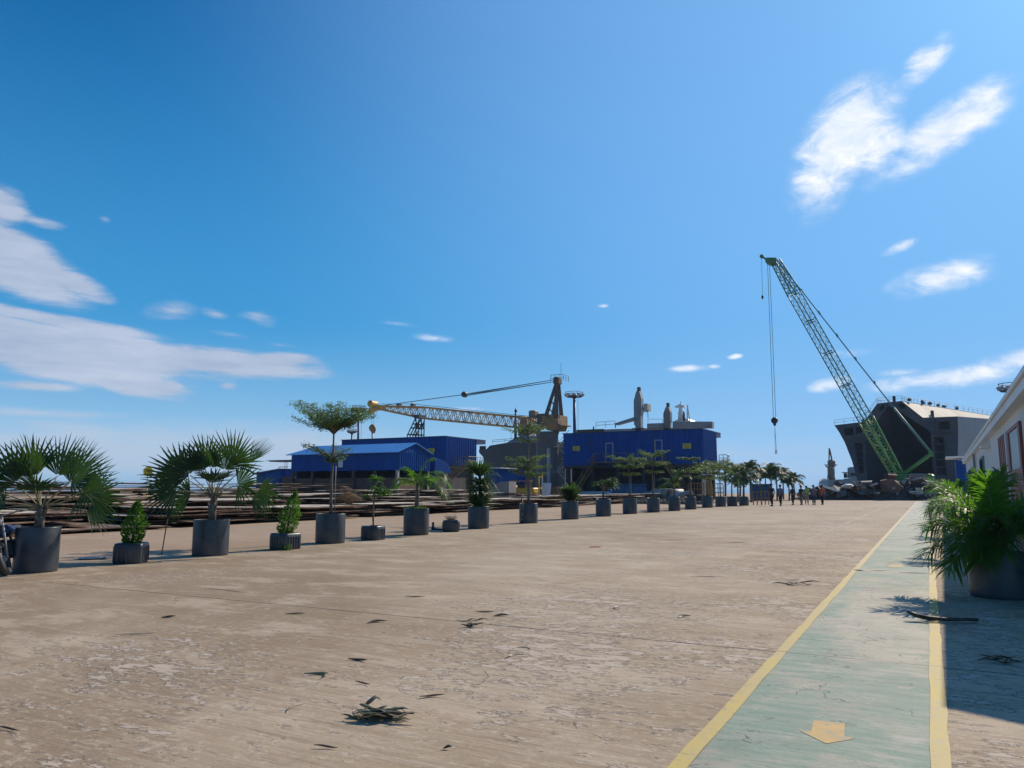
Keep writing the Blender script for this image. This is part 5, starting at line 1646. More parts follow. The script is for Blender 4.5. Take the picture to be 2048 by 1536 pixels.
# ------------------------------------------------------------------ dark ship behind the dock crane
def dark_ship():
    ys = 200.0
    p = lambda px, py, dy=0: A(px, py, ys + dy)
    root = thing('cargo_ship', 'dark grey ship bow moored behind the dock crane', 'ship', (p(1040, 940).x, ys, 0))
    hull = mat('dark_hull_paint', (.028, .033, .042), (.042, .047, .056), .15, .6, world=True, c3=(.035, .035, .04))
    b = MB(); b.prism([p(968, 1000), p(967, 915), p(958, 905), p(958, 899), p(973, 898), p(980, 891), p(1010, 886), p(1040, 885), p(1130, 885), p(1130, 1000)], (0, 30, 0)); b.build('hull', hull, root, True)
    b = MB()
    for px in (961, 964, 967, 970): b.bar(p(px, 899), p(px, 892), .35)
    rails(b, [p(985, 887), p(1035, 883)], 1.0, .06, 3, 2); b.build('bollard', M_BLK, root, True)
    b = MB(); b.prism([p(1012, 886, 4), p(1032, 875, 4), p(1042, 872, 4), p(1075, 872, 4), p(1075, 886, 4)], (0, 12, 0)); b.build('deckhouse', M_GREY, root, True)
    b = MB(); b.prism([p(1036, 872, 4), p(1037, 850, 4), p(1042, 838, 4), p(1048, 832, 4), p(1053, 838, 4), p(1055, 850, 4), p(1056, 872, 4)], (0, 5, 0)); b.build('crane_tower', mat('dull_tower_paint', (.10, .085, .07), (.15, .13, .11), .4, .7, world=True), root, True)
    b = MB(); b.tube([p(1031, 880), p(1031, 850), p(1031.5, 822)], [.45, .4, .25], 8); b.lathe([(.2, -.6), (.5, 0), (.1, .8)], 8, p(1031.5, 822)); b.bar(p(1031.5, 822), p(1031.5, 815), .06); b.bar(p(1022, 885), p(1022, 866), .06); b.build('mast', M_BLK, root, True)
dark_ship()

# ------------------------------------------------------------------ grey ship with deck cranes behind the large blue building
def grey_ship():
    ys = 190.0
    p = lambda px, py, dy=0: A(px, py, ys + dy)
    root = thing('cargo_ship', 'pale grey ship with two deck cranes and a white mast behind the large blue building', 'ship', (p(1300, 940).x, ys, 0))
    lg = mat('pale_grey_paint', (.17, .185, .21), (.22, .235, .26), .3, .55, world=True, c3=(.13, .12, .12))
    b = MB(); b.prism([p(1150, 1000), p(1150, 866), p(1182, 860), p(1230, 858), p(1372, 855), p(1372, 1000)], (0, 12, 0)); b.build('hull', M_GREY, root, True)
    m_ = (p(1300, 900) - p(1299, 900)).length
    for (c_, yt, yb, w) in ((1276, 782, 862, 8), (1334, 814, 858, 7)):
        q = p(c_, yb)
        z0, z1 = q.z - 3, p(c_, yt).z
        b = MB()
        prof = [(-.7, z0), (.7, z0), (.75, lerp(z0, z1, .55)), (.95, lerp(z0, z1, .55)), (1.0, lerp(z0, z1, .85)), (.55, z1), (-.25, z1), (-.85, lerp(z0, z1, .84)), (-.95, lerp(z0, z1, .80)), (-1.0, lerp(z0, z1, .35)), (-.7, lerp(z0, z1, .33))]
        b.prism([(q.x + a * w * m_, ys, z) for a, z in prof], (0, w * m_ * 1.8, 0)); b.build('crane_tower', lg, root, True)
        b = MB(); b.box((q.x + .2 * w * m_, ys + w * m_ * .9, z1 + .5), (w * m_ * .7, w * m_ * .9, 1.2)); b.build('crane_head', M_BLK, root, True)
        b = MB(); b.box((q.x, ys + w * m_ * .9, lerp(z0, z1, .27)), (w * m_ * 2.9, w * m_ * 2.6, .3)); b.build('crane_platform', M_BLK, root, True)
    b = MB(); b.prism([p(1268, 834, -1), p(1268, 840, -1), p(1232, 850, -1), p(1228, 847, -1)], (0, 2, 0)); b.bar(p(1231, 848), p(1231, 856), .12); b.build('crane_jib', lg, root, True)
    b = MB(); b.prism([p(1294, 847, -1), p(1326, 846, -1), p(1326, 856, -1), p(1294, 857, -1)], (0, 2, 0)); b.prism([p(1345, 843, -1), p(1424, 843, -1), p(1424, 856, -1), p(1345, 856, -1)], (0, 2, 0)); b.build('crane_jib', lg, root, True)
    b = MB(); c_ = p(1295, 815); b.box(c_, (7 * m_, 3, 13 * m_)); b.box(p(1289, 818), (6 * m_, 2, 7 * m_)); b.build('crane_cab', mat('rusted_cab', (.30, .26, .20), (.40, .38, .34), .5, .7, c3=(.14, .09, .06)), root, True)
    b = MB(); rails(b, [p(1285, 836, -1), p(1296, 836, -1)], 3.2, .1, 1.1, 2); rails(b, [p(1192, 857), p(1230, 854)], 1.6, .06, 2.5, 2); rails(b, [p(1296, 846), p(1325, 846)], 1.0, .05, 2, 1); b.build('railing', M_GREY, root, True)
    b = MB(); b.prism([p(1345, 858, 8), p(1348, 842, 8), p(1358, 838, 8), p(1372, 836, 8), p(1380, 843, 8), p(1382, 858, 8)], (0, 8, 0)); b.build('bridge', M_WHITE, root, True)
    b = MB(); b.tube([p(1361, 840, 8), p(1361, 815, 8), p(1361.5, 808, 8)], [.75, .45, .2], 8); b.box(p(1361, 813.5, 8), (19 * m_, 2, .4)); b.box(p(1361, 827, 8), (7 * m_, 2, .3)); b.bar(p(1361.5, 810, 8), p(1361.5, 803, 8), .12); b.lathe([(.1, -.5), (1.0, .2), (.2, .5)], 10, p(1361, 812, 8)); b.build('mast', M_WHITE, root, True)
    b = MB(); b.bar(p(1375, 840, 8), p(1375, 810, 8), .2); b.bar(p(1380, 843, 8), p(1375, 812, 8), .12)
    for k in range(6): b.bar(p(1375, 812 + 4.6 * k, 8), p(1375.5 + .7 * k, 812 + 4.6 * k, 8), .08)
    b.build('lattice_mast', M_WHITE, root, True)
    b = MB(); b.tube([p(1368, 842, 8), p(1368, 823, 8)], 2 * m_, 8); b.build('funnel', M_BLUED, root, True)
    b = MB(); b.box(p(1180, 862), (60 * m_, 1.0, .8)); b.bar(p(1187, 862), p(1187, 853), .2); b.build('hatch', M_DARK, root, True)
grey_ship()

# ------------------------------------------------------------------ green crawler crane
def crawler_crane():
    yc = 122.0
    p = lambda px, py, dy=0: A(px, py, yc + dy)
    m_ = (p(1700, 900) - p(1699, 900)).length
    base = p(1810, 980); base.z = 0
    root = thing('crawler_crane', 'green lattice-boom crawler crane lifting over the scrap heap', 'crane', base)
    grn = mat('green_crane_paint', (.085, .24, .05), (.12, .30, .07), .5, .5)
    teal = mat('teal_boom_paint', (.05, .20, .20), (.07, .24, .23), .5, .5)
    foot, tip = p(1796, 952), p(1552, 524)
    k1 = foot.lerp(tip, .245)
    side = IMR
    b = MB(); b.lattice(foot, k1, side, 11 * m_, 22 * m_, 8, .14, .06, wide=1.7); b.build('boom_base', grn, root, True)
    b = MB(); b.lattice(k1, foot.lerp(tip, .84), side, 21 * m_, 21 * m_, 26, .095, .03, wide=1.5)
    for t_ in (.245, .40, .55, .70, .84):
        c_ = foot.lerp(tip, t_)
        ax = (tip - foot).normalized(); s_ = (side - ax * side.dot(ax)).normalized()
        for dy in (-.85, .85): b.tube([c_ - s_ * 11 * m_ + Vector((0, dy, 0)), c_ + s_ * 11 * m_ + Vector((0, dy, 0))], .09, 4)
    b.lattice(foot.lerp(tip, .84), tip, side, 22 * m_, 12 * m_, 8, .12, .05, wide=1.4); b.build('boom', teal, root, True)
    b = MB(); b.prism([p(1530, 523, -.9), p(1533, 515, -.9), p(1552, 515, -.9), p(1553, 524, -.9), p(1540, 527, -.9)], (0, 1.8, 0)); b.tube([p(1533, 519), p(1524, 513)], [.18, .12], 6); b.lathe([(.0001, -.2), (.3, -.2), (.3, .2), (.0001, .2)], 12, p(1523.5, 513), 0, False, Matrix.Rotation(R(90), 3, 'X')); b.build('boom_head', mat('dark_green_paint', (.05, .14, .06), (.07, .17, .07), 1, .5), root, True)
    # mast and pendants
    mt = p(1862, 908)
    b = MB()
    for dy in (-.9, .9): b.tube([p(1804, 950, dy), mt + Vector((0, dy, 0))], .26, 6)
    for k in range(6): b.bar(p(1804, 950, -.9).lerp(mt + Vector((0, -.9, 0)), k / 5), p(1804, 950, .9).lerp(mt + Vector((0, .9, 0)), k / 5), .12)
    b.box(mt, (.6, 2.2, .6)); b.build('mast', grn, root, True)
    b = MB(); pm = p(1815, 850)
    for dy in (-.7, .7):
        b.tube([mt + Vector((0, dy, .2)), mt.lerp(tip, .22) + Vector((0, dy, 0))], .15, 5)
        b.bar(mt.lerp(tip, .22) + Vector((0, dy, 0)), p(1553, 518, dy), .07)
        for t_ in (.22, .34, .46, .58, .7, .82, .92): b.box(mt.lerp(p(1553, 518), t_) + Vector((0, dy, 0)), (.28, .2, .28))
    b.bar(p(1553, 518), p(1600, 590), .05)
    b.build('pendant', teal, root, True)
    blk = p(1549, 841)
    b = MB(); b.bar(p(1535, 524), blk + Vector((-.15, 0, .3)), .035); b.bar(p(1539, 525), blk + Vector((.2, 0, .3)), .035); b.bar(p(1523, 514), p(1525, 592), .025); b.build('hoist_cable', M_BLK, root, True)
    b = MB(); b.lathe([(.0001, -.3), (.42, -.28), (.52, 0), (.42, .28), (.0001, .3)], 16, blk, 0, True, Matrix.Rotation(R(90), 3, 'X')); b.box(blk + Vector((0, 0, -.55)), (.4, .4, .5), 0, 0, None, .08); b.build('hook_block', M_BLK, root, True)
    b = MB(); b.lathe([(.02, .35), (.16, .15), (.18, -.1), (.02, -.4)], 10, p(1525, 594)); b.build('ball_hook', M_BLK, root, True)
    b = MB(); b.bar(blk + Vector((0, 0, -.8)), p(1551, 908), .03); b.bar(blk + Vector((0, 0, -.8)), p(1553.5, 908), .03)
    for px in (1551, 1553.5): b.bar(p(px, 900), p(px, 908), .06)
    b.build('sling', mat('pale_sling', (.4, .35, .32), (.5, .45, .4), 2, .8), root, True)
    # machine
    c_ = p(1818, 968)
    b = MB(); b.box((c_.x, yc, 2.5), (5.6, 3.2, 1.9), 0, 0, None, .15); b.box((c_.x + 2.6, yc, 2.3), (1.2, 3.6, 2.2), 0, 0, None, .2); b.build('machine_house', grn, root, True)
    b = MB(); b.box((c_.x - 2.3, yc - 2.2, 2.6), (1.5, 1.1, 2.0), 0, 0, None, .12); b.build('cab', M_DARK, root, True)
    for dy in (-2.4, 2.4):
        b = MB(); b.box((c_.x, yc + dy, .65), (7.0, 1.0, 1.2), 0, 0, None, .4); b.build('crawler_track', M_BLK, root, True)
    b = MB(); b.lathe([(1.3, 1.1), (1.3, 1.6)], 16, (c_.x, yc, 0)); b.build('slew_ring', M_BLK, root, True)
crawler_crane()

# ------------------------------------------------------------------ cut hull section
def hull_section():
    D = 165.0
    O = A(1797, 977, D); O.z = 0
    sc_ = (A(1798, 900, D) - A(1797, 900, D)).dot(IMR)
    fwd = Vector(ray(1797, 977)).normalized(); fwd.z = 0; fwd.normalize()
    rt = Vector((fwd.y, -fwd.x, 0))
    root = thing('ship_hull_section', 'huge cut-open ship hull section showing its dark tank interior', 'ship hull', O)
    axis = (fwd * math.cos(R(24)) + rt * math.sin(R(24)))      # the hull runs away and slightly to one side
    s_ = (A(1798, 977, D) - A(1797, 977, D)).length
    def z_(py): return A(1797, py, D).z
    def pt(px, py): return O + rt * ((px - 1797) * s_) + Vector((0, 0, max(-.3, z_(py))))
    outer = [(1722, 1002), (1712, 952), (1705, 920), (1692, 882), (1682, 862), (1672, 846), (1735, 841), (1765, 805), (1815, 802), (1855, 837), (1922, 837), (1921, 870), (1916, 920), (1908, 1002)]
    inner = [(1732, 992), (1732, 888), (1748, 862), (1784, 812.5), (1795, 812.5), (1864, 862), (1868, 870), (1868, 992)]
    holes = [[(1692, 854), (1712, 852.5), (1712, 867), (1692, 868)], [(1717, 852), (1732, 850.5), (1732, 862), (1717, 866)], [(1884, 846), (1906, 846), (1906, 862), (1884, 862)],
             [(1766, 816), (1774, 808), (1779, 808), (1779, 816), (1771, 822)], [(1806, 807), (1818, 807), (1824, 814), (1816, 818), (1806, 812)],
             [(1712, 884), (1728, 884), (1728, 945), (1718, 945)], [(1874, 876), (1892, 876), (1892, 950), (1874, 950)]]
    face_m = mat('bare_bulkhead_steel', (.036, .045, .062), (.062, .070, .085), .55, .75, 0.0, world=True, c3=(.06, .055, .055))
    dark = mat('tank_interior', (.020, .030, .050), (.032, .042, .064), .4, .8, world=True)
    hullm = mat('pale_hull_paint', (.24, .255, .28), (.31, .325, .345), .18, .6, world=True, c3=(.15, .135, .125), stretch=(1, 1, .3))
    deckm = mat('beige_deck_paint', (.50, .44, .35), (.58, .52, .43), .3, .7, world=True, c3=(.44, .37, .28))
    bm = bmesh.new()
    def loop(pts, off=Vector()):
        vs = [bm.verts.new(pt(*q) + off) for q in pts]
        return [bm.edges.new((vs[i], vs[(i + 1) % len(vs)])) for i in range(len(vs))], vs
    ed = []
    e1, vo_ = loop(outer); e2, vi_ = loop(inner); ed += e1 + e2
    for h_ in holes: ed += loop(h_)[0]
    bmesh.ops.triangle_fill(bm, use_beauty=True, use_dissolve=False, edges=ed)
    bm.normal_update()
    me = bpy.data.meshes.new('bulkhead')
    inv = PM[root.name].inverted(); bm.transform(inv)
    bm.to_mesh(me); bm.free(); me.materials.append(face_m)
    o = bpy.data.objects.new('bulkhead', me); COL.objects.link(o); o.parent = root
    # tank interior behind the face
    b = MB(); n = len(inner); dep = axis * 30
    P0 = [pt(*q) for q in inner]; P1 = [p + dep for p in P0]
    for i in range(n): b.face([P0[i], P0[(i + 1) % n], P1[(i + 1) % n], P1[i]])
    b.face(P1); b.build('tank', dark, root, True)
    for k in range(5):                                    # seams across the far tank wall
        b = MB(); q0, q1 = pt(1734, 880 + 22 * k), pt(1866, 880 + 22 * k)
        b.bar(q0 + dep * .97, q1 + dep * .97, .10); b.build('wall_seam', face_m, root, True)
    for h_ in holes:
        b = MB()
        Q0 = [pt(*q) + axis * .02 for q in h_]; Q1 = [p + axis * 2.5 for p in Q0]; n = len(h_)
        for i in range(n): b.face([Q0[i], Q0[(i + 1) % n], Q1[(i + 1) % n], Q1[i]])
        b.face(Q1); b.build('wing_tank', dark, root, True)
    # stiffeners on the cut face
    for (x0, x1, ys_) in ((1706, 1731, (874, 880)), (1870, 1914, (866, 870)), (1716, 1731, (900, 915, 930)), (1872, 1893, (890, 905, 920, 935))):
        for y_ in ys_:
            b = MB(); b.bar(pt(x0, y_) - axis * .15, pt(x1, y_) - axis * .15, .13); b.build('stiffener', face_m, root, True)
    for (x_, ya_, yb_2) in ((1714.5, 851, 870), (1734, 866, 992), (1870.5, 873, 992), (1880, 843, 866), (1895, 870, 990), (1786, 806, 812)):
        b = MB(); b.bar(pt(x_, ya_) - axis * .12, pt(x_, yb_2) - axis * .12, .16); b.build('stiffener', face_m, root, True)
    # shell: lofted along the axis, fuller behind the cut
    def ring(t_):
        w = axis * (46 * t_)
        full = math.sin(min(1, t_ * 1.3) * math.pi / 2)
        pts = []
        for (px, py) in outer:
            q = pt(px, py)
            x = (px - 1797) * s_
            low = max(0, min(1, (py - 846) / 110))
            if px < 1720 or (px <= 1722): x -= full * 3.2 * low
            if px > 1900: x += math.sin(min(1, t_ * 2.2) * math.pi / 2) * (3.0 + 2.0 * low)
            pts.append(O + rt * x + Vector((0, 0, q.z)) + w)
        return pts
    ts = [0, .02, .045, .08, .12, .17, .23, .30, .38, .5, .65, .82, 1.0]
    rings = [ring(t_) for t_ in ts]
    b, dk = MB(), MB()
    n = len(outer)
    for a, c_ in zip(rings[:-1], rings[1:]):
        for i in range(n - 1):
            tgt = dk if 5 <= i <= 9 else b
            tgt.face([a[i], a[i + 1], c_[i + 1], c_[i]], 0, tgt is b)
    b.face(rings[-1]); b.build('hull_shell', hullm, root, True)
    dk.build('deck', deckm, root, True)
    # railings and fittings on the trunk deck
    b = MB()
    for j, i in ((0, 7), (0, 8)):
        pts = [lerp_ring(rings, i, k / 18) for k in range(19)]
        rails(b, pts, 1.0, .03, 2.4, 2)
    rails(b, [rings[0][5], rings[0][6]], 1.0, .03, 1.6, 2); rails(b, [rings[0][7], rings[0][8]], 1.0, .03, 1.8, 2); rails(b, [rings[0][6], rings[0][7]], 1.0, .03, 1.6, 2)
    b.build('railing', M_GREY, root, True)
    def fit(q, sz, rz_):
        b = MB(); b.box(q, sz, rz_, 0, None, min(sz) * .25); b.build('deck_fitting', M_DARK, root, True)
    for t_ in (.22, .46, .53, .57, .68, .74, .8):
        fit(lerp_ring(rings, 8, t_) + rt * rv(-1, .2) + Vector((0, 0, .45)), (rv(.4, .8), .6, rv(.5, .8)), rv(0, 1))
    fit(lerp_ring(rings, 9, .35) + Vector((0, 0, .9)) - rt * .6, (.5, .6, 1.8), .4)
    fit(lerp_ring(rings, 7, .0) + Vector((0, 0, .7)) + rt * 3, (.5, .5, 1.3), .4)
def lerp_ring(rings, i, t_):
    n = len(rings) - 1; f = t_ * n; k = min(n - 1, int(f))
    return rings[k][i].lerp(rings[k + 1][i], f - k)
hull_section()

# tug-like vessel and small crane boat left of the hull
yc = 190.0
p = lambda px, py, dy=0: A(px, py, yc + dy)
q = thing('crane_barge', 'small crane barge with a brown tower crane moored beside the cut hull', 'barge', (p(1665, 970).x, yc, 0))
pale = mat('pale_green_grey_paint', (.26, .33, .34), (.32, .38, .38), .2, .6, world=True)
b = MB(); b.prism([p(1640, 985), p(1640, 962), p(1643, 958), p(1648, 957), p(1655, 960), p(1700, 958), p(1730, 958), p(1730, 985)], (0, 12, 0)); b.build('hull', pale, q, True)
brn = mat('brown_grey_crane_paint', (.17, .14, .13), (.23, .19, .17), .3, .7, world=True)
b = MB(); b.lathe([(.95, p(1662, 960, 5).z), (.75, p(1662, 948, 5).z), (.7, p(1662, 935, 5).z), (1.1, p(1662, 934, 5).z), (1.1, p(1662, 932, 5).z)], 12, (p(1662, 950, 5).x, yc + 5, 0)); b.build('tower', brn, q, True)
b = MB(); c_ = p(1663, 926, 5); b.box(c_, (1.6, 1.8, 1.5), 0, 0, None, .3); b.box(p(1662, 930, 5), (2.6, 2.4, .2)); b.build('cab', brn, q, True)
b = MB(); b.tube([p(1658, 924, 5), p(1658.5, 896, 5)], .13, 4); b.tube([p(1664, 921, 5), p(1659, 898, 5)], .18, 4); b.bar(p(1657.5, 896, 5), p(1657, 928, 5), .04); b.build('jib', mat('red_brown_jib', (.25, .12, .10), (.3, .15, .12), .5, .7), q, True)
b = MB(); b.bar(p(1669, 958, 5), p(1669, 936, 5), .06); b.bar(p(1657, 958, 5), p(1657, 936, 5), .05); b.build('stay', M_BLK, q, True)
q = thing('tugboat', 'pale blue vessel wheelhouse moored against the cut hull', 'boat', (p(1702, 960).x, yc - 8, 0))
pb = mat('pale_blue_paint', (.20, .33, .42), (.26, .38, .46), .4, .55, world=True)
b = MB(); b.prism([p(1688, 985, -8), p(1688, 957, -8), p(1722, 956, -8), p(1722, 985, -8)], (0, 6, 0)); b.build('hull', pb, q, True)
b = MB(); b.prism([p(1695, 956, -8), p(1695, 936, -8), p(1700, 934, -8), p(1713, 934, -8), p(1713, 956, -8)], (0, 4, 0)); b.build('wheelhouse', pb, q, True)
b = MB(); b.box(p(1691, 951, -8), (5 * .12, 1.5, 1.0)); b.box(p(1690, 945, -8), (9 * .12, 2, .15)); b.build('shelter', M_DARK, q, True)
b = MB(); b.box(p(1707, 949, -8.1), (1.1, .1, .6)); b.build('window', M_DARK, q, True)

# ------------------------------------------------------------------ scrap heap
def scrap():
    global rnd
    keep = rnd; rnd = random.Random(11)
    y0 = 106.0
    core = MB()
    # tangled core, one lumpy ridge
    nx, ny = 90, 12
    xa, xb = A(1570, 985, y0).x, A(1905, 985, y0).x
    def ht(u, v):
        env = min(1, u * 6, (1 - u) * 9) * math.sin(math.pi * min(1, max(0, v)) * .98)
        pk = 1.0 + .55 * math.exp(-((u - .72) / .12) ** 2) - .35 * math.exp(-((u - .1) / .1) ** 2)
        x = u * 40
        return max(0, env * pk * (1.35 + .9 * mnoise.noise(Vector((x * .5, v * 4, 0))) + .6 * mnoise.noise(Vector((x * 1.9, v * 9, 3)))))
    vs = [(lerp(xa, xb, i / nx), y0 + 7 * j / ny, ht(i / nx, j / ny)) for i in range(nx + 1) for j in range(ny + 1)]
    fs = [(i * (ny + 1) + j, (i + 1) * (ny + 1) + j, (i + 1) * (ny + 1) + j + 1, i * (ny + 1) + j + 1) for i in range(nx) for j in range(ny)]
    core.add(vs, fs)
    dk = mat('tangled_scrap_steel', (.022, .018, .018), (.10, .075, .065), 2.6, .85, .8, world=True, c3=(.05, .035, .03))
    tag(core.build('scrap_heap', dk), 'tangled dark heap of scrap steel below the crawler crane', 'scrap heap', kind='stuff')
    mats_ = [mat('scrap_rust_brown', (.11, .065, .05), (.17, .11, .085), 1, .85), mat('scrap_pale_grey', (.42, .40, .37), (.55, .53, .50), 1, .7), mat('scrap_dull_grey', (.16, .15, .15), (.22, .21, .2), 1, .8),
             mat('scrap_red_lead', (.20, .075, .06), (.14, .06, .05), 1, .8), mat('scrap_white', (.66, .64, .60), (.74, .72, .68), 1, .6)]
    nm = ['rust brown', 'pale grey', 'dull grey', 'red lead', 'white']
    for k in range(130):
        u = rv(.10, .99)
        v = rv(.12, .55)
        x, y = lerp(xa, xb, u), y0 + 7 * v
        z = ht(u, v) + rv(-.15, .35)
        mi = rnd.choices(range(5), (5, 2.2, 4, 1.6, .9))[0]
        kind = rnd.choices(('plate', 'pipe', 'beam'), (5, 2, 2))[0]
        b = MB()
        if kind == 'plate':
            ln, wd = rv(.8, 3.0), rv(.4, 1.4); bend = rv(.1, .5)
            Mx = Matrix.Rotation(rv(0, 6.28), 3, 'Z') @ Matrix.Rotation(rv(-.9, .9), 3, 'X') @ Matrix.Rotation(rv(-.5, .5), 3, 'Y')
            n = 6
            P = [[Mx @ Vector((ln * (i / n - .5), wd * (j - .5), bend * math.sin(i / n * 4 + j) * .5)) for j in (0, 1)] for i in range(n + 1)]
            for i in range(n):
                b.face([P[i][0], P[i + 1][0], P[i + 1][1], P[i][1]])
                dn = Vector((0, 0, -.04))
                b.face([P[i][1] + dn, P[i + 1][1] + dn, P[i + 1][0] + dn, P[i][0] + dn])
                b.face([P[i][0], P[i][0] + dn, P[i + 1][0] + dn, P[i + 1][0]]); b.face([P[i][1], P[i + 1][1], P[i + 1][1] + dn, P[i][1] + dn])
            name = 'scrap_plate'; lab = f'bent {nm[mi]} offcut plate on the scrap heap below the crawler crane'
        elif kind == 'pipe':
            d = rdir(.4); ln = rv(1.2, 4.0)
            b.tube([d * -ln / 2, Vector((0, 0, rv(-.2, .2))), d * ln / 2], rv(.05, .14), 8)
            name = 'scrap_pipe'; lab = f'bent {nm[mi]} pipe on the scrap heap below the crawler crane'
        else:
            d = rdir(.35); ln = rv(1.5, 4.0)
            Mx = d.to_track_quat('X', 'Z').to_matrix()
            for dz in (-.1, .1): b.box(Mx @ Vector((0, 0, dz)), (ln, .2, .03), 0, 0, Mx)
            b.box((0, 0, 0), (ln, .03, .17), 0, 0, Mx)
            name = 'scrap_beam'; lab = f'cut {nm[mi]} beam on the scrap heap below the crawler crane'
        o = b.build(name, mats_[mi]); o.location = (x, y, z)
        tag(o, lab, 'scrap metal', f'{nm[mi]} {kind} scrap on the heap')
    # the long white beam and the pale crumpled panel that stand out
    b = MB(); a, c_ = A(1638, 970, y0 - 1), A(1677, 982, y0 - 1)
    Mx = (c_ - a).to_track_quat('X', 'Z').to_matrix()
    b.box((a + c_) / 2, ((c_ - a).length, .3, .26), 0, 0, Mx, .03)
    tag(b.build('scrap_beam', mats_[4]), 'long white beam sloping down at the end of the scrap heap by the people', 'scrap metal')
    for (pts, mi, lab) in [([(1682, 974), (1690, 969), (1703, 970), (1707, 973), (1697, 977), (1686, 977)], 4, 'crumpled white panel lying on the middle of the scrap heap'),
                           ([(1818, 984), (1846, 984), (1846, 990), (1820, 988)], 4, 'white slab at the palm end of the scrap heap'),
                           ([(1831, 977), (1846, 978), (1846, 984), (1832, 984)], 1, 'square pale panel propped at the palm end of the scrap heap'),
                           ([(1760, 962), (1785, 958), (1806, 975), (1795, 992), (1765, 985)], 0, 'large brown crumpled plate beneath the boom foot'),
                           ([(1722, 964), (1744, 963), (1743, 966), (1722, 967)], 1, 'flat pale strip resting behind the heap middle'),
                           ([(1776, 949), (1794, 951), (1790, 960), (1776, 958)], 3, 'red lead coated block at the foot of the boom')]:
        b = MB(); Q = [A(x_, y_, y0 + .2 + .25 * k) for k, (x_, y_) in enumerate(pts)]
        b.prism(Q, (0, .35, .12)); tag(b.build('scrap_sheet', mats_[mi]), lab, 'scrap metal')
    rnd = keep
scrap()
p = lambda px, py, dy=0: A(px, py, 116 + dy)
q = thing('mesh_crate', 'grey wire mesh crate standing behind the palm end of the scrap', 'crate', p(1834, 985) * Vector((1, 1, 0)) if False else (p(1834, 985).x, 116, 0))
b = MB()
for k in range(12): b.bar(p(1820 + 2.6 * k, 949), p(1820 + 2.6 * k, 982), .04)
for k in range(7): b.bar(p(1820, 949 + 5 * k), p(1849, 949 + 5 * k), .04)
b.bar(p(1820, 949), p(1849, 949), .12); b.bar(p(1820, 955), p(1849, 955), .08)
for px in (1820, 1849): b.bar(p(px, 949), p(px, 985), .1)
b.build('mesh', M_GREY, q, True)
b = MB(); b.box(p(1834, 968, 1.2), (2.2, 1.6, 2.4)); b.build('load', M_DARK, q, True)
# blue store by the white building's far end
a, c_ = A(1892, 916, 75), A(1932, 916, 75)
q = thing('blue_store', 'blue store with a white roof edge beyond the white building', 'building', ((a.x + c_.x) / 2, 77, 0))
b = MB(); b.box(((a.x + c_.x) / 2 + .4, 77, a.z / 2 - .1), (c_.x - a.x - .6, 3, a.z - .2)); b.build('wall', M_BLUE, q, True)
b = MB(); b.box(((a.x + c_.x) / 2, 76.9, a.z + .06), (c_.x - a.x, 3.6, .16)); b.build('roof', M_WHITE, q, True)

# ------------------------------------------------------------------ yard clutter behind the planters
yk = 92.0
p = lambda px, py, dy=0: A(px, py, yk + dy)
def lie(px, y): return Vector((p(px, 980).x, y, 0))
# blue container
a, c_ = A(975, 940, 84), A(1016, 940, 84)
q = thing('blue_container', 'small blue site cabin with a white roof edge near the dark ship', 'cabin', ((a.x + c_.x) / 2, 85, 0))
zt = A(990, 937, 84).z
b = MB(); xm = A(998, 940, 84).x; corr(b, (a.x, 84), (xm, 84), 0.1, zt, .2); corr(b, (xm, 84), (xm + .6, 90), 0.1, zt, .2); b.face([(a.x, 84, zt), (xm, 84, zt), (xm + .6, 90, zt), (a.x, 90, zt)]); b.face([(a.x, 90, 0), (a.x, 84, 0), (a.x, 84, zt), (a.x, 90, zt)]); b.build('wall', M_BLUE, q, True)
b = MB(); b.box((lerp(a.x, xm, .55), 86.5, zt + .05), (xm - a.x + .9, 6.0, .10)); b.build('roof', M_WHITE, q, True)
# grey steel block
a = A(1003, 973, 72)
q = thing('steel_block', 'grey curved steel block standing beside the yellow loader', 'steel block', (a.x, 72, 0))
b = MB(); pp = lambda px, py: A(px, py, 72); b.prism([pp(984, 1000), pp(985, 976), pp(995, 966), pp(1002, 963.5), pp(1018, 963), pp(1018, 1000)], (0, 1.6, 0)); b.build('block', mat('dusty_steel', (.20, .185, .175), (.26, .24, .22), .8, .8), q, True)
b = MB(); b.lathe([(.14, -.02), (.14, .02)], 14, pp(994, 975), 0, False, Matrix.Rotation(R(90), 3, 'X')); b.build('hole_plate', M_BLK, q, True)
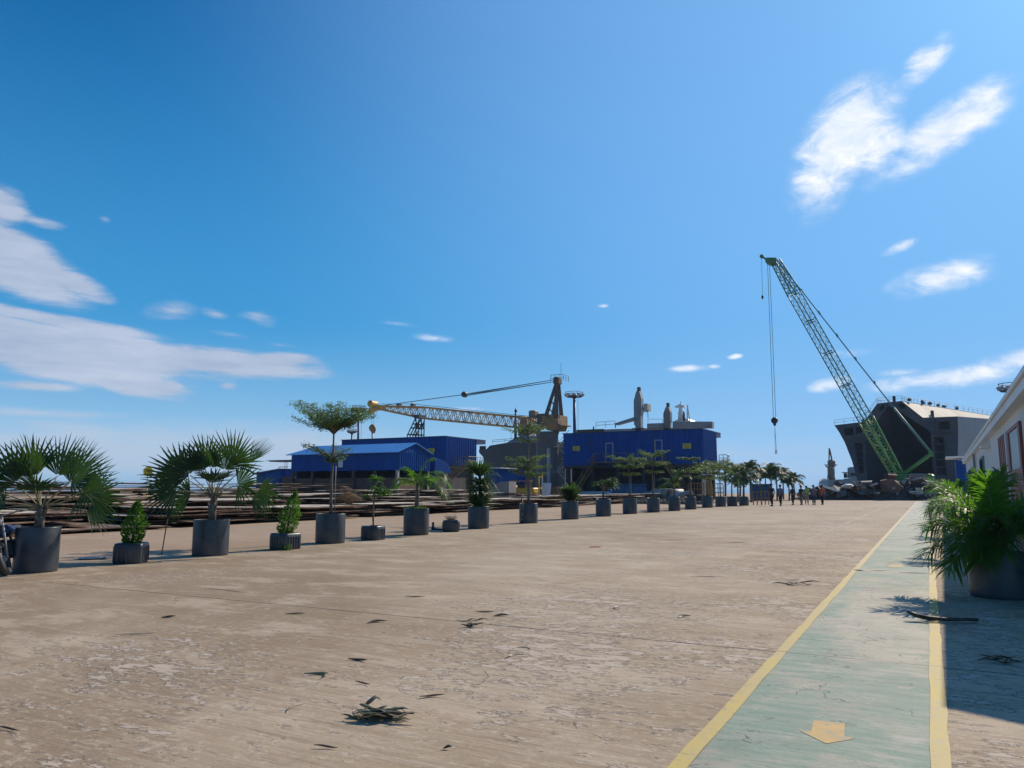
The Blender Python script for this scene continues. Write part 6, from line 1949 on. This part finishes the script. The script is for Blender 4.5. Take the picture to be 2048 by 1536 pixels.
# yellow loader
def loader():
    yv = 76.0
    pp = lambda px, py, dy=0: A(px, py, yv + dy)
    g = pp(1050, 985)
    q = thing('forklift', 'yellow forklift parked behind the stacks beside the tallest tiered tree', 'forklift', (g.x, yv, 0))
    m_ = (pp(1050, 980) - pp(1049, 980)).length
    b = MB(); b.box((pp(1048, 973).x, yv, 1.15), (50 * m_, 1.5, .75), 0, 0, None, .1); b.box((pp(1026, 970).x, yv, 1.3), (9 * m_, 1.4, 1.1), 0, 0, None, .15); b.build('body', M_YEL, q, True)
    b = MB()
    for (px) in (1032, 1062):
        for dy in (-.75, .75):
            b.lathe([(.0001, -.18), (.42, -.18), (.5, -.1), (.5, .1), (.42, .18), (.0001, .18)], 18, (pp(px, 980).x, yv + dy, .5), 0, True, Matrix.Rotation(R(90), 3, 'X'))
    b.build('wheel', M_BLK, q, True)
    b = MB()
    for px in (1034, 1056):
        for dy in (-.6, .6): b.bar((pp(px, 970).x, yv + dy, 1.3), (pp(px, 970).x, yv + dy, 2.25), .05)
    b.box((pp(1042, 963).x, yv, 2.28), (36 * m_, 1.4, .1)); b.build('cab_frame', M_YELD, q, True)
    b = MB(); b.box((pp(1045, 973).x, yv, 1.75), (14 * m_, 1.0, .6), 0, 0, None, .1); b.build('seat', M_BLK, q, True)
    b = MB()
    for dy in (-.4, .4): b.box((pp(1081, 970).x, yv + dy, 1.5), (.12, .14, 2.7))
    for z in (.6, 1.5, 2.7): b.box((pp(1081, 970).x, yv, z), (.1, .8, .12))
    b.build('mast', M_YEL, q, True)
    b = MB(); 
    for dy in (-.3, .3): b.box((pp(1086, 980).x, yv + dy, .35), (1.1, .12, .06))
    b.build('fork', M_BLK, q, True)
    a_ = pp(1093, 970); q2 = thing('pipe_rack', 'white slatted rack standing in front of the forklift mast', 'rack', (a_.x, yv, 0))
    b = MB()
    for k in range(6): b.box((pp(1087 + 2.6 * k, 972).x, yv, 1.35), (.10, .05, 1.3), 0, 0, Matrix.Rotation(R(8), 3, 'Y'))
    for z in (.75, 2.0): b.box((a_.x, yv + .05, z), (15 * m_, .05, .12))
    b.bar((pp(1085, 960).x, yv, 0), (pp(1085, 955).x, yv, 2.6), .06); b.bar((pp(1100, 960).x, yv, 0), (pp(1100, 955).x, yv, .8), .06); b.build('slats', mat('pale_blue_white', (.5, .56, .66), (.56, .62, .7), 1, .5), q2, True)
loader()
# yellow frames behind the bush
a, c_ = A(1104, 977, 80), A(1134, 977, 80)
q = thing('yellow_frame', 'low yellow steel frame rack behind the bushy sword-leaved plant', 'rack', ((a.x + c_.x) / 2, 80, 0))
b = MB()
for k in range(6):
    x = lerp(a.x, c_.x, k / 5); b.bar((x, 80, 0), (x, 80, 1.55), .05); b.bar((x, 81.4, 0), (x, 81.4, 1.55), .05)
for z in (.3, .9, 1.55):
    for yy in (80, 81.4): b.bar((a.x, yy, z), (c_.x, yy, z), .05)
b.build('frame', M_YELD, q, True)
# pipes and tanks
def pipe(px, py, y, ln, r, ang, label, m_, cat='pipe', z=None, tilt=0.0, group=None):
    c_ = A(px, py, y)
    if z is None: z = r
    b = MB(); d = Vector((math.cos(ang), math.sin(ang), 0))
    Mx = Matrix.Rotation(ang, 3, 'Z') @ Matrix.Rotation(R(90) - tilt, 3, 'Y')
    b.lathe([(r * .9, -ln / 2), (r, -ln / 2), (r, ln / 2), (r * .9, ln / 2), (r * .9, -ln / 2)], 22, (0, 0, 0), 0, True, Mx)
    b.f = [f for f in b.f if len(f) == 4]; b.mi = b.mi[:len(b.f)]; b.sm = [True] * len(b.f)
    o = b.build('large_pipe', m_); o.location = (c_.x, y, z + ln / 2 * abs(math.sin(tilt)))
    tag(o, label, cat, group)
M_PW = mat('white_pipe_coating', (.34, .33, .32), (.44, .43, .41), .8, .6, c3=(.3, .26, .22))
PG = 'large pipes lying before the large blue building'
pipe(1174, 980, 90, 2.2, .55, R(-20), 'short grey pipe with a dark open end next to the stair foot', M_GREY, group=PG)
pipe(1195, 982, 89, 3.4, .55, R(15), 'pale grey pipe lying behind the crooked shrub', M_PW, group=PG)
pipe(1200, 986, 86, 3.0, .28, R(25), 'thin brown pipe lying in front of the pale grey pipe', M_RUST, group=PG)
pipe(1297, 983, 90, 2.0, .55, R(-40), 'dull grey pipe section between the two umbrella trees', M_GREY, group=PG)
pipe(1325, 982, 88, 3.0, .72, R(-35), 'largest white pipe with its dark open mouth towards the yard', M_PW, group=PG)
pipe(1349, 980, 91, 2.0, .7, R(30), 'white pipe section behind the small feather palm', M_PW, group=PG)
pipe(1362, 984, 86, 3.2, .35, R(-30), 'white pipe sloping beside the small feather palm', M_PW, group=PG, z=.45, tilt=R(9))
pipe(1395, 989, 84, 2.6, .4, R(15), 'dark pipe lying behind the two-tiered umbrella tree', M_RUST, group=PG)
pipe(1276, 986, 88, 1.4, .3, R(10), 'small white pipe stub beside the blue tank', M_PW, group=PG)
a = A(1254, 975, 91)
q = thing('blue_tank', 'long blue skip tank below the stair platform', 'tank', (a.x, 91, 0))
b = MB(); b.box((a.x, 91, 1.0), (4.6, 1.8, 1.8), 0, 0, None, .15); b.build('tank', mat('mid_blue_paint', (.02, .09, .20), (.03, .12, .25), .8, .5), q, True)
b = MB()
for k in range(5): b.box((a.x - 2 + k, 90.05, 1.0), (.1, .1, 1.6))
b.box((a.x, 91, 1.96), (4.8, 2.0, .1)); b.build('rib', mat('mid_blue_paint', (0, 0, 0)), q, True)
# long low steel beams and kerb stones behind the row
for (pa_, pb_2, py, y, h_, lab, m_) in [(1160, 1310, 992, 78, .30, 'long grey steel girder lying behind the crooked shrub', mat('girder_grey', (.16, .155, .15), (.22, .21, .2), .6, .8)),
                                    (1190, 1330, 997, 74, .22, 'long pale steel girder lying in front of the grey girder', mat('girder_pale', (.24, .235, .225), (.30, .29, .27), .6, .8))]:
    a, c_ = A(pa_, py, y), A(pb_2, py, y)
    b = MB()
    for dz in (0, h_): b.box(((a.x + c_.x) / 2, y, .18 + dz), (c_.x - a.x, .34, .04))
    b.box(((a.x + c_.x) / 2, y, .18 + h_ / 2), (c_.x - a.x, .04, h_ - .05))
    for k in range(5): b.box((lerp(a.x, c_.x, (k + .5) / 5), y, .078), (.2, .5, .155))
    tag(b.build('steel_girder', m_), lab, 'girder')
for k in range(22):
    px = 1252 + 7.6 * k
    y = 70.5 + .02 * k
    a = A(px, 1004, y)
    b = MB(); b.box((0, 0, .16), (.34, .3, .32), 0, 0, None, .05); b.box((0, -.14, .16), (.16, .04, .16))
    o = b.build('concrete_block', mat('brown_block', (.18, .13, .085), (.26, .19, .13), 3, .9, vary=.3)); o.location = (a.x, y, 0)
    tag(o, 'small brown block in the low line behind the farther pots', 'block', 'brown blocks lined up behind the farther pots')
# yellow guard rails
def guard(pxa, pxb, y, h_, label, m_=M_YEL, n=5, mids=3):
    a, c_ = A(pxa, 990, y), A(pxb, 990, y)
    q = thing('guard_rail', label, 'guard rail', ((a.x + c_.x) / 2, y, 0))
    b = MB(); rails(b, [(a.x, y, 0), (c_.x, y, 0)], h_, .045, (c_.x - a.x) / n, mids); b.build('rail', m_, q, True)
guard(1377, 1408, 94, 2.1, 'pale yellow guard rail under the blue building corner', M_YELD)
guard(1416, 1447, 90, 2.0, 'yellow guard rail before the end trees', M_YELD, 4, 4)
guard(1506, 1522, 72, 1.15, 'yellow barrier at the end of the planters, nearer the pots', M_YELD, 3, 2)
guard(1523, 1537, 72.5, 1.2, 'yellow barrier at the end of the planters, nearer the people', M_YELD, 3, 2)
g = A(1420, 990, 88)
q = thing('valve_post', 'yellow post with a white lamp head before the blue building corner', 'post', (g.x, 88, 0))
b = MB(); b.lathe([(.35, 0), (.3, 1.2), (.2, 2.4), (.2, 3.0)], 10, (g.x, 88, 0)); b.build('post', M_YELD, q, True)
b = MB(); b.lathe([(.2, 3.0), (.26, 3.1), (.24, 4.0), (.1, 4.2)], 10, (g.x, 88, 0)); b.box((g.x, 88, 3.0), (1.6, .1, .08)); b.build('lamp_head', M_WHITE, q, True)
g = A(1521, 975, 100)
q = thing('blue_bin', 'blue skip bin behind the yellow barriers', 'bin', (g.x, 100, 0))
b = MB(); b.box((g.x, 100, .95), (2.4, 1.6, 1.9), 0, 0, None, .1); b.box((g.x, 100, 1.95), (2.6, 1.8, .12)); b.build('bin', mat('mid_blue_paint', (0, 0, 0)), q, True)

# palms beyond the end of the row
for k, (px, top, f, n, lab) in enumerate([(1500, 940, 82, 15, 'tallest palm beyond the end of the planters'), (1519, 950, 95, 13, 'palm just behind the yellow barriers'), (1530, 949, 100, 12, 'slim palm behind the barriers, next to the twin palms'),
                                    (1541, 945, 92, 14, 'palm above the dark-clothed walker'), (1552, 948, 98, 13, 'palm above the blue-shirted walker'), (1565, 953, 104, 12, 'short-crowned palm in the gap between the walkers'), (1577, 966, 94, 13, 'low palm above the walker in navy'), (1587, 959, 100, 13, 'last palm before the open sky by the crane hook'),
                                    (1474, 950, 84, 13, 'palm rising behind the last potted trees')]):
    a = AF(px, top, f)
    q = thing('palm_tree', lab, 'palm tree', (a.x, a.y, 0), 0, 'palms beyond the end of the planter row')
    small_palm(q, a.z, n, 1.55, 1.9, .62, .05, 0.0, .11)
# leafy tree clump next to the building corner
for (px, top, f, w, lab) in [(1448, 925, 86, 1.9, 'bushy tree beside the blue building corner'), (1478, 950, 90, 1.3, 'small bushy tree behind the end pots')]:
    a = AF(px, top, f)
    q = thing('bushy_tree', lab, 'tree', (a.x, a.y, 0))
    b = MB(); b.tube([(0, 0, 0), (.1, 0, a.z * .5), (0, .1, a.z * .8)], [.13, .1, .05], 7)
    for k in range(6):
        t_ = rdir(.4); b.tube([(.05, .05, a.z * .5), t_ * w * .7 + Vector((0, 0, a.z * .72))], [.05, .015], 5)
    b.build('trunk', M_BARK, q)
    b = MB()
    for k in range(26):
        d = rdir(1); c_ = Vector((d.x * w * rv(.3, .9), d.y * w * rv(.3, .9), a.z * .74 + d.z * a.z * .24))
        for _ in range(46): leaf_quad(b, c_ + rdir() * rv(0, .5) * w * .45, rdir(), rdir(), rv(.14, .24), .06)
    b.build('crown', M_UMB, q)

# ------------------------------------------------------------------ people
def skin_mesh(name, joints, bones, m_, parent, root_i=0, sub=1):
    me = bpy.data.meshes.new(name)
    me.from_pydata([j[0] for j in joints], bones, [])
    me.materials.append(m_)
    o = bpy.data.objects.new(name, me); COL.objects.link(o); o.parent = parent
    md = o.modifiers.new('skin', 'SKIN')
    for i, j in enumerate(joints):
        me.skin_vertices[0].data[i].radius = (j[1], j[1] if len(j) < 3 else j[2])
    me.skin_vertices[0].data[root_i].use_root = True
    md.use_smooth_shade = True
    sb = o.modifiers.new('sub', 'SUBSURF'); sb.levels = sub; sb.render_levels = sub
    return o
def person(px, py, face_deg, label, top_m, leg_m, stride, arm, hat=None, h=1.72):
    g = G(px, py); g.z = 0
    root = thing('person', label, 'person', g, R(face_deg), 'people walking in the yard')
    k = h / 1.75
    V = lambda x, y, z: (x * k, y * k, z * k)
    s = stride
    knL, knR = (-.10, .05 + s * .16, .50), (.10, .05 - s * .12, .49)
    anL, anR = (-.10, s * .26, .09), (.10, -s * .30, .09 + .05 * abs(s))
    toL, toR = (-.12, s * .26 + .17, .04), (.12, -s * .30 + .15, .03 + .03 * abs(s))
    J = [(V(0, 0, .97), .125, .095), (V(0, .01, 1.15), .13, .10), (V(0, 0, 1.36), .15, .105), (V(0, -.005, 1.49), .065), (V(0, .01, 1.57), .058), (V(0, .02, 1.66), .085, .095), (V(0, .015, 1.73), .07, .08),
         (V(-.18, 0, 1.40), .058), (V(-.235, -.02 - arm * .1, 1.13), .045), (V(-.22, .06 + arm * -.12, .89), .032),
         (V(.18, 0, 1.40), .058), (V(.235, -.02 + arm * .1, 1.13), .045), (V(.22, .06 + arm * .12, .89), .032),
         (V(-.095, 0, .88), .09), (V(*knL), .062), (V(*anL), .042), (V(*toL), .036), (V(.095, 0, .88), .09), (V(*knR), .062), (V(*anR), .042), (V(*toR), .036),
         (V(-.22, .08 - arm * .12, .80), .034, .018), (V(.22, .08 + arm * .12, .80), .034, .018)]
    E = [(0, 1), (1, 2), (2, 3), (3, 4), (4, 5), (5, 6), (2, 7), (7, 8), (8, 9), (9, 21), (2, 10), (10, 11), (11, 12), (12, 22), (0, 13), (13, 14), (14, 15), (15, 16), (0, 17), (17, 18), (18, 19), (19, 20)]
    base = len(J)
    for si, hx, sgn in ((21, -.22, -1), (22, .22, 1)):
        hy = .08 + sgn * arm * .12
        for f_ in range(4):
            o_ = (f_ - 1.5) * .017
            J.append((V(hx + sgn * .004, hy + .004 + o_, .755), .009)); E.append((si, len(J) - 1))
            J.append((V(hx - sgn * .006, hy + .012 + o_, .72 - .008 * (f_ in (1, 2))), .0075)); E.append((len(J) - 2, len(J) - 1))
        J.append((V(hx - sgn * .012, hy + .045, .79), .010)); E.append((si, len(J) - 1))
        J.append((V(hx - sgn * .016, hy + .058, .76), .008)); E.append((len(J) - 2, len(J) - 1))
    body = skin_mesh('body', J, E, M_SKIN, root)
    # face
    b = MB()
    b.box(V(0, .118, 1.655), (.022, .03, .04), 0, 0, None, .006); 
    for sx in (-1, 1): b.box(V(sx * .088, .02, 1.655), (.015, .035, .055), 0, 0, None, .005)
    b.box(V(0, .103, 1.612), (.045, .012, .010), 0, 0, None, .003)
    b.build('face_features', M_SKIN, root)
    b = MB()
    for sx in (-1, 1): b.lathe([(.0001, -.009), (.009, 0), (.0001, .009)], 8, V(sx * .034, .103, 1.675))
    b.build('eyes', M_HAIR, root)
    JT = [(V(0, 0, .93), .14, .11), (V(0, .01, 1.15), .142, .112), (V(0, 0, 1.36), .162, .118), (V(0, -.005, 1.46), .085), (V(-.18, 0, 1.405), .072), (V(-.222, -.015 - arm * .06, 1.2), .062), (V(.18, 0, 1.405), .072), (V(.222, -.015 + arm * .06, 1.2), .062), (V(0, 0, .84), .145, .115)]
    skin_mesh('shirt', JT, [(0, 1), (1, 2), (2, 3), (2, 4), (4, 5), (2, 6), (6, 7), (0, 8)], top_m, root)
    JL = [(V(0, 0, .95), .132, .105), (V(-.095, 0, .86), .102), (V(*knL), .08), (V(anL[0], anL[1], anL[2] + .03), .066), (V(.095, 0, .86), .102), (V(*knR), .08), (V(anR[0], anR[1], anR[2] + .03), .066)]
    skin_mesh('trousers', JL, [(0, 1), (1, 2), (2, 3), (0, 4), (4, 5), (5, 6)], leg_m, root)
    for (an, to) in ((anL, toL), (anR, toR)):
        b = MB(); c_ = Vector(V(*an)).lerp(Vector(V(*to)), .4); c_.z = (an[2] - .045) * k
        b.box(c_, (.10, .27, .09), 0, 0, None, .03); b.build('shoe', M_BLK, root)
    b = MB()
    if hat:
        b.lathe([(.125, -.01), (.118, .03), (.10, .09), (.06, .125), (.0001, .135)], 16, V(0, .018, 1.69)); b.lathe([(.14, -.015), (.15, -.008), (.12, 0)], 16, V(0, .03, 1.69)); b.build('hat', hat, root)
    else:
        b.lathe([(.092, -.07), (.105, -.02), (.104, .04), (.085, .085), (.045, .11), (.0001, .115)], 14, V(0, .0, 1.69)); b.build('hair', M_HAIR, root)
cl = lambda n, c_: mat('cloth_' + n, c_, tuple(x * .8 for x in c_), 9, .9)
dk1, dk2, nav = cl('black', (.02, .022, .026)), cl('charcoal', (.035, .036, .04)), cl('navy', (.02, .025, .05))
person(1544.5, 1012.5, 150, 'person in dark clothes and a wide cap, nearest the yellow barriers', dk1, dk2, .35, .4, dk1, 1.80)
person(1562, 1012, 165, 'person in a blue striped shirt and dark trousers', cl('blue', (.13, .20, .38)), dk1, .7, -.6, None, 1.74)
person(1586.5, 1009.6, 150, 'person in a navy top and navy trousers walking alone in the middle', nav, nav, .4, .5, None, 1.66)
person(1603.5, 1009.6, 150, 'person in a black top and beige grey trousers', dk1, cl('grey_beige', (.24, .20, .17)), .3, .3, None, 1.68)
person(1614, 1009.2, 190, 'person in a lime green shirt and beige trousers', cl('lime', (.28, .60, .10)), cl('beige', (.34, .30, .25)), .8, .5, None, 1.66)
person(1628.5, 1009.8, 170, 'person in a mauve grey shirt and dark trousers', cl('mauve', (.17, .14, .22)), nav, .25, .3, cl('mauve_cap', (.12, .11, .17)), 1.70)
person(1645.5, 1009.6, 160, 'person in an orange red vest nearest the scrap heap', cl('orange', (.62, .13, .05)), dk1, .5, -.5, dk2, 1.72)

# ------------------------------------------------------------------ litter on the concrete
def leaf_strip(c_, ln, wd, ang, curl, m_, name, label, lift=.02, group=None, cat='dry leaf'):
    b = MB(); n = 9
    d = Vector((math.cos(ang), math.sin(ang), 0)); sd = Vector((-d.y, d.x, 0))
    P, W = [], []
    for i in range(n + 1):
        q = i / n
        P.append(d * (ln * (q - .5)) + sd * (curl * ln * .5 * math.sin(q * 3.1)) + Vector((0, 0, .010 + lift * .5 * (1 + math.sin(q * 5 + curl * 9)) + curl * .05 * max(0, q - .8))))
        W.append(wd * math.sin(math.pi * min(1, .08 + q * .9)) + .001)
    strip(b, P, W, sd + Vector((0, 0, .25)), 0, .35)
    o = b.build(name, m_); o.location = (c_.x, c_.y, 0)
    tag(o, label, cat, group)
LG = 'dead leaves scattered on the concrete'
LEAVES = [(715, 1323, .20, .022, -25, .3, M_DRYD, 'broad dark dead leaf nearest the large leaf pile, above it'), (725, 1370, .17, .010, -35, .2, M_DRYD, 'thin dark dead leaf just above the large leaf pile'),
          (865, 1396, .19, .014, 15, .3, M_DRYD, 'dark dead leaf beside the large leaf pile'), (652, 1498, .15, .009, -12, .1, M_DRYD, 'dark twig-like leaf at the bottom of the yard below the leaf pile'),
          (590, 1230, .26, .02, -15, .4, M_DRYD, 'curled dark leaf lying along the concrete joint'), (755, 1246, .22, .03, 20, .5, M_DRYD, 'small dark leaf just below the concrete joint'),
          (337, 1236, .16, .03, 10, .4, M_DRYD, 'small dark dead leaf alone on the bare concrete'), (272, 1271, .38, .012, 15, .2, M_DRY, 'long thin dry twig leaf on the bare concrete'),
          (830, 1195, .28, .018, 5, .2, M_DRYD, 'thin dark leaf above the concrete joint'), (970, 1226, .24, .018, -15, .3, M_DRYD, 'dark leaf just above the dark leaf clump'), (1003, 1233, .18, .03, 0, .5, M_DRYD, 'curled dark leaf beside the dark leaf clump'),
          (1250, 1217, .3, .012, 60, .9, M_DRY, 'hooked thin stalk on the concrete'), (1370, 1235, .16, .03, 20, .5, M_DRYD, 'tiny dark leaf near the pale flaked patch'), (1048, 1301, .15, .012, -40, .8, M_DRY, 'short curled pale stalk, upper of a pair'),
          (1036, 1316, .22, .010, 25, .9, M_DRY, 'bent pale stalk, lower of a pair'), (625, 1355, .22, .028, -40, 1.0, M_DRYG, 'crumpled green grey leaf left of the thin leaf'), (1410, 1155, .5, .012, 0, .2, M_DRYD, 'long dark leaf sliver far along the concrete'),
          (1716, 1143, .28, .03, 0, .6, M_DRYD, 'small dark leaf on the walkway line'), (1752, 1143, .5, .012, 5, .2, M_DRYD, 'thin dark leaf lying across the walkway'), (1830, 1148, .5, .012, -30, .3, M_DRYD, 'thin dark leaf by the palm side of the walkway'),
          (450, 1183, .95, .008, -30, .05, M_DRYD, 'long straight dark stick on the concrete'), (1470, 1086, .6, .02, 0, .3, M_DRYD, 'dark leaf near the far concrete joint'), (895, 1500, .05, .015, 0, .5, M_DRYD, 'dark speck of leaf low on the concrete'), (595, 1420, .14, .006, 60, .9, M_DRY, 'tiny hooked dry stalk below the green grey leaf'),
          (15, 1462, .22, .008, -20, .1, M_DRYD, 'thin dark twig at the edge of the concrete'), (1190, 1095, .35, .05, 10, .2, mat('red_scrap', (.35, .05, .04), (.28, .04, .03), 8, .7), 'small red scrap lying on the concrete')]
for (px, py, ln, wd, ang, curl, m_, lab) in LEAVES:
    leaf_strip(G(px, py), ln, wd, R(YAW + ang), curl, m_, 'dead_leaf', lab, .008, LG)
def leaf_pile(px, py, n, rx, ry, ln, label, mats_, lift=.05, seed=3):
    r_ = random.Random(seed)
    g = G(px, py)
    root = thing('leaf_pile', label, 'leaf pile', (g.x, g.y, 0))
    for k in range(n):
        b = MB(); a = R(YAW) + r_.gauss(0, .38) + (math.pi if r_.random() < .5 else 0)
        d = Vector((math.cos(a), math.sin(a), 0)); sd = Vector((-d.y, d.x, 0))
        c_ = IMR * r_.gauss(0, rx) + IMF * r_.gauss(0, ry)
        l_ = ln * r_.uniform(.5, 1.1); z = r_.uniform(.005, lift); cv = r_.uniform(-.6, .6)
        P, W = [], []
        for i in range(9):
            q = i / 8
            P.append(c_ + d * l_ * (q - .5) + sd * cv * l_ * .35 * math.sin(q * 3.14) + Vector((0, 0, z + .010 * math.sin(q * 5 + k) + .006)))
            W.append(.013 * math.sin(math.pi * min(1, .1 + q * .88)) + .001)
        for i, q in enumerate(P): q.z = max(.006, q.z)
        strip(b, P, W, sd + Vector((0, 0, r_.uniform(-.8, .8))), 0, .5)
        b.build('leaf', mats_[k % len(mats_)], root)
leaf_pile(766, 1436, 38, .08, .06, .24, 'large pile of dry grey green leaf strips on the open concrete', [M_DRYG, M_DRYD, M_DRYG, M_DRY], .045, 3)
q = thing('palm_sheath', 'upright curled pale leaf sheath sticking out of the large leaf pile', 'dry leaf', G(745, 1418))
b = MB(); pts = [-IMR * .05 + Vector((0, 0, .02)), -IMR * .03 + Vector((0, 0, .04)), IMR * -.01 + Vector((0, 0, .055)), IMR * .015 + IMF * .01 + Vector((0, 0, .075)), IMR * .02 + IMF * .03 + Vector((0, 0, .07)), IMR * .05 + IMF * .04 + Vector((0, 0, .05))]
b.tube(pts, [.008, .014, .014, .012, .010, .003], 7); b.build('sheath', M_DRY, q)
leaf_pile(955, 1253, 9, .09, .04, .2, 'small dark clump of leaves crossing the concrete joint', [M_DRYD, M_DRYD, M_DRY], .07, 4)
leaf_pile(1586, 1170, 8, .10, .06, .28, 'dark leaf clump between the flaked concrete and the walkway', [M_DRYD], .06, 5)
leaf_pile(1998, 1324, 10, .07, .05, .2, 'dark leaf clump in the shade in front of the largest palm', [M_DRYD], .05, 6)
g = G(1895, 1246)
q = thing('fallen_frond', 'dark fallen palm frond base across the walkway edge', 'palm frond', g)
b = MB()
pts = [-IMR * .36 + Vector((0, 0, .10)) + IMF * .14, -IMR * .31 + Vector((0, 0, .07)) + IMF * .07, -IMR * .2 + Vector((0, 0, .05)) + IMF * .01, Vector((0, 0, .04)) - IMF * .02, IMR * .2 + Vector((0, 0, .035)) - IMF * .01, IMR * .34 + Vector((0, 0, .03)) + IMF * .02]
b.tube(pts, [.012, .022, .026, .019, .011, .02], 8)
pts2 = [p_ + IMF * .09 * math.sin(k / 5 * 3.14) for k, p_ in enumerate(pts)]
b.tube(pts2, [.016, .018, .018, .014, .012, .02], 6); b.build('stalk', M_DRYD, q)

# ------------------------------------------------------------------ haze
hm = bpy.data.materials.new('pale_haze')
hm.use_nodes = True
hn, hl = hm.node_tree.nodes, hm.node_tree.links
hn.remove(hn['Principled BSDF'])
pv = hn.new('ShaderNodeVolumePrincipled')
pv.inputs['Color'].default_value = (0.50, 0.72, 1.0, 1)
pv.inputs['Density'].default_value = 0.00016
pv.inputs['Anisotropy'].default_value = 0.2
hl.new(pv.outputs[0], hn['Material Output'].inputs['Volume'])
b = MB(); b.box((0, 4600, 19.5), (20000, 10200, 47))
tag(b.build('haze', hm), 'thin pale haze over the yard', kind='stuff')
